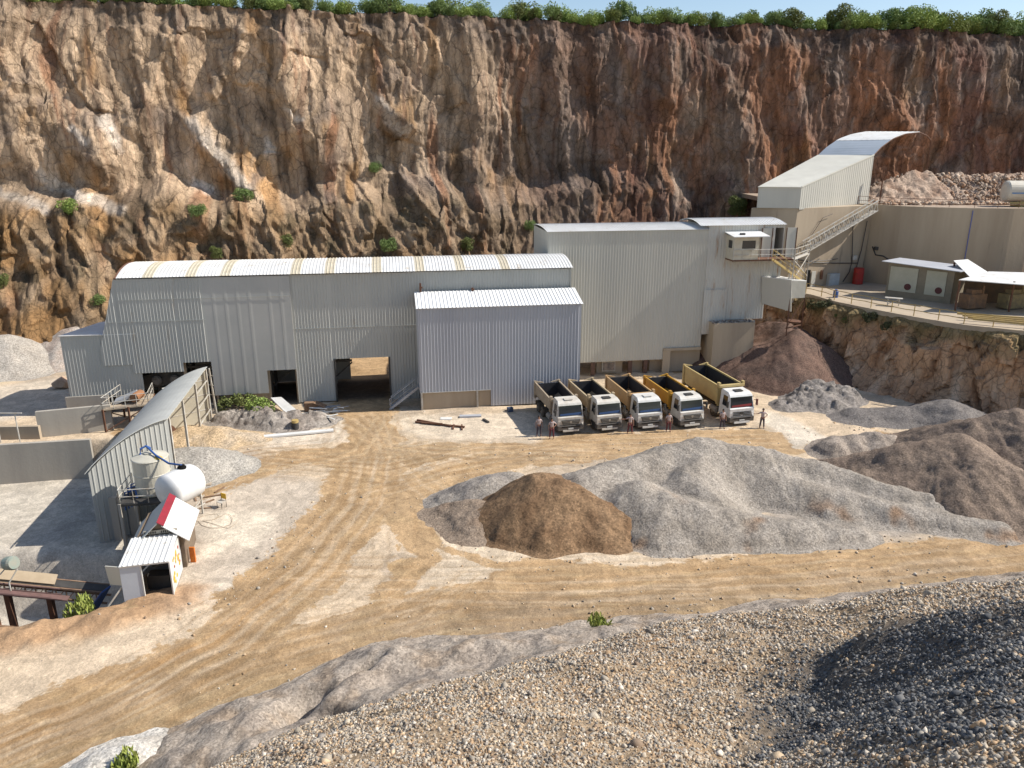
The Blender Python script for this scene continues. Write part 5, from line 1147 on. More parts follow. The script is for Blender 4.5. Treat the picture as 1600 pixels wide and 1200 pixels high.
# railing round the terrace
e = empty('yellow_railing', G(1450, 498, TZ0), 'yellow tubular railing along the edge of the concrete terrace', 'railing'); eo = e.location
rp = [(ex[i] - bnx[i] * .35, ey[i] - bny[i] * .35) for i in range(30, len(ex), 4) if ex[i] < 62]
a = MB()
for h_ in (.55, 1.1): a.tube([(p[0], p[1], TZ0 + h_ + .03 * math.sin(i * 1.7)) for i, p in enumerate(rp)], .04, 5)
a.build('rail', M['yell'], e, eo); a = MB()
for p in rp[::3]: a.tube([(p[0], p[1], TZ0 - .1), (p[0], p[1], TZ0 + 1.1)], .05, 5)
a.build('posts', M['yell'], e, eo)
# kiosks
K0, K1 = Vector((42.6, 86.9, 0)), Vector((47.3, 81.9, 0)); kd = Vector((2.6, 2.2, 0)); kt0, kt1 = 11.25, 11.05
e = empty('transformer_kiosk', K0.lerp(K1, .5) + Vector((0, 0, TZ0)), 'olive grey transformer kiosk with two cream doors below the curved concrete wall', 'kiosk'); eo = e.location
a = MB(); a.solid([V3(p, TZ0 - .05) for p in (K0, K1, K1 + kd, K0 + kd)], [V3(p, z) for p, z in ((K0, kt0), (K1, kt1), (K1 + kd, kt1), (K0 + kd, kt0))]); a.build('wall', mat('olive grey paint', (.20, .175, .125), (.26, .22, .16), 1, .8), e, eo)
u = (K1 - K0).normalized(); nk = Vector((u.y, -u.x, 0)); KL = (K1 - K0).length
DM = mat('pale green grey panel', (.46, .45, .36), (.40, .39, .30), .8, .7)
for t0, t1, za_, zb_ in ((.04, .47, .7, 3.4), (.60, .90, .7, 3.35)):
    a = MB(); A_, B_ = K0 + u * KL * t0, K0 + u * KL * t1; a.wall(A_ + nk * .08, B_ + nk * .08, TZ0 + za_, TZ0 + za_, TZ0 + zb_, TZ0 + zb_, rib=False, th=.06); o = a.build('door', DM, e, eo)
    a = MB(); cc_ = K0 + u * KL * (t0 + (t1 - t0) * .70); a.lathe((cc_.x + nk.x * .09, cc_.y + nk.y * .09, TZ0 + za_ + .6), nk, [(0, .36), (.05, .36), (.06, .3)], 18); f_ = a.build('fan_grille', mat('dark red grille', (.12, .03, .03), (.06, .02, .02), 6, .7), o); f_.data.transform(Matrix.Translation(-Vector(eo)))
a = MB(); a.solid([V3(K0 + Vector((-.8, .2, 0)), 11.35), V3(K1 + Vector((-.1, -1.2, 0)), 11.12), V3(K1 + Vector((3.6, 2.0, 0)), 11.12), V3(K0 + kd + Vector((0, .8, 0)), 11.35)], [V3(K0 + Vector((-.8, .2, 0)), 11.42), V3(K1 + Vector((-.1, -1.2, 0)), 11.19), V3(K1 + Vector((3.6, 2.0, 0)), 11.19), V3(K0 + kd + Vector((0, .8, 0)), 11.42)])
a.build('roof', M['cladb'], e, eo)
# link roof and shelter to the right
e = empty('open_shelter', G(1560, 490, TZ0), 'open dark shelter with a white sheet roof at the right edge of the terrace', 'shelter'); eo = e.location
r0 = [V(1490, 408, 84), V(1512, 406, 86), V(1545, 427, 83), V(1515, 433, 80)]
a = MB(); a.prism(r0, (0, 0, .07)); r1 = [V(1498, 438, 78), V(1545, 425, 83), V(1720, 430, 83), V(1720, 455, 75)]; a.prism([r1[0], r1[3], r1[2], r1[1]], (0, 0, .07)); a.build('roof', M['roofw'], e, eo)
a = MB()
for p in (r1[0], r1[1], V(1583, 440, 77.5), V(1640, 445, 76), r1[2], r0[0]): a.bar((p.x + .2, p.y + .1, TZ0), (p.x + .2, p.y + .1, p.z), .14)
a.build('post', M['rust'], e, eo)
bw_ = MB(); q0_ = V(1508, 438, 82.6); bw_.wall((q0_.x, q0_.y), (V(1720, 438, 82).x, 82), TZ0, TZ0, 10.4, 10.4, rib=False); bw_.build('back_wall', mat('soot brown wall', (.12, .085, .06), (.20, .12, .07), 1.2, .9), e, eo)
for i, (px, lb, mm) in enumerate(((1530, 'rusty orange tank standing in the left part of the open shelter', mat('rusty orange paint', (.22, .12, .06), (.13, .08, .05), 2, .8)), (1592, 'dull yellow machine at the right edge under the shelter', mat('dull yellow paint', (.28, .22, .10), (.16, .12, .07), 2, .7)))):
    p = G(px, 487, TZ0); a = MB(); a.box((p.x, p.y + 1.5, TZ0 + .9), (2.4, 1.3, 1.5), .3); a.box((p.x, p.y + 1.4, TZ0 + 1.85), (1.4, .8, .5), .3); a.tube([(p.x + .8, p.y + 1.2, TZ0 + 1.6), (p.x + .8, p.y + 1.2, TZ0 + 2.5)], .1, 8); a.lathe((p.x - .5, p.y + .8, TZ0 + .9), (.3, -1, 0), [(0, .5), (.15, .5), (.2, .3)], 16); o = a.build('machine', mm, None, (p.x, p.y + 1.5, TZ0), bevel=.05); tag(o, lb, 'machine')
# long beams on the right of the terrace
a = MB()
for i in range(4):
    p0_ = G(1500 + i * 8, 497 + i * 5, TZ0); p1_ = G(1680, 510 + i * 6, TZ0); a.bar(p0_ + Vector((0, .6, .35 + .12 * i)), p1_ + Vector((0, .6, .35 + .12 * i)), .16, .2)
o = a.build('steel_beams', M['yell'], None, G(1560, 508, TZ0)); tag(o, 'stack of long yellow ochre steel beams behind the railing on the terrace', 'beams')
a = MB(); p = G(1395, 478, TZ0 + .0); 
for k in (-.6, .6): a.bar((p.x + k, p.y, TZ0), (p.x + k, p.y, TZ0 + .8), .07)
a.box((p.x, p.y, TZ0 + .85), (1.7, .6, .06), -.5); a.bar((p.x - .6, p.y, TZ0 + .2), (p.x + .6, p.y, TZ0 + .7), .05); o = a.build('trestle', M['steel'], None, (p.x, p.y, TZ0)); tag(o, 'small pale trestle table on the terrace in front of the kiosk', 'trestle')
# cistern
e = empty('water_cistern', (63.5, 92.5, UZ), 'white horizontal steel cistern with a blue stripe at the upper right edge of the photo', 'tank'); eo = e.location
ca = Vector((59.2, 95.2, UZ + 1.75)); axd = Vector((1, -.13, 0)).normalized()
a = MB(); a.lathe(ca, axd, [(0, .05), (.0, .8), (.12, 1.15), (.3, 1.25), (8.5, 1.25), (8.8, .8)], 28); a.build('shell', mat('cream cistern paint', (.64, .60, .50), (.56, .50, .40), 1, .5, c3=(.42, .24, .14), amt3=.45), e, eo, smooth=False)
a = MB(); nn_ = Vector((axd.y, -axd.x, 0))
for sgn in (0,): a.bar(ca + axd * .4 + nn_ * 1.27 + Vector((0, 0, -.15)), ca + axd * 8.4 + nn_ * 1.27 + Vector((0, 0, -.15)), .04, .16)
a.build('stripe', mat('blue stripe paint', (.10, .22, .45), (.2, .3, .45), 2, .5), e, eo)
a = MB()
for i in range(3): a.bar(ca + axd * (3.4 + .28 * i) + nn_ * 1.2 + Vector((0, 0, .30 if i % 2 else .42)), ca + axd * (3.6 + .28 * i) + nn_ * 1.13 + Vector((0, 0, .5)), .04, .1)
a.build('lettering', mat('blue lettering paint', (.10, .22, .45), None), e, eo)
a = MB(); a.box(ca + axd * 1.8 + Vector((0, 0, -1.45)), (.5, 2, .7)); a.box(ca + axd * 6.8 + Vector((0, 0, -1.45)), (.5, 2, .7)); a.bar(ca + axd * .5 + nn_ + Vector((0, 0, -1.3)), ca + axd * 8.5 + nn_ + Vector((0, 0, -1.3)), .15, .25); a.build('saddle', M['yell'], e, eo)
# posts and rail on the upper level
p = V(1373, 325, 99); a = MB(); a.tube([(p.x, p.y, UZ), (p.x, p.y, 21.0)], .09, 6); a.box((p.x, p.y, 21.2), (.6, .35, .4)); a.bar((p.x - .4, p.y, 20.6), (p.x + .4, p.y, 20.6), .08); o = a.build('lamp_post', M['rust'], None, (p.x, p.y, UZ)); tag(o, 'rusty post with a floodlight box beside the top of the chute house', 'lamp post')
e = empty('upper_railing', (54, 92, UZ), 'thin rusty railing along the top of the curved concrete wall', 'railing'); eo = e.location; a = MB(); q_ = [(x_ * .998, y_ + .5) for x_, y_ in zip(wx_, wy_)]
for h_ in (.5, 1.0): a.tube([(x_, y_, UZ + h_) for x_, y_ in q_], .025, 4)
for x_, y_ in q_[::5]: a.tube([(x_, y_, UZ), (x_, y_, UZ + 1)], .03, 4)
a.build('rail', M['rust'], e, eo)
def onwall(px, py):
    r = ray(px, py); u_ = r[0] / r[1]; i = int(np.argmin(np.abs(wx_ / wy_ - u_))); return Vector((wx_[i], wy_[i] - .08, CH + r[2] / r[1] * wy_[i]))
a = MB(); a.tube([onwall(1517, 329), onwall(1514, 350), onwall(1510, 380), onwall(1506, 408)], .05, 5); o = a.build('hose', flat('faded blue hose', (.10, .13, .35), .5), None, onwall(1506, 408)); tag(o, 'thin blue hose hanging down the face of the curved concrete wall', 'hose')
a = MB(); a.tube([onwall(1363, 385), onwall(1366, 398), onwall(1380, 400), onwall(1392, 408)], .08, 5); a.box(onwall(1368, 388), (.5, .4, .4)); o = a.build('pipe_stub', M['dark'], None, onwall(1370, 400)); tag(o, 'dark pipe fitting on the concrete wall above the kiosk roof', 'pipe')
# ================================================================ ARCHED SHED ON THE LEFT
LZ = -3.0
nR = G(262, 655, 4.9); fR = G(322, 576, 4.9); nL = Vector((-28.9, 48.3, 0)); Wv = Vector((nR.x, nR.y, 0)) - nL; Lv = Vector((fR.x - nR.x, fR.y - nR.y, 0))
zl, zr = 2.35, 4.9
e = empty('arched_shed', nL + Wv * .5 + Lv * .5 + Vector((0, 0, LZ)), 'open grey corrugated shed with a quarter-arch roof, beside the water tanks on the left', 'shed'); eo = e.location
def arcz(u): return zl + (zr - zl) * math.sin(u * math.pi / 2 * .98) ** .85
a = MB()
a.sheet(lambda u, v: nL + Wv * u + Vector((0, 0, LZ * (1 - v) + (LZ if u < .8 else 0) * 0 + arcz(u) * v)), Wv.length, nv=2, pitch=.34, h=.05)
a.build('front_wall', M['clad'], e, eo)
a = MB(); a.wall((nL + Lv)[:2], nL[:2], LZ, LZ, zl, zl, pitch=.34, h=.05); a.build('side_wall', M['clad'], e, eo)
a = MB(); a.sheet(lambda u, v: nL + Lv + Wv * (1 - u) + Vector((0, 0, 0 * (1 - v) + arcz(1 - u) * v)), Wv.length, nv=2, pitch=.34, h=.05); a.build('rear_wall', mat('cream corrugated sheet', (.48, .44, .34), (.40, .36, .28), .6, .7), e, eo)
a = MB(); nd = -Lv.normalized() * .25
a.sheet(lambda u, v: nL + nd + (Lv - nd * 2) * u + Wv * (v * 1.03 - .02) + Vector((0, 0, arcz(min(max(v, 0), 1)) + .08)), Lv.length + .5, nv=14, pitch=1.0, h=.03, th=.04)
# orient: ribs need the outward side up
a.build('roof', M['rooff'], e, eo)
a = MB()
for t in (0.02, .33, .66, .98):
    b = nL + Lv * t; pts = [b + Wv * u + Vector((0, 0, arcz(u) - .05)) for u in np.linspace(0, 1, 9)]; a.tube(pts, .07, 5)
    q = b + Wv; a.bar(q + Vector((0, 0, -.3)), q + Vector((0, 0, zr)), .15)
for h_ in (1.2, 2.6, 3.9):
    a.bar(nL + Wv + Lv * .66 + Vector((0, 0, h_)), nL + Wv + Lv + Vector((0, 0, h_)), .08); a.bar(nL + Lv + Wv * .3 + Vector((0, 0, h_)), nL + Wv + Lv + Vector((0, 0, h_)), .08)
q = nL + Wv + Lv + Vector((.45, .1, 0)); a.bar(q, q + Vector((-.25, 0, zr)), .12); 
for h_ in np.arange(.6, 4.6, .9): a.bar(q + Vector((0, 0, h_)), q + Vector((-.5, 0, h_ + .1)), .06)
a.build('steel_frame', M['steel'], e, eo)
a = MB(); q = nL + Wv * .25 - Lv.normalized() * .3; a.bar(q + Vector((0, 0, LZ)), q + Vector((0, 0, .3)), .5); a.bar(q + Wv * .2 + Vector((0, 0, LZ)), q + Wv * .2 + Vector((0, 0, .3)), .5); a.build('concrete_column', M['concg'], e, eo)
# ---- retaining and yard walls on the left
def cwall(lab, pts, z0, z1, th=.35, m='concg', name='concrete_wall', z1b=None):
    a = MB(); z1b = z1 if z1b is None else z1b
    for i, (A_, B_) in enumerate(zip(pts[:-1], pts[1:])):
        d = Vector((B_[0] - A_[0], B_[1] - A_[1], 0)).normalized(); n_ = Vector((-d.y, d.x, 0)) * th
        A_ = Vector((A_[0], A_[1], 0)); B_ = Vector((B_[0], B_[1], 0)); ta = z1 + (z1b - z1) * i / (len(pts) - 1); tb_ = z1 + (z1b - z1) * (i + 1) / (len(pts) - 1)
        a.solid([A_ + Vector((0, 0, z0)), B_ + Vector((0, 0, z0)), B_ + n_ + Vector((0, 0, z0)), A_ + n_ + Vector((0, 0, z0))], [A_ + Vector((0, 0, ta)), B_ + Vector((0, 0, tb_)), B_ + n_ + Vector((0, 0, tb_)), A_ + n_ + Vector((0, 0, ta))])
    c_ = (pts[0][0] + pts[-1][0]) / 2, (pts[0][1] + pts[-1][1]) / 2, z0
    return tag(a.build(name, M[m], None, c_), lab, 'wall')
w1a = G(-260, 775, LZ); w1b = G(150, 747, LZ)
cwall('long pale grey retaining wall of the sunken yard, left of the arched shed', [(w1a.x, w1a.y), (w1b.x, w1b.y)], LZ - .5, .45)
q0 = G(0, 683, 0.3); q1 = G(62, 681, .3); cwall('low concrete wall behind the retaining wall at the left edge of the photo', [(q0.x - 12, q0.y - .5), (q1.x, q1.y)], -.3, 1.15, m='concl')
q0 = G(62, 684, 0); q1 = G(178, 672, 0); cwall('shaded grey concrete wall in front of the annex base', [(q0.x, q0.y), (q1.x, q1.y)], -.3, 2.3)
a = MB(); p = G(5, 690, .4)
for k in range(-4, 2): a.tube([(p.x + k * 1.6, p.y - .3, .4), (p.x + k * 1.6, p.y - .3, 3.0)], .05, 5)
a.tube([(p.x - 7, p.y - .3, 3.0), (p.x + 2.2, p.y - .3, 3.0)], .05, 5); tag(a.build('handrail', M['steel'], None, p), 'thin white handrail on the retaining wall at the left edge of the photo', 'railing')
heap('gravel_pile', 'grey sand slope banked behind the long retaining wall', 'gravel pile', [R3((150, 700, 2.2), (110, 712, 1.4), (60, 722, .5)), R3((160, 690, 2.6), (190, 690, 2.4))], (.38, .34, .295), (.34, .30, .26), seed=170, rough=.12, k=.55, clip=lambda X, Y: Y > 59.95 + (X + 35) * .15)
# ---- tanks
p = G(237, 792, 0); tp = Vector((p.x - .3, p.y + .3, 0)); tz = 1.0
e = empty('service_platform', (tp.x - .3, tp.y - .3, 0), 'steel platform with pale railing and blue pipes carrying the vertical cream tank', 'platform'); eo = e.location
a = MB(); a.box((tp.x + .2, tp.y - .3, tz - .1), (2.9, 3.0, .15), .15); a.build('deck', M['dark'], e, eo)
a = MB(); cs = [Vector((tp.x + .2, tp.y - .3, 0)) + Matrix.Rotation(.15, 3, 'Z') @ Vector((i * 1.4, j * 1.45, 0)) for i, j in ((-1, -1), (1, -1), (1, 1), (-1, 1))]
for c_ in cs: a = MB(); a.bar((c_.x, c_.y, -7 if c_.x < -24.4 else -.2), (c_.x, c_.y, tz), .18); a.build('leg', M['concg'], e, eo)
a = MB()
for i in (3, 0):
    A_, B_ = cs[i], cs[(i + 1) % 4]
    for h_ in (.5, 1.0): a.tube([(A_.x, A_.y, tz + h_), (B_.x, B_.y, tz + h_)], .035, 5)
    for t in (0, .33, .66, 1): q = A_.lerp(B_, t); a.tube([(q.x, q.y, tz), (q.x, q.y, tz + 1.0)], .035, 5)
a.build('railing', M['steel'], e, eo)
a = MB(); b = cs[0].lerp(cs[3], .4)
for k in range(5): a.tube([(b.x + .1 * k, b.y - .2 + .25 * k, .1), (b.x + .15 * k, b.y + .2 * k, 1.3 + .2 * (k % 3)), (b.x + .8, b.y + .3 * k, 1.5 + .2 * (k % 3)), (b.x + 1.0, b.y + .4 * k - .4, tz + .1)], .06, 6)
a.build('pipes', M['blue'], e, eo)
vt = G(237, 790, 0); vx, vy = tp.x + .45, tp.y + .15
e = empty('vertical_tank', (vx, vy, tz), 'upright cream plastic water tank with a blue pipe on its lid', 'tank'); eo = e.location
a = MB(); a.lathe((vx, vy, tz), (0, 0, 1), [(0, 1.12), (.06, 1.15), (.62, 1.15), (.66, 1.18), (.70, 1.15), (1.4, 1.15), (1.44, 1.18), (1.48, 1.15), (2.45, 1.15), (2.5, 1.19), (2.56, 1.15), (2.75, .55), (2.78, .3)], 32); a.build('shell', M['tankc'], e, eo, smooth=False)
a = MB(); a.lathe((vx, vy, tz + 2.74), (0, 0, 1), [(0, .34), (.12, .34), (.14, .28)], 16); a.build('lid', M['tankc'], e, eo)
a = MB(); a.lathe((vx + .82, vy - .45, tz + 2.62), (.4, -.2, 1), [(0, .28), (.05, .2)], 10); a.build('rust_stain_patch', mat('yellow rust stain', (.50, .36, .08), None), e, eo)
# horizontal tank
hc = G(279, 772, 1.5) + Vector((.25, -.1, 0)); hd = (G(292, 752, 2.0) - G(262, 775, 2.0)); hd.z = 0; hd.normalize(); hc.z = 2.35
hc = Vector((hc.x + .15, hc.y - .3, 2.3)); hd = Vector((.38, .925, 0)).normalized()
e = empty('horizontal_tank', (hc.x, hc.y, 0), 'fat white horizontal water tank with domed ends on white legs', 'tank'); eo = e.location
R_ = 1.14; prof_ = [(-1.45, .08)] + [(-.95 - .5 * math.cos(t), R_ * math.sin(t)) for t in np.linspace(.15, 1.57, 8)] + [(-.4, R_), (.4, R_)] + [(.95 + .5 * math.sin(t), R_ * math.cos(t)) for t in np.linspace(0, 1.42, 8)] + [(1.45, .08)]
a = MB(); a.lathe(hc, hd, prof_, 36); a.build('shell', M['tankw'], e, eo, smooth=True)
a = MB(); a.lathe(hc + hd * .3 + Vector((0, 0, R_ - .05)), (0, 0, 1), [(0, .28), (.14, .28), (.16, .2), (.25, .2)], 14); a.build('cap', M['black'], e, eo)
a = MB(); hn = Vector((-hd.y, hd.x, 0))
for t in (-.8, .8):
    for sg in (-.8, .8): q = hc + hd * t + hn * sg; a.bar((q.x, q.y, 0), (q.x, q.y, hc.z - .55), .1)
    a.bar(hc + hd * t + hn * -.9 + Vector((0, 0, -.95)), hc + hd * t + hn * .9 + Vector((0, 0, -.95)), .12)
for sg in (-.8, .8): q = hc + hn * sg; a.bar((q.x - hd.x * 1.1, q.y - hd.y * 1.1, .7), (q.x + hd.x * 1.1, q.y + hd.y * 1.1, .7), .06); a.bar((q.x - hd.x * 1.1, q.y - hd.y * 1.1, 0), (q.x + hd.x * 1.1, q.y + hd.y * 1.1, 1.3), .05)
a.build('legs', M['steel'], e, eo)
a = MB(); top1 = Vector((vx - .35, vy + .1, tz + 2.85)); top2 = hc + hd * .3 + Vector((0, 0, R_ + .2))
pts = [top1 + Vector((-.2, -.25, -.1)), top1 + Vector((-.15, -.2, .28)), top1 + Vector((.15, 0, .42)), top1 + Vector((.4, .1, .2))]
a.tube(pts, .07, 7); a.tube([top1 + Vector((.15, 0, .42)), top1.lerp(top2, .3) + Vector((0, 0, .05)), top1.lerp(top2, .65) + Vector((0, 0, -.22)), top2], .07, 7)
tag(a.build('water_pipe', M['blue'], None, top1), 'bent blue pipe running from the cream tank lid to the white tank', 'pipe')
# ---- white box cabin (open container) and hut with a red ridge
fr_ = G(272, 932); fl_ = G(195, 942); dep = G(294, 866) - fr_; dep.z = 0; dep *= .62; xr = fr_ - fl_; xr.z = 0; H_ = 2.15
BCl, BCr = fl_ + dep, fr_ + dep; up_ = Vector((0, 0, H_)); t_ = Vector((0, 0, .05))
e = empty('white_container', (fl_ + fr_ + dep) * .5, 'white container hut with ribbed roof, its front half open, at the road edge', 'container'); eo = e.location
a = MB(); a.wall(fl_[:2], (fl_ + xr * .42)[:2], .02, .02, H_, H_, rib=False, th=.05); a.wall(BCl[:2], fl_[:2], .02, .02, H_, H_, pitch=.3); a.wall(BCr[:2], BCl[:2], .02, .02, H_, H_, rib=False, th=.05)
a.build('wall', mat('blue grey painted sheet', (.50, .54, .60), (.45, .49, .55), 1, .5, bump=.01, bscale=1.5), e, eo)
a = MB(); a.wall(fr_[:2], BCr[:2], .02, .02, H_, H_, rib=False, th=.05); wr = a.build('side_wall', M['tankw'], e, eo)
a = MB(); rg_ = random.Random(8); sdv = (BCr - fr_); sn = Vector((sdv.y, -sdv.x, 0)).normalized() * .012
def blobpoly(c_, r_, n_=9): return [c_ + sdv.normalized() * (math.cos(k * 2 * math.pi / n_) * r_ * rg_.uniform(.6, 1.2)) + Vector((0, 0, math.sin(k * 2 * math.pi / n_) * r_ * 1.2 * rg_.uniform(.6, 1.2))) for k in range(n_)]
for k in range(11): a.prism(blobpoly(fr_ + sdv * rg_.uniform(.12, .85) + Vector((0, 0, rg_.uniform(.4, 1.8))) + sn, rg_.uniform(.08, .2)), sn)
q_ = a.build('painted_flowers', mat('yellow spray paint', (.62, .42, .03), None), wr); q_.data.transform(Matrix.Translation(-Vector(eo)))
a = MB()
for k in range(7): a.prism(blobpoly(fr_ + sdv * rg_.uniform(.12, .85) + Vector((0, 0, rg_.uniform(.4, 1.8))) + sn * 1.6, rg_.uniform(.04, .09)), sn)
q_ = a.build('painted_flowers', mat('red spray paint', (.45, .05, .03), None), wr); q_.data.transform(Matrix.Translation(-Vector(eo)))
a = MB(); a.sheet(lambda u, v: fl_.lerp(fr_, u) + dep * (v * 1.04 - .03) + Vector((0, 0, H_ + .07 + .12 * v)), xr.length, nv=1, pitch=.26, h=.045); a.build('roof', M['roofw'], e, eo)
a = MB()
for q in (fl_ + xr * .42, fr_): a.bar(q, q + up_, .07)
a.bar(fl_ + up_, fr_ + up_, .08); a.bar(fl_ + xr * .42, fr_, .06); a.build('frame', M['tankw'], e, eo)
a = MB(); q = fl_ + xr * .45 + dep * .45; a.box((q + xr * .2) + Vector((0, 0, .45)), (1.2, .7, .8), .1); a.bar(q + Vector((.1, .2, 1.3)), q + xr * .5 + Vector((0, .2, 1.3)), .3, .1); a.build('shelf', M['dark'], e, eo)
a = MB(); a.prism([fl_ + xr * .42 + Vector((0, .05, .03)), fr_ + Vector((0, .05, .03)), BCr + Vector((0, 0, .03)), BCl + xr * .42 + Vector((0, 0, .03))], (0, 0, .02)); a.build('floor', mat('dark floor', (.10, .085, .075), (.07, .06, .05), 2, .9), e, eo)
a = MB(); q = fl_ + Vector((-.75, .2, 1.0)); a.prism([q, q + Vector((.78, -.12, 0)), q + Vector((.72, -.12, 1.12)), q + Vector((-.12, 0, 1.12))], (0.02, .06, 0)); a.build('side_shutter', M['cladw'], e, eo)
a = MB(); a.tube([fl_ + Vector((-.05, .1, .95)), fl_ + Vector((-1.3, -.6, -.8))], .05, 6); a.build('prop', M['steel'], e, eo)
# hut
hb0 = G(204, 872) ; hB = BCl + Vector((.15, .25, 0)); hC = BCr + Vector((.15, .25, 0)); hdp = dep * 1.15
e = empty('gabled_hut', (hB + hC + hdp) * .5, 'small white gabled hut with a dark red ridge, wedged between container and tanks', 'hut'); eo = e.location
mid = (hB + hC) * .5 + xr * .02; eh = 2.2; rh = 3.15; ov = -dep.normalized() * .45
a = MB(); a.wall(hB[:2], hC[:2], 0, 0, eh, eh, rib=False, th=.06); a.prism([hB + Vector((0, 0, eh)), hC + Vector((0, 0, eh)), mid + Vector((0, 0, rh - .1))], dep.normalized() * .06)
a.wall(hC[:2], (hC + hdp)[:2], 0, 0, eh, eh, rib=False, th=.06); a.wall((hB + hdp)[:2], hB[:2], 0, 0, eh, eh, rib=False, th=.06); a.wall((hC + hdp)[:2], (hB + hdp)[:2], 0, 0, eh, eh, rib=False, th=.06); a.build('wall', mat('brown boarded wall', (.20, .15, .10), (.14, .10, .07), 2, .8), e, eo)
a = MB(); rl = hdp * 1.05 - ov
xn = xr.normalized()
for base_, ht in ((hC + xn * .38, eh - .32),): a.prism([mid + ov + Vector((0, 0, rh)) + xn * .22 + Vector((0, 0, -.16)), base_ + ov + Vector((0, 0, ht)), base_ + ov + rl + Vector((0, 0, ht)), mid + ov + rl + Vector((0, 0, rh)) + xn * .22 + Vector((0, 0, -.16))], (0, 0, .06))
a.build('roof', M['tankw'], e, eo)
a = MB(); base_ = hB - xn * .55; ht = eh - .75
a.prism([base_ + ov + Vector((0, 0, ht)), mid + ov + Vector((0, 0, rh)), mid + ov + rl + Vector((0, 0, rh)), base_ + ov + rl + Vector((0, 0, ht))], (0, 0, .06)); o = a.build('roof', M['rooff'], e, eo); o['label'] = 'dusty grey roof slope on the left of the ridge'
a = MB(); a.prism([mid + ov * 1.03 + Vector((0, 0, rh + .10)), mid + ov * 1.03 + xn * .34 + Vector((0, 0, rh - .15)), mid + ov * 1.03 + rl + xn * .34 + Vector((0, 0, rh - .15)), mid + ov * 1.03 + rl + Vector((0, 0, rh + .10))], (0, 0, .05)); a.build('ridge_cap', mat('dark red paint', (.30, .02, .035), (.22, .02, .03), 3, .5), e, eo)
a = MB()
for hgt, l0 in ((2.42, .9), (2.12, .96)):
    q = hB.lerp(hC, .18) - dep.normalized() * .08 + Vector((0, 0, hgt + .1)); q2 = hB.lerp(hC, .90) - dep.normalized() * .08 + Vector((0, 0, hgt + .1)); a.bar(q, q2, .05, .22)
a.build('sign_board', mat('pale sign board', (.50, .46, .38), (.42, .38, .30), 3, .6), e, eo)
a = MB()
for k in range(14):
    if k in (6, 7): continue
    q = hB.lerp(hC, .20 + .045 * k) - dep.normalized() * .12 + Vector((0, 0, 2.52)); a.bar(q + Vector((0, 0, -.06)), q + Vector((.02, 0, .06)), .055, .02)
a.build('lettering', M['dark'], e, eo)
a = MB(); q = hC + hdp * .2 + Vector((.3, -.1, 0)); a.bar(q, q + Vector((0, 0, 1.0)), .3, .12); tag(a.build('barrier_marker', mat('orange paint', (.65, .20, .02), (.5, .12, .02), 4, .6), None, q), 'small orange and red marker leaning at the right side of the gabled hut', 'marker')
# ---- conveyor in the sunken yard
cA = G(-90, 895, .6); cB = G(168, 920, -1.6)
e = empty('belt_conveyor', (cA + cB) * .5 - Vector((0, 0, 2)), 'long dusty belt conveyor on a lattice frame in the sunken yard, lower left', 'conveyor'); eo = e.location
cd_ = (cB - cA).normalized(); cn_ = Vector((cd_.y, -cd_.x, 0)).normalized(); 
a = MB(); a.prism([cA - cn_ * .35, cB - cn_ * .35, cB + cn_ * .35, cA + cn_ * .35], (0, 0, .05)); a.build('belt', M['dark'], e, eo)
a = MB(); m_ = cA.lerp(cB, .68); a.prism([cA - cn_ * .42 + Vector((0, 0, .35)), m_ - cn_ * .42 + Vector((0, 0, .35)), m_ + cn_ * .3 + Vector((0, 0, .12)), cA + cn_ * .3 + Vector((0, 0, .12))], (0, 0, .04)); a.build('belt_cover', mat('dusty tan sheet', (.42, .33, .22), (.34, .26, .17), 1, .9), e, eo)
a = MB()
for sgn in (-.45, .45):
    o0 = cn_ * sgn; a.bar(cA + o0, cB + o0, .1); lo_ = Vector((0, 0, -.7)); a.bar(cA + o0 + lo_, cB + o0 + lo_, .1); n_ = 16
    for i in range(n_): q0 = cA.lerp(cB, i / n_) + o0; q1 = cA.lerp(cB, (i + 1) / n_) + o0; a.bar(q0, q0 + lo_, .06); a.bar(q0 + lo_, q1, .05)
a.build('frame', mat('dusty rusty frame', (.28, .19, .12), (.16, .09, .06), 2, .9), e, eo)
a = MB(); o0 = cn_ * .95 + Vector((0, 0, -.3)); a.bar(cA + o0, cA.lerp(cB, .78) + o0, .5, .06)
for h_ in (.0, .35, .7): a.bar(cA + cn_ * 1.2 + Vector((0, 0, -.25 + h_)), cA.lerp(cB, .75) + cn_ * 1.2 + Vector((0, 0, -.25 + h_)), .05)
a.build('walkway', mat('purple brown rust', (.18, .10, .09), (.12, .07, .06), 2, .9), e, eo)
a = MB()
for t in (.36, .62): a = MB(); q = cA.lerp(cB, t); a.bar((q.x, q.y, -7), (q.x, q.y, q.z - .7), .3); a.build('support_leg', M['rust'], e, eo)
a = MB(); a.bar((cA.lerp(cB, .36).x - .2, cA.lerp(cB, .36).y - 1.2, -7), (cA.lerp(cB, .36).x - .2, cA.lerp(cB, .36).y - 1.2, cA.z - .9), .45); a.build('support_leg', M['rust'], e, eo)
a = MB(); q = G(17, 880, 1.2); a.lathe(q + Vector((-.25, 0, 0)), (1, -.4, .25), [(0, .30), (.08, .38), (.55, .40), (.7, .33)], 18); tag(a.build('motor', mat('dusty green enamel', (.22, .30, .26), (.32, .30, .24), 2, .6), None, q), 'round dusty green motor drum standing over the belt conveyor', 'motor')
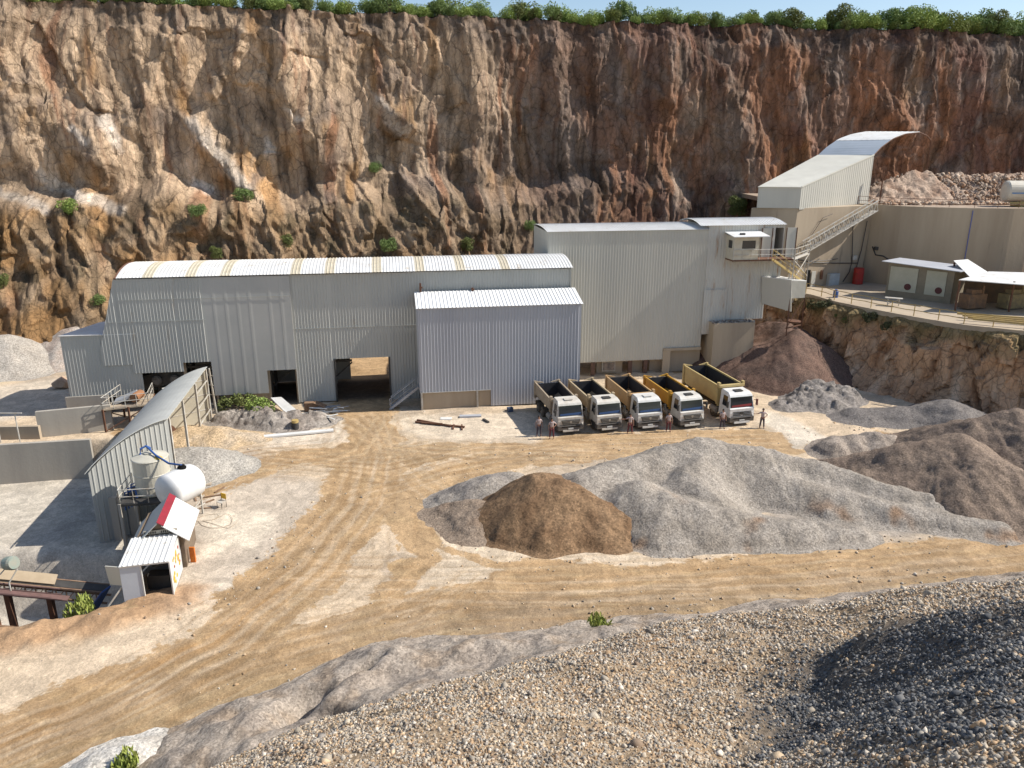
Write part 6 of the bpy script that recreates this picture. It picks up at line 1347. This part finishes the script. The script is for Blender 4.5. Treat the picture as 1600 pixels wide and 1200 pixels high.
a = MB(); a.bar(q + Vector((-.6, -.2, -.6)), q + Vector((-.2, 0, -.15)), .06); a.bar(q + Vector((.5, -.3, -.2)), q + Vector((.1, -.6, -.9)), .06); a.bar(q + Vector((.1, -.6, -.9)), q + Vector((.1, -.6, -1.4)), .06); a.build('motor_stand', M['steel'], e, eo)
# blue pipes leaning down to the yard, board, debris
a = MB()
for k in range(7):
    q0 = G(172 - 2 * k, 916 + 1.5 * k, -.6); q1 = G(150 - 3.4 * k, 955 + 1.8 * k, -2.6); a.tube([q0, q1], .055, 6)
tag(a.build('pipe_bundle', M['blue'], None, G(160, 935, -1.5)), 'bundle of blue pipes leaning beside the white container into the sunken yard', 'pipes')
a = MB(); q = G(107, 972, -1.0); a.box(q + Vector((0, .3, .15)), (.75, .5, .06), m=Matrix.Rotation(-.2, 3, 'Z') @ Matrix.Rotation(.9, 3, 'X'))
for k in (-.2, 0, .2): a.box(q + Vector((0, .3 , .2 + k * .5)) + Vector((0, k * .45, .02)), (.7, .06, .05), m=Matrix.Rotation(-.2, 3, 'Z') @ Matrix.Rotation(.9, 3, 'X'))
tag(a.build('pallet', M['wood'], None, q), 'small weathered pallet leaning beside the green weed at the sunken yard', 'pallet')
a = MB(); q = G(8, 985, -2.6)
for k in range(4): a.bar(q + Vector((-2.0, .35 * k - .6, .1)), q + Vector((.9, .3 * k - .9, .15)), .12)
tag(a.build('timber_planks', M['wood'], None, q), 'a few timber planks lying in the lower left corner of the sunken yard', 'planks')
# ---- chair, hoses, bits near the tanks
q = G(347, 793); e = empty('chair', q, 'yellow backed metal chair standing alone on the pale ground right of the tanks', 'chair', rz=-.5)
a = MB()
for i, j in ((-.22, -.2), (.22, -.2), (-.22, .2), (.22, .2)): a.tube([(i, j, 0), (i, j, .46 if j < 0 else .95)], .018, 5)
a.build('legs', M['dark'], e)
a = MB(); a.box((0, 0, .47), (.5, .46, .04)); a.build('seat', M['steel'], e); a = MB(); a.box((0, .22, .78), (.46, .05, .38)); a.build('backrest', flat('yellow plastic', (.62, .38, .02)), e)
a = MB(); rg_ = random.Random(4); q = G(335, 815)
pts = []; 
for k in range(26): t = k * .5; pts.append(q + Vector((math.cos(t) * (1.0 + .5 * math.sin(k * .7)) + .09 * k - 1.2, math.sin(t) * .8 + .4 * math.sin(k), .05)))
a.tube(pts, .013, 5); tag(a.build('hose', M['conc'], None, q), 'tangled thin hose on the cream ground below the chair', 'hose')
a = MB(); q = G(318, 778)
for (dx, dy, l, an_) in ((0, 0, 1.3, .4), (.5, .8, 1.0, 1.2), (-.3, -.6, .9, 2.0), (.2, -1.2, 1.1, .9), (.4, -1.8, .8, .2)): v = Vector((math.cos(an_), math.sin(an_), 0)) * l; c_ = q + Vector((dx, dy, .06)); a.bar(c_, c_ + v, .12, .05)
tag(a.build('scrap_boards', M['wood'], None, q), 'scattered dark boards and scrap on the ground right of the white tank', 'scrap')
a = MB(); q = G(312, 757) ; a.box(q + Vector((.3, 0, .07)), (1.1, .8, .1), .2); tag(a.build('slab', M['concl'], None, q), 'small pale slab on the ground between the white tank and the chair', 'slab')
a = MB(); q = G(256, 690, 0); a.lathe(q + Vector((-.1, .2, .9)), (1, -.9, 0), [(0, .75), (1.0, .75)], 20); tag(a.build('rusty_ring', M['rust'], None, q), 'large rusty pipe ring half buried against the arched shed', 'pipe ring')
# ================================================================ THINGS LYING BEFORE THE HALL
a = MB(); q0, q1 = G(405, 683, .1), G(521, 672, .1); a.bar(q0, q1, .55, .14); tag(a.build('white_beam', M['roofw'], None, q0), 'long white sheet metal channel lying on the ground before the loading opening', 'beam')
a = MB(); q = G(448, 666); a.box(q + Vector((-.3, 0, .15)), (2.0, .55, .3), .05); tag(a.build('white_box_section', M['roofw'], None, q), 'short white box section lying beside the oil drum', 'beam')
q = G(462, 671); e = empty('oil_drum', q, 'dirty black and yellow oil drum standing by the long white channel', 'drum'); a = MB(); a.lathe((0, 0, 0), (0, 0, 1), [(0, .29), (.02, .3), (.3, .3), (.32, .32), (.34, .3), (.6, .3), (.62, .32), (.64, .3), (.86, .3)], 18); a.build('shell', M['dark'], e)
a = MB(); a.lathe((0, 0, .66), (0, 0, 1), [(0, .303), (.22, .303), (.23, .27)], 18); a.build('yellow_band', M['yell'], e)
a = MB(); q0 = G(421, 612, .6); q1 = G(462, 660, .1); q0 = V(424, 622, 69.6)
w_ = Vector((1.5, .0, 0)); a.prism([q0, q0 + Vector((.9, .2, 0)), q1 + Vector((1.0, .3, .15)), q1], (0, 0, .05)); a.bar(q0, q1 + Vector((-.1, 0, .1)), .12); tag(a.build('ramp_sheet', M['tankw'], None, q1), 'bent white sheet sloping down from the loading opening to the ground', 'sheet metal')
rg_ = random.Random(21)
for i, (px, py, lb, mm, L_) in enumerate(((480, 652, 'white narrow boards thrown on the ground right of the bent white sheet', 'tankw', 1.5), (498, 655, 'white boards nearest to the passage, on the debris before the hall', 'roofw', 1.3), (440, 655, 'grey boards below the loading opening beside the green bush', 'wood', 1.1))):
    a = MB(); q = G(px, py)
    for k in range(6): an_ = rg_.uniform(-.9, .5); c_ = q + Vector((rg_.uniform(-.8, .8), rg_.uniform(-.6, .6), .06 + .05 * k)); a.bar(c_, c_ + Vector((math.cos(an_), math.sin(an_), .05)) * L_, .16, .04)
    tag(a.build('boards', M[mm], None, q), lb, 'boards')
a = MB(); q = G(510, 645); 
for k in range(14): an_ = rg_.uniform(-.4, .4); c_ = q + Vector((rg_.uniform(-1.6, .8), rg_.uniform(-.5, .6), .08 + .04 * k)); a.bar(c_, c_ + Vector((math.cos(an_), math.sin(an_), rg_.uniform(-.1, .1))) * 1.4, .1, .07)
tag(a.build('scrap_metal', mat('blue grey scrap', (.20, .24, .30), (.30, .30, .30), 3, .6), None, q), 'heap of blue grey scrap sections against the hall just left of the passage', 'scrap')
a = MB(); q = G(486, 643); a.box(q + Vector((0, .2, .45)), (1.2, .6, .8), .1); a.bar(q + Vector((.4, .1, .9)), q + Vector((1.4, 0, .5)), .8, .06); tag(a.build('broken_crate', M['wood'], None, q), 'broken brown crate against the ribbed hall wall beside the scrap', 'crate')
heap('rubble_pile', 'low grey rubble below the dark loading opening', 'rubble', [R3((350, 646, .7), (395, 646, .8), (440, 648, .9), (500, 648, .5))], (.34, .30, .26), (.24, .20, .17), seed=180, material=M['rocky'], rough=.3, bumpy=.3, k=.6, res=.12)
a = MB(); q0, q1 = G(649, 659, .12), G(726, 667, .12); a.bar(q0, q1, .16, .12); a.bar(q0 + Vector((.1, .5, 0)), q1 + Vector((-1.2, .2, 0)), .16, .12); a.bar(q0 + Vector((.6, -.3, 0)), q1 + Vector((-2, .5, .1)), .12, .12); a.bar(q1 + Vector((-1.0, .7, -.05)), q1 + Vector((-1.0, -.4, -.05)), .14, .1); a.bar(q1 + Vector((-.3, .7, -.05)), q1 + Vector((-.2, -.6, -.05)), .14, .1)
tag(a.build('rusty_beams', M['rust'], None, q0), 'bundle of long rusty beams lying on the pale ground before the white store', 'beams')
a = MB(); q0, q1 = G(718, 651, .1), G(752, 650, .1); a.bar(q0, q1, .5, .2); tag(a.build('grey_beam', M['cladb'], None, q0), 'short blue grey steel section in front of the white store', 'beam')
a = MB(); q0, q1 = G(688, 654, .06), G(706, 654, .06); a.bar(q0, q1, .6, .06); tag(a.build('white_sheet', M['roofw'], None, q0), 'small white sheet on the ground left of the blue grey section', 'sheet metal')
a = MB(); q0 = G(755, 655, .1); a.bar(q0, q0 + Vector((.5, -.8, 0)), .2, .15); tag(a.build('dark_offcut', M['dark'], None, q0), 'short dark offcut at the right end of the blue grey section', 'offcut')
a = MB(); q0 = G(797, 642, .1); a.box(q0 + Vector((0, 0, .15)), (.5, .4, .4), .4); tag(a.build('blue_crate', mat('dark blue crate', (.05, .07, .12), None), None, q0), 'little dark blue box at the foot of the white store near the first lorry', 'box')
# ================================================================ LORRIES
def truck(label, bodym, dusty, roofdark, dh=1.55, L=5.2, grille_white=False, dashm=None, mirror_red=False):
    e = empty('dump_truck', (0, 0, 0), label, 'dump truck', 'white cabbed dump trucks parked in a row')
    W_ = 2.4; cw = W_ / 2; WHT_ = dusty
    # cab: local x right, y back, front at y=0
    sil = [(0.10, .75), (.02, 1.0), (.0, 1.62), (.12, 1.72), (.30, 2.62), (.42, 2.82), (.75, 2.98), (1.85, 3.02), (1.95, 2.9), (1.95, .75)]
    cab = MB(); n = len(sil); ins = [0, .0, .0, .0, .06, .10, .16, .18, .14, 0]
    l = [(-cw + i, y, z) for (y, z), i in zip(sil, ins)]; r = [(cw - i, y, z) for (y, z), i in zip(sil, ins)]
    cab.v += l + r; cab.f += [tuple(range(n)), tuple(reversed(range(n, 2 * n)))] + [(i, n + i, n + (i + 1) % n, (i + 1) % n) for i in range(n)]
    cab.build('cab', WHT_, e, bevel=.04)
    ws = MB(); o_ = .012
    ws.prism([(-cw + .12, .115, 1.74), (cw - .12, .115, 1.74), (cw - .17, .285, 2.60), (-cw + .17, .285, 2.60)], (0, -.035, 0)); wo = ws.build('windscreen', M['glass'], e)
    s = MB(); s.prism([(-cw + .2, .125, 1.78), (cw - .2, .125, 1.78), (cw - .22, .165, 2.0), (-cw + .25, .152, 1.93)], (0, -.052, 0)); s.build('dashboard_cover', dashm, wo)
    s = MB(); s.prism([(-cw + .05, .25, 2.58), (cw - .05, .25, 2.58), (cw - .06, .10, 2.66), (-cw + .06, .10, 2.66)], (0, 0, .04)); s.build('sun_visor', flat('dark green tinted visor', (.03, .06, .055), .3), e)
    for sg in (-1, 1):
        s = MB(); x = sg * (cw + .006)
        s.prism([(x, .55, 1.72), (x, 1.35, 1.72), (x - sg * .10, 1.35, 2.62), (x - sg * .11, .62, 2.62)], (sg * .012, 0, 0)); s.build('side_window', M['glass'], e)
        s = MB(); s.bar((x, .2, 2.3), (x + sg * .22, .08, 2.3), .04); s.box((x + sg * .24, .06, 2.1), (.10, .22, .55)); s.build('mirror', flat('dark red mirror', (.12, .02, .02)) if (mirror_red and sg > 0) else M['dark'], e)
        s = MB(); s.box((sg * (cw - .36), -.03, .62), (.42, .10, .24)); s.build('headlight', flat('headlight glass', (.60, .57, .48), .15), e)
        s = MB(); s.prism([(sg * cw, -.02, 1.3), (sg * (cw - .28), -.05, 1.3), (sg * (cw - .12), -.05, .9), (sg * cw, -.02, .85)], (0, .08, 0)); s.build('corner_panel', WHT_, e)
        s = MB(); s.box((sg * (cw - .06), .9, .62), (.14, 1.1, .6)); s.build('wheel_arch', M['dark'], e)
    if not grille_white:
        s = MB(); s.prism([(-cw + .30, -.015, 1.38), (cw - .30, -.015, 1.38), (cw - .48, -.015, .95), (-cw + .48, -.015, .95)], (0, -.04, 0)); g_ = s.build('grille', M['dark'], e)
        s = MB()
        for k in range(3): s.bar((-cw + .38 + .05 * k, -.065, 1.30 - .13 * k), (cw - .38 - .05 * k, -.065, 1.30 - .13 * k), .03)
        s.lathe((0, -.055, 1.2), (0, -1, 0), [(0, .11), (.03, .11)], 14); s.build('grille_bars', mat('dull chrome', (.35, .35, .34), None, 1, .3, .6), g_)
    else:
        s = MB()
        for sg in (-1, 1):
            for k in range(3): s.prism([(sg * .12, -.005, 1.36 - .14 * k), (sg * (cw - .30), -.005, 1.36 - .14 * k), (sg * (cw - .34), -.005, 1.29 - .14 * k), (sg * .12, -.005, 1.27 - .14 * k)], (0, -.03, 0))
        g_ = s.build('grille', M['dark'], e); s = MB(); s.lathe((0, -.01, 1.22), (0, -1, 0), [(0, .15), (.04, .15)], 16); s.build('badge', M['dark'], e)
    s = MB(); s.prism([(-cw, -.10, .42), (cw, -.10, .42), (cw, -.10, .88), (-cw, -.10, .88)], (0, .5, 0)); s.build('bumper', mat('grimy bumper', (.07, .065, .06), (.14, .12, .10), 2, .7), e, bevel=.03)
    s = MB(); s.box((0, -.11, .40), (1.5, .1, .16)); s.build('lower_bumper', dusty, e)
    s = MB(); s.box((0, -.125, .60), (.5, .02, .12)); s.build('number_plate', flat('plate', (.60, .60, .58)), e)
    s = MB(); s.box((0, -.11, .76), (1.7, .03, .07)); s.build('bumper_slot', M['black'], e)
    s = MB(); s.box((0, .95, 3.04), (.75, .55, .06)); s.build('roof_hatch', M['dark'] if roofdark else dusty, e)
    # chassis
    s = MB(); YE = 2.25 + L + .3
    for sg in (-.42, .42): s.box((sg, YE / 2 + .3, .88), (.12, YE - .6, .28))
    s.box((0, 3.0, .8), (1.9, 1.1, .5)); s.box((0, YE - .2, .75), (2.2, .12, .3)); s.build('chassis', M['dark'], e)
    s = MB(); s.lathe((-1.0, 2.5, .75), (0, 1, 0), [(0, .28), (1.0, .28)], 14); s.build('fuel_tank', mat('dusty tank metal', (.30, .27, .23), None), e)
    # wheels
    for y, dual in ((1.25, 0), (2.25 + L - 2.25, 1), (2.25 + L - .9, 1)) + (((3.0, 0),) if L > 5.5 else ()):
        for sg in (-1, 1):
            ww = .30 if not dual else .58; x = sg * (cw - .02 - ww / 2)
            s = MB(); s.lathe((x - ww / 2, y, .50), (1, 0, 0), [(0, .30), (.0, .42), (.04, .49), (ww - .04, .49), (ww, .42), (ww, .30)], 24); w0_ = s.build('wheel', M['rubber'], e)
            s = MB(); s.lathe((x + sg * (ww / 2 - .02), y, .50), (sg, 0, 0), [(0, .29), (.02, .27), (-.05, .2), (.06, .12), (.10, .10)], 18); s.build('rim', mat('dusty rim', (.30, .25, .19), (.16, .12, .09), 3, .8), w0_)
    # dump body
    z0 = 1.25; y0 = 2.2; y1 = y0 + L; zt = z0 + dh; zb = zt + .12; t = .08; xo = 1.22
    s = MB()
    for sg in (-1, 1):
        s.solid([(sg * xo, y0, z0 + .35), (sg * xo, y1, z0 + .35), (sg * (xo - t), y1, z0 + .35), (sg * (xo - t), y0, z0 + .35)], [(sg * xo, y0, zt), (sg * xo, y1, zb), (sg * (xo - t), y1, zb), (sg * (xo - t), y0, zt)])
        s.solid([(sg * (xo - .45), y0, z0), (sg * (xo - .45), y1, z0), (sg * (xo - .55), y1, z0 + .05), (sg * (xo - .55), y0, z0 + .05)], [(sg * xo, y0, z0 + .35), (sg * xo, y1, z0 + .35), (sg * (xo - t), y1, z0 + .35), (sg * (xo - t), y0, z0 + .35)])
        s.bar((sg * (xo - .02), y0 - .05, zt + .03), (sg * (xo - .02), y1, zb + .03), .16, .14)
        for k in range(2): s.bar((sg * xo, y0 + .12 + k * (L - .24), z0 + .2), (sg * xo, y0 + .12 + k * (L - .24), zt + .05), .16, .12)
    s.box((0, y0 + .04, z0 + dh / 2), (2 * xo - .02, t, dh)); s.box((0, (y0 + y1) / 2, z0 - .03), (2 * (xo - .45), L, .08))
    s.bar((-xo - .05, y0 - .12, zt + .06), (xo + .05, y0 - .12, zt + .06), .30, .22)
    for sg in (-1, 1): s.box((sg * (xo - .02), y0 - .02, zt + .22), (.24, .34, .34))
    s.build('dump_body', bodym, e, bevel=.015)
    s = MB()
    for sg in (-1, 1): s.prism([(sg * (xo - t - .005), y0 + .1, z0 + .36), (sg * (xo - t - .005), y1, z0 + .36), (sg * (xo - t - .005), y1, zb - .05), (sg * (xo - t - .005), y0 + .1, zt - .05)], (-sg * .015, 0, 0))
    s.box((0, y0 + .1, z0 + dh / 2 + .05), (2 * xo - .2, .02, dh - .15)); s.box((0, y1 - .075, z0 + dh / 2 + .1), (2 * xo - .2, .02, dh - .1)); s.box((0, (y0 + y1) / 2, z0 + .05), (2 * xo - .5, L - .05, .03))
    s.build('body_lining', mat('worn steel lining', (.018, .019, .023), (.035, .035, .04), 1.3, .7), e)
    s = MB(); s.box((0, y1 + .05, z0 + dh / 2), (2 * xo - .1, .1, dh)); s.box((0, y1 + .02, z0 + dh / 2), (2 * xo + .12, .16, .2))
    for sg in (-1, 1): s.box((sg * xo, y1, z0 + dh / 2 + .15), (.2, .26, dh + .35))
    s.prism([(-xo, y1 - .05, zb - .05), (-.35, y1 - .05, zb), (-.35, y1 - .05, zb + .02), (-xo, y1 - .05, zb + .22)], (0, .12, 0)); s.prism([(xo, y1 - .05, zb - .05), (.35, y1 - .05, zb), (.35, y1 - .05, zb + .02), (xo, y1 - .05, zb + .22)], (0, .12, 0)); s.build('tailgate', bodym, e, bevel=.01)
    s = MB(); s.lathe((0, y0 - .2, .9), (0, 0, 1), [(0, .14), (1.3, .14), (1.35, .09), (zt - 1.1, .09)], 12); s.build('lift_ram', M['dark'], e)
    for sg in (-1, 1): s = MB(); s.box((sg * (cw - .25), y1 - .15, .75), (.5, .04, .45)); s.build('mud_flap', M['rubber'], e)
    return e
tdust = lambda nm, a_, b_, c_, am=.4: mat(nm, a_, b_, 1.2, .6, c3=c_, amt3=am)
specs = [
    ((891, 677), 'dump truck with a dusty grey beige skip, nearest the white store', tdust('grey beige skip paint', (.38, .31, .22), (.30, .23, .16), (.20, .13, .08), .5), M['white'], False, 1.35, 5.2, False),
    ((951, 674), 'dump truck with a pale beige skip, second from the white store', tdust('pale beige skip paint', (.46, .36, .22), (.38, .29, .18), (.24, .15, .08)), M['white'], True, 1.40, 5.2, False),
    ((1014, 671), 'dump truck with an orange tan skip, in the middle of the row', tdust('tan skip paint', (.46, .28, .12), (.38, .25, .13), (.55, .48, .38), .45), mat('clean white truck paint', (.66, .65, .62), (.54, .51, .46), 1.5, .4), False, 1.55, 5.6, False),
    ((1079, 668), 'dump truck with a bright mustard yellow skip', tdust('mustard yellow skip paint', (.46, .24, .02), (.38, .20, .03), (.28, .15, .05)), mat('white truck paint lightly dusted', (.64, .62, .57), (.52, .48, .42), 1.5, .4), True, 1.45, 5.4, False),
    ((1156, 664), 'largest dump truck, with a tall pale yellow skip, at the right end of the row', tdust('pale yellow skip paint', (.50, .38, .16), (.42, .31, .14), (.30, .20, .10)), mat('bright white truck paint', (.72, .71, .69), (.60, .58, .54), 1.5, .35), True, 1.85, 6.6, True)]
tpos = []
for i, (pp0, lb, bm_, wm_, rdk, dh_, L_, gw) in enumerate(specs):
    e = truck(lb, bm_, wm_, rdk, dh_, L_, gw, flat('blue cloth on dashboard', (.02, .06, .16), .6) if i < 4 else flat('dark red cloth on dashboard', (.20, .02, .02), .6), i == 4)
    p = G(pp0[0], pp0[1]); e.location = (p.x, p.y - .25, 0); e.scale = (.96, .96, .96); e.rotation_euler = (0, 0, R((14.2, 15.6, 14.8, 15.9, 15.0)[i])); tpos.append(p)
    if i == 4: e.scale = (1.0, 1.0, 1.0)

# ================================================================ PEOPLE
skinm = mat('skin', (.36, .19, .12), (.30, .15, .10), 6, .6); hairm = flat('dark hair', (.02, .015, .012), .8)
shirtm = mat('pink grey shirt', (.50, .40, .38), (.42, .34, .32), 4, .9); trom = mat('dark blue trousers', (.045, .04, .06), (.07, .05, .06), 5, .9); shoem = flat('black shoes', (.015, .014, .014), .7)
redcuff = mat('dark red trousers', (.16, .035, .04), (.10, .03, .035), 5, .9)
def skin(name, verts, edges, rads, m, parent, sub=2):
    me = bpy.data.meshes.new(name); me.from_pydata(verts, edges, []); me.materials.append(m)
    o = bpy.data.objects.new(name, me); COL.objects.link(o); o.parent = parent
    sk = o.modifiers.new('skin', 'SKIN'); sk.use_smooth_shade = True
    if not me.skin_vertices: me.attributes.new  # layer is made by the modifier
    return o, sk
def skinned(name, verts, edges, rads, m, parent, root=0):
    import bmesh
    bm = bmesh.new(); ly = bm.verts.layers.skin.verify(); vs = []
    for i, (v, r_) in enumerate(zip(verts, rads)):
        q = bm.verts.new(v); q[ly].radius = r_ if isinstance(r_, tuple) else (r_, r_); q[ly].use_root = (i == root); vs.append(q)
    for a_, b_ in edges: bm.edges.new((vs[a_], vs[b_]))
    me = bpy.data.meshes.new(name); bm.to_mesh(me); bm.free(); me.materials.append(m)
    o = bpy.data.objects.new(name, me); COL.objects.link(o); o.parent = parent
    sk = o.modifiers.new('skin', 'SKIN'); sk.use_smooth_shade = True
    sb = o.modifiers.new('sub', 'SUBSURF'); sb.levels = 1; sb.render_levels = 2
    return o
def person(label, loc, rz, lh, rh_, stance=.12, trm=trom, sh=None, h=1.0, lower=None):
    # local: faces -y ; lh / rh_ = (elbow, wrist) for the arms at -x and +x
    e = empty('person', loc, label, 'person', 'drivers standing beside their dump trucks', rz); e.scale = (h, h, h)
    hip = .93
    V_ = [(0, 0, hip), (0, .01, 1.12), (0, 0, 1.32), (0, 0, 1.44), (0, -.01, 1.52), (0, -.02, 1.60), (0, -.03, 1.67), (0, -.02, 1.74)]
    r = [(.145, .105), (.13, .10), (.155, .105), (.10, .08), (.052, .055), (.068, .085), (.078, .098), (.055, .07)]
    ed = [(i, i + 1) for i in range(7)]
    arms = {}
    for sg, (el, wr) in ((-1, lh), (1, rh_)):
        b = len(V_); V_ += [(sg * .175, 0, 1.41), el, wr]; r += [.055, .042, .028]; ed += [(3, b), (b, b + 1), (b + 1, b + 2)]
        d = (Vector(wr) - Vector(el)).normalized(); side_ = d.cross(Vector((0, 1, 0))).normalized() if abs(d.y) < .9 else Vector((1, 0, 0))
        pc = Vector(wr) + d * .05; b2 = len(V_); V_.append(tuple(pc)); r.append((.030, .018)); ed.append((b + 2, b2))
        tip = Vector(wr) + d * .09
        for k, (o_, l_) in enumerate(((-.030, .060), (-.010, .075), (.010, .070), (.030, .050))):
            f0 = tip + side_ * o_; f1 = f0 + d * l_ * .5 + Vector((0, -.008, 0)); f2 = f0 + d * l_ + Vector((0, -.022, 0)); n_ = len(V_)
            V_ += [tuple(f0), tuple(f1), tuple(f2)]; r += [.0095, .0085, .007]; ed += [(b2, n_), (n_, n_ + 1), (n_ + 1, n_ + 2)]
        t0 = pc + side_ * (-.034) * sg + Vector((0, -.01, 0)); n_ = len(V_); V_ += [tuple(t0), tuple(t0 + d * .035 + Vector((0, -.02, 0)))]; r += [.011, .008]; ed += [(b2, n_), (n_, n_ + 1)]
        arms[sg] = ((sg * .175, 0, 1.41), el, wr)
    for sg in (-1, 1):
        b = len(V_); V_ += [(sg * .10, 0, .86), (sg * (.10 + stance * .3), -.02, .48), (sg * (.10 + stance * .6), .02, .09), (sg * (.10 + stance * .7), -.14, .04)]; r += [(.085, .09), .058, .040, (.036, .028)]
        ed += [(0, b), (b, b + 1), (b + 1, b + 2), (b + 2, b + 3)]
    skinned('body', V_, ed, r, skinm, e)
    # face: nose, ears, eyes, mouth
    s = MB(); s.add([(0, -.135, 1.655), (-.016, -.105, 1.635), (.016, -.105, 1.635), (0, -.11, 1.69)], [(0, 1, 2), (0, 3, 1), (0, 2, 3)]); s.box((-.08, -.015, 1.665), (.02, .04, .06)); s.box((.08, -.015, 1.665), (.02, .04, .06)); s.build('face', skinm, e)
    s = MB(); s.box((-.03, -.118, 1.685), (.024, .012, .010)); s.box((.03, -.118, 1.685), (.024, .012, .010)); s.box((0, -.112, 1.615), (.045, .01, .010)); s.build('eyes_and_mouth', hairm, e)
    s = MB(); s.lathe((0, .0, 1.70), (0, .12, 1), [(-.07, .088), (0, .098), (.05, .088), (.085, .055), (.10, .01)], 14); s.build('hair', hairm, e, smooth=True)
    # clothes
    T_ = [(0, 0, .95), (0, .01, 1.12), (0, 0, 1.32), (0, 0, 1.43)]; tr_ = [(.162, .122), (.150, .118), (.175, .125), (.115, .095)]; te = [(0, 1), (1, 2), (2, 3)]
    for sg in (-1, 1):
        S0, E0, _w = arms[sg]; b = len(T_); m0 = tuple(Vector(S0).lerp(Vector(E0), .8)); T_ += [S0, m0]; tr_ += [.070, .062]; te += [(3, b), (b, b + 1)]
    skinned('shirt', T_, te, tr_, sh or shirtm, e)
    Q_ = [(0, 0, .97)]; qr = [(.158, .118)]; qe = []
    for sg in (-1, 1):
        b = len(Q_); Q_ += [(sg * .10, 0, .85), (sg * (.10 + stance * .3), -.02, .48), (sg * (.10 + stance * .6), .015, .10)]; qr += [(.100, .105), .074, .062]; qe += [(0, b), (b, b + 1), (b + 1, b + 2)]
    skinned('trousers', Q_, qe, qr, trm, e)
    for sg in (-1, 1): skinned('shoe', [(sg * (.10 + stance * .6), .04, .05), (sg * (.10 + stance * .7), -.14, .04)], [(0, 1)], [(.05, .05), (.045, .038)], shoem, e)
    return e
dn = lambda sg, b=.0: ((sg * .26, .02 + b, 1.14), (sg * .27, -.06, .90))
hipa = lambda sg: ((sg * .40, .06, 1.20), (sg * .20, -.06, 1.04))
out_ = lambda sg: ((sg * .42, -.02, 1.30), (sg * .66, -.05, 1.30))
people = [((842, 681), 'driver at the left, standing back beside the first truck wheels, arms at his sides', dn(-1), dn(1), .1, trom, .15),
          ((862, 685), 'driver in pinkish shirt standing at the front corner of the first truck', dn(-1), hipa(1), .1, redcuff, .1),
          ((984, 677.5), 'driver between the second and third trucks, one arm stretched out to the left', out_(-1), dn(1), .15, redcuff, 0),
          ((1044, 674.5), 'driver in a pale shirt between the third and the yellow truck, arms down', dn(-1), dn(1), .1, redcuff, 0),
          ((1128, 670), 'driver at the left front corner of the largest truck', dn(-1, .05), dn(1), .14, trom, .2),
          ((1190, 669), 'driver alone at the right end of the row with one hand touching the truck', out_(-1), hipa(1), .12, trom, -.1)]
for (px, py), lb, l_, r_, st_, tm_, rz in people:
    p = G(px, py); person('person: ' * 0 + lb, (p.x, p.y, .0), rz + math.atan2(p.x, p.y) * -.0, l_, r_, st_, tm_, h=1.03)
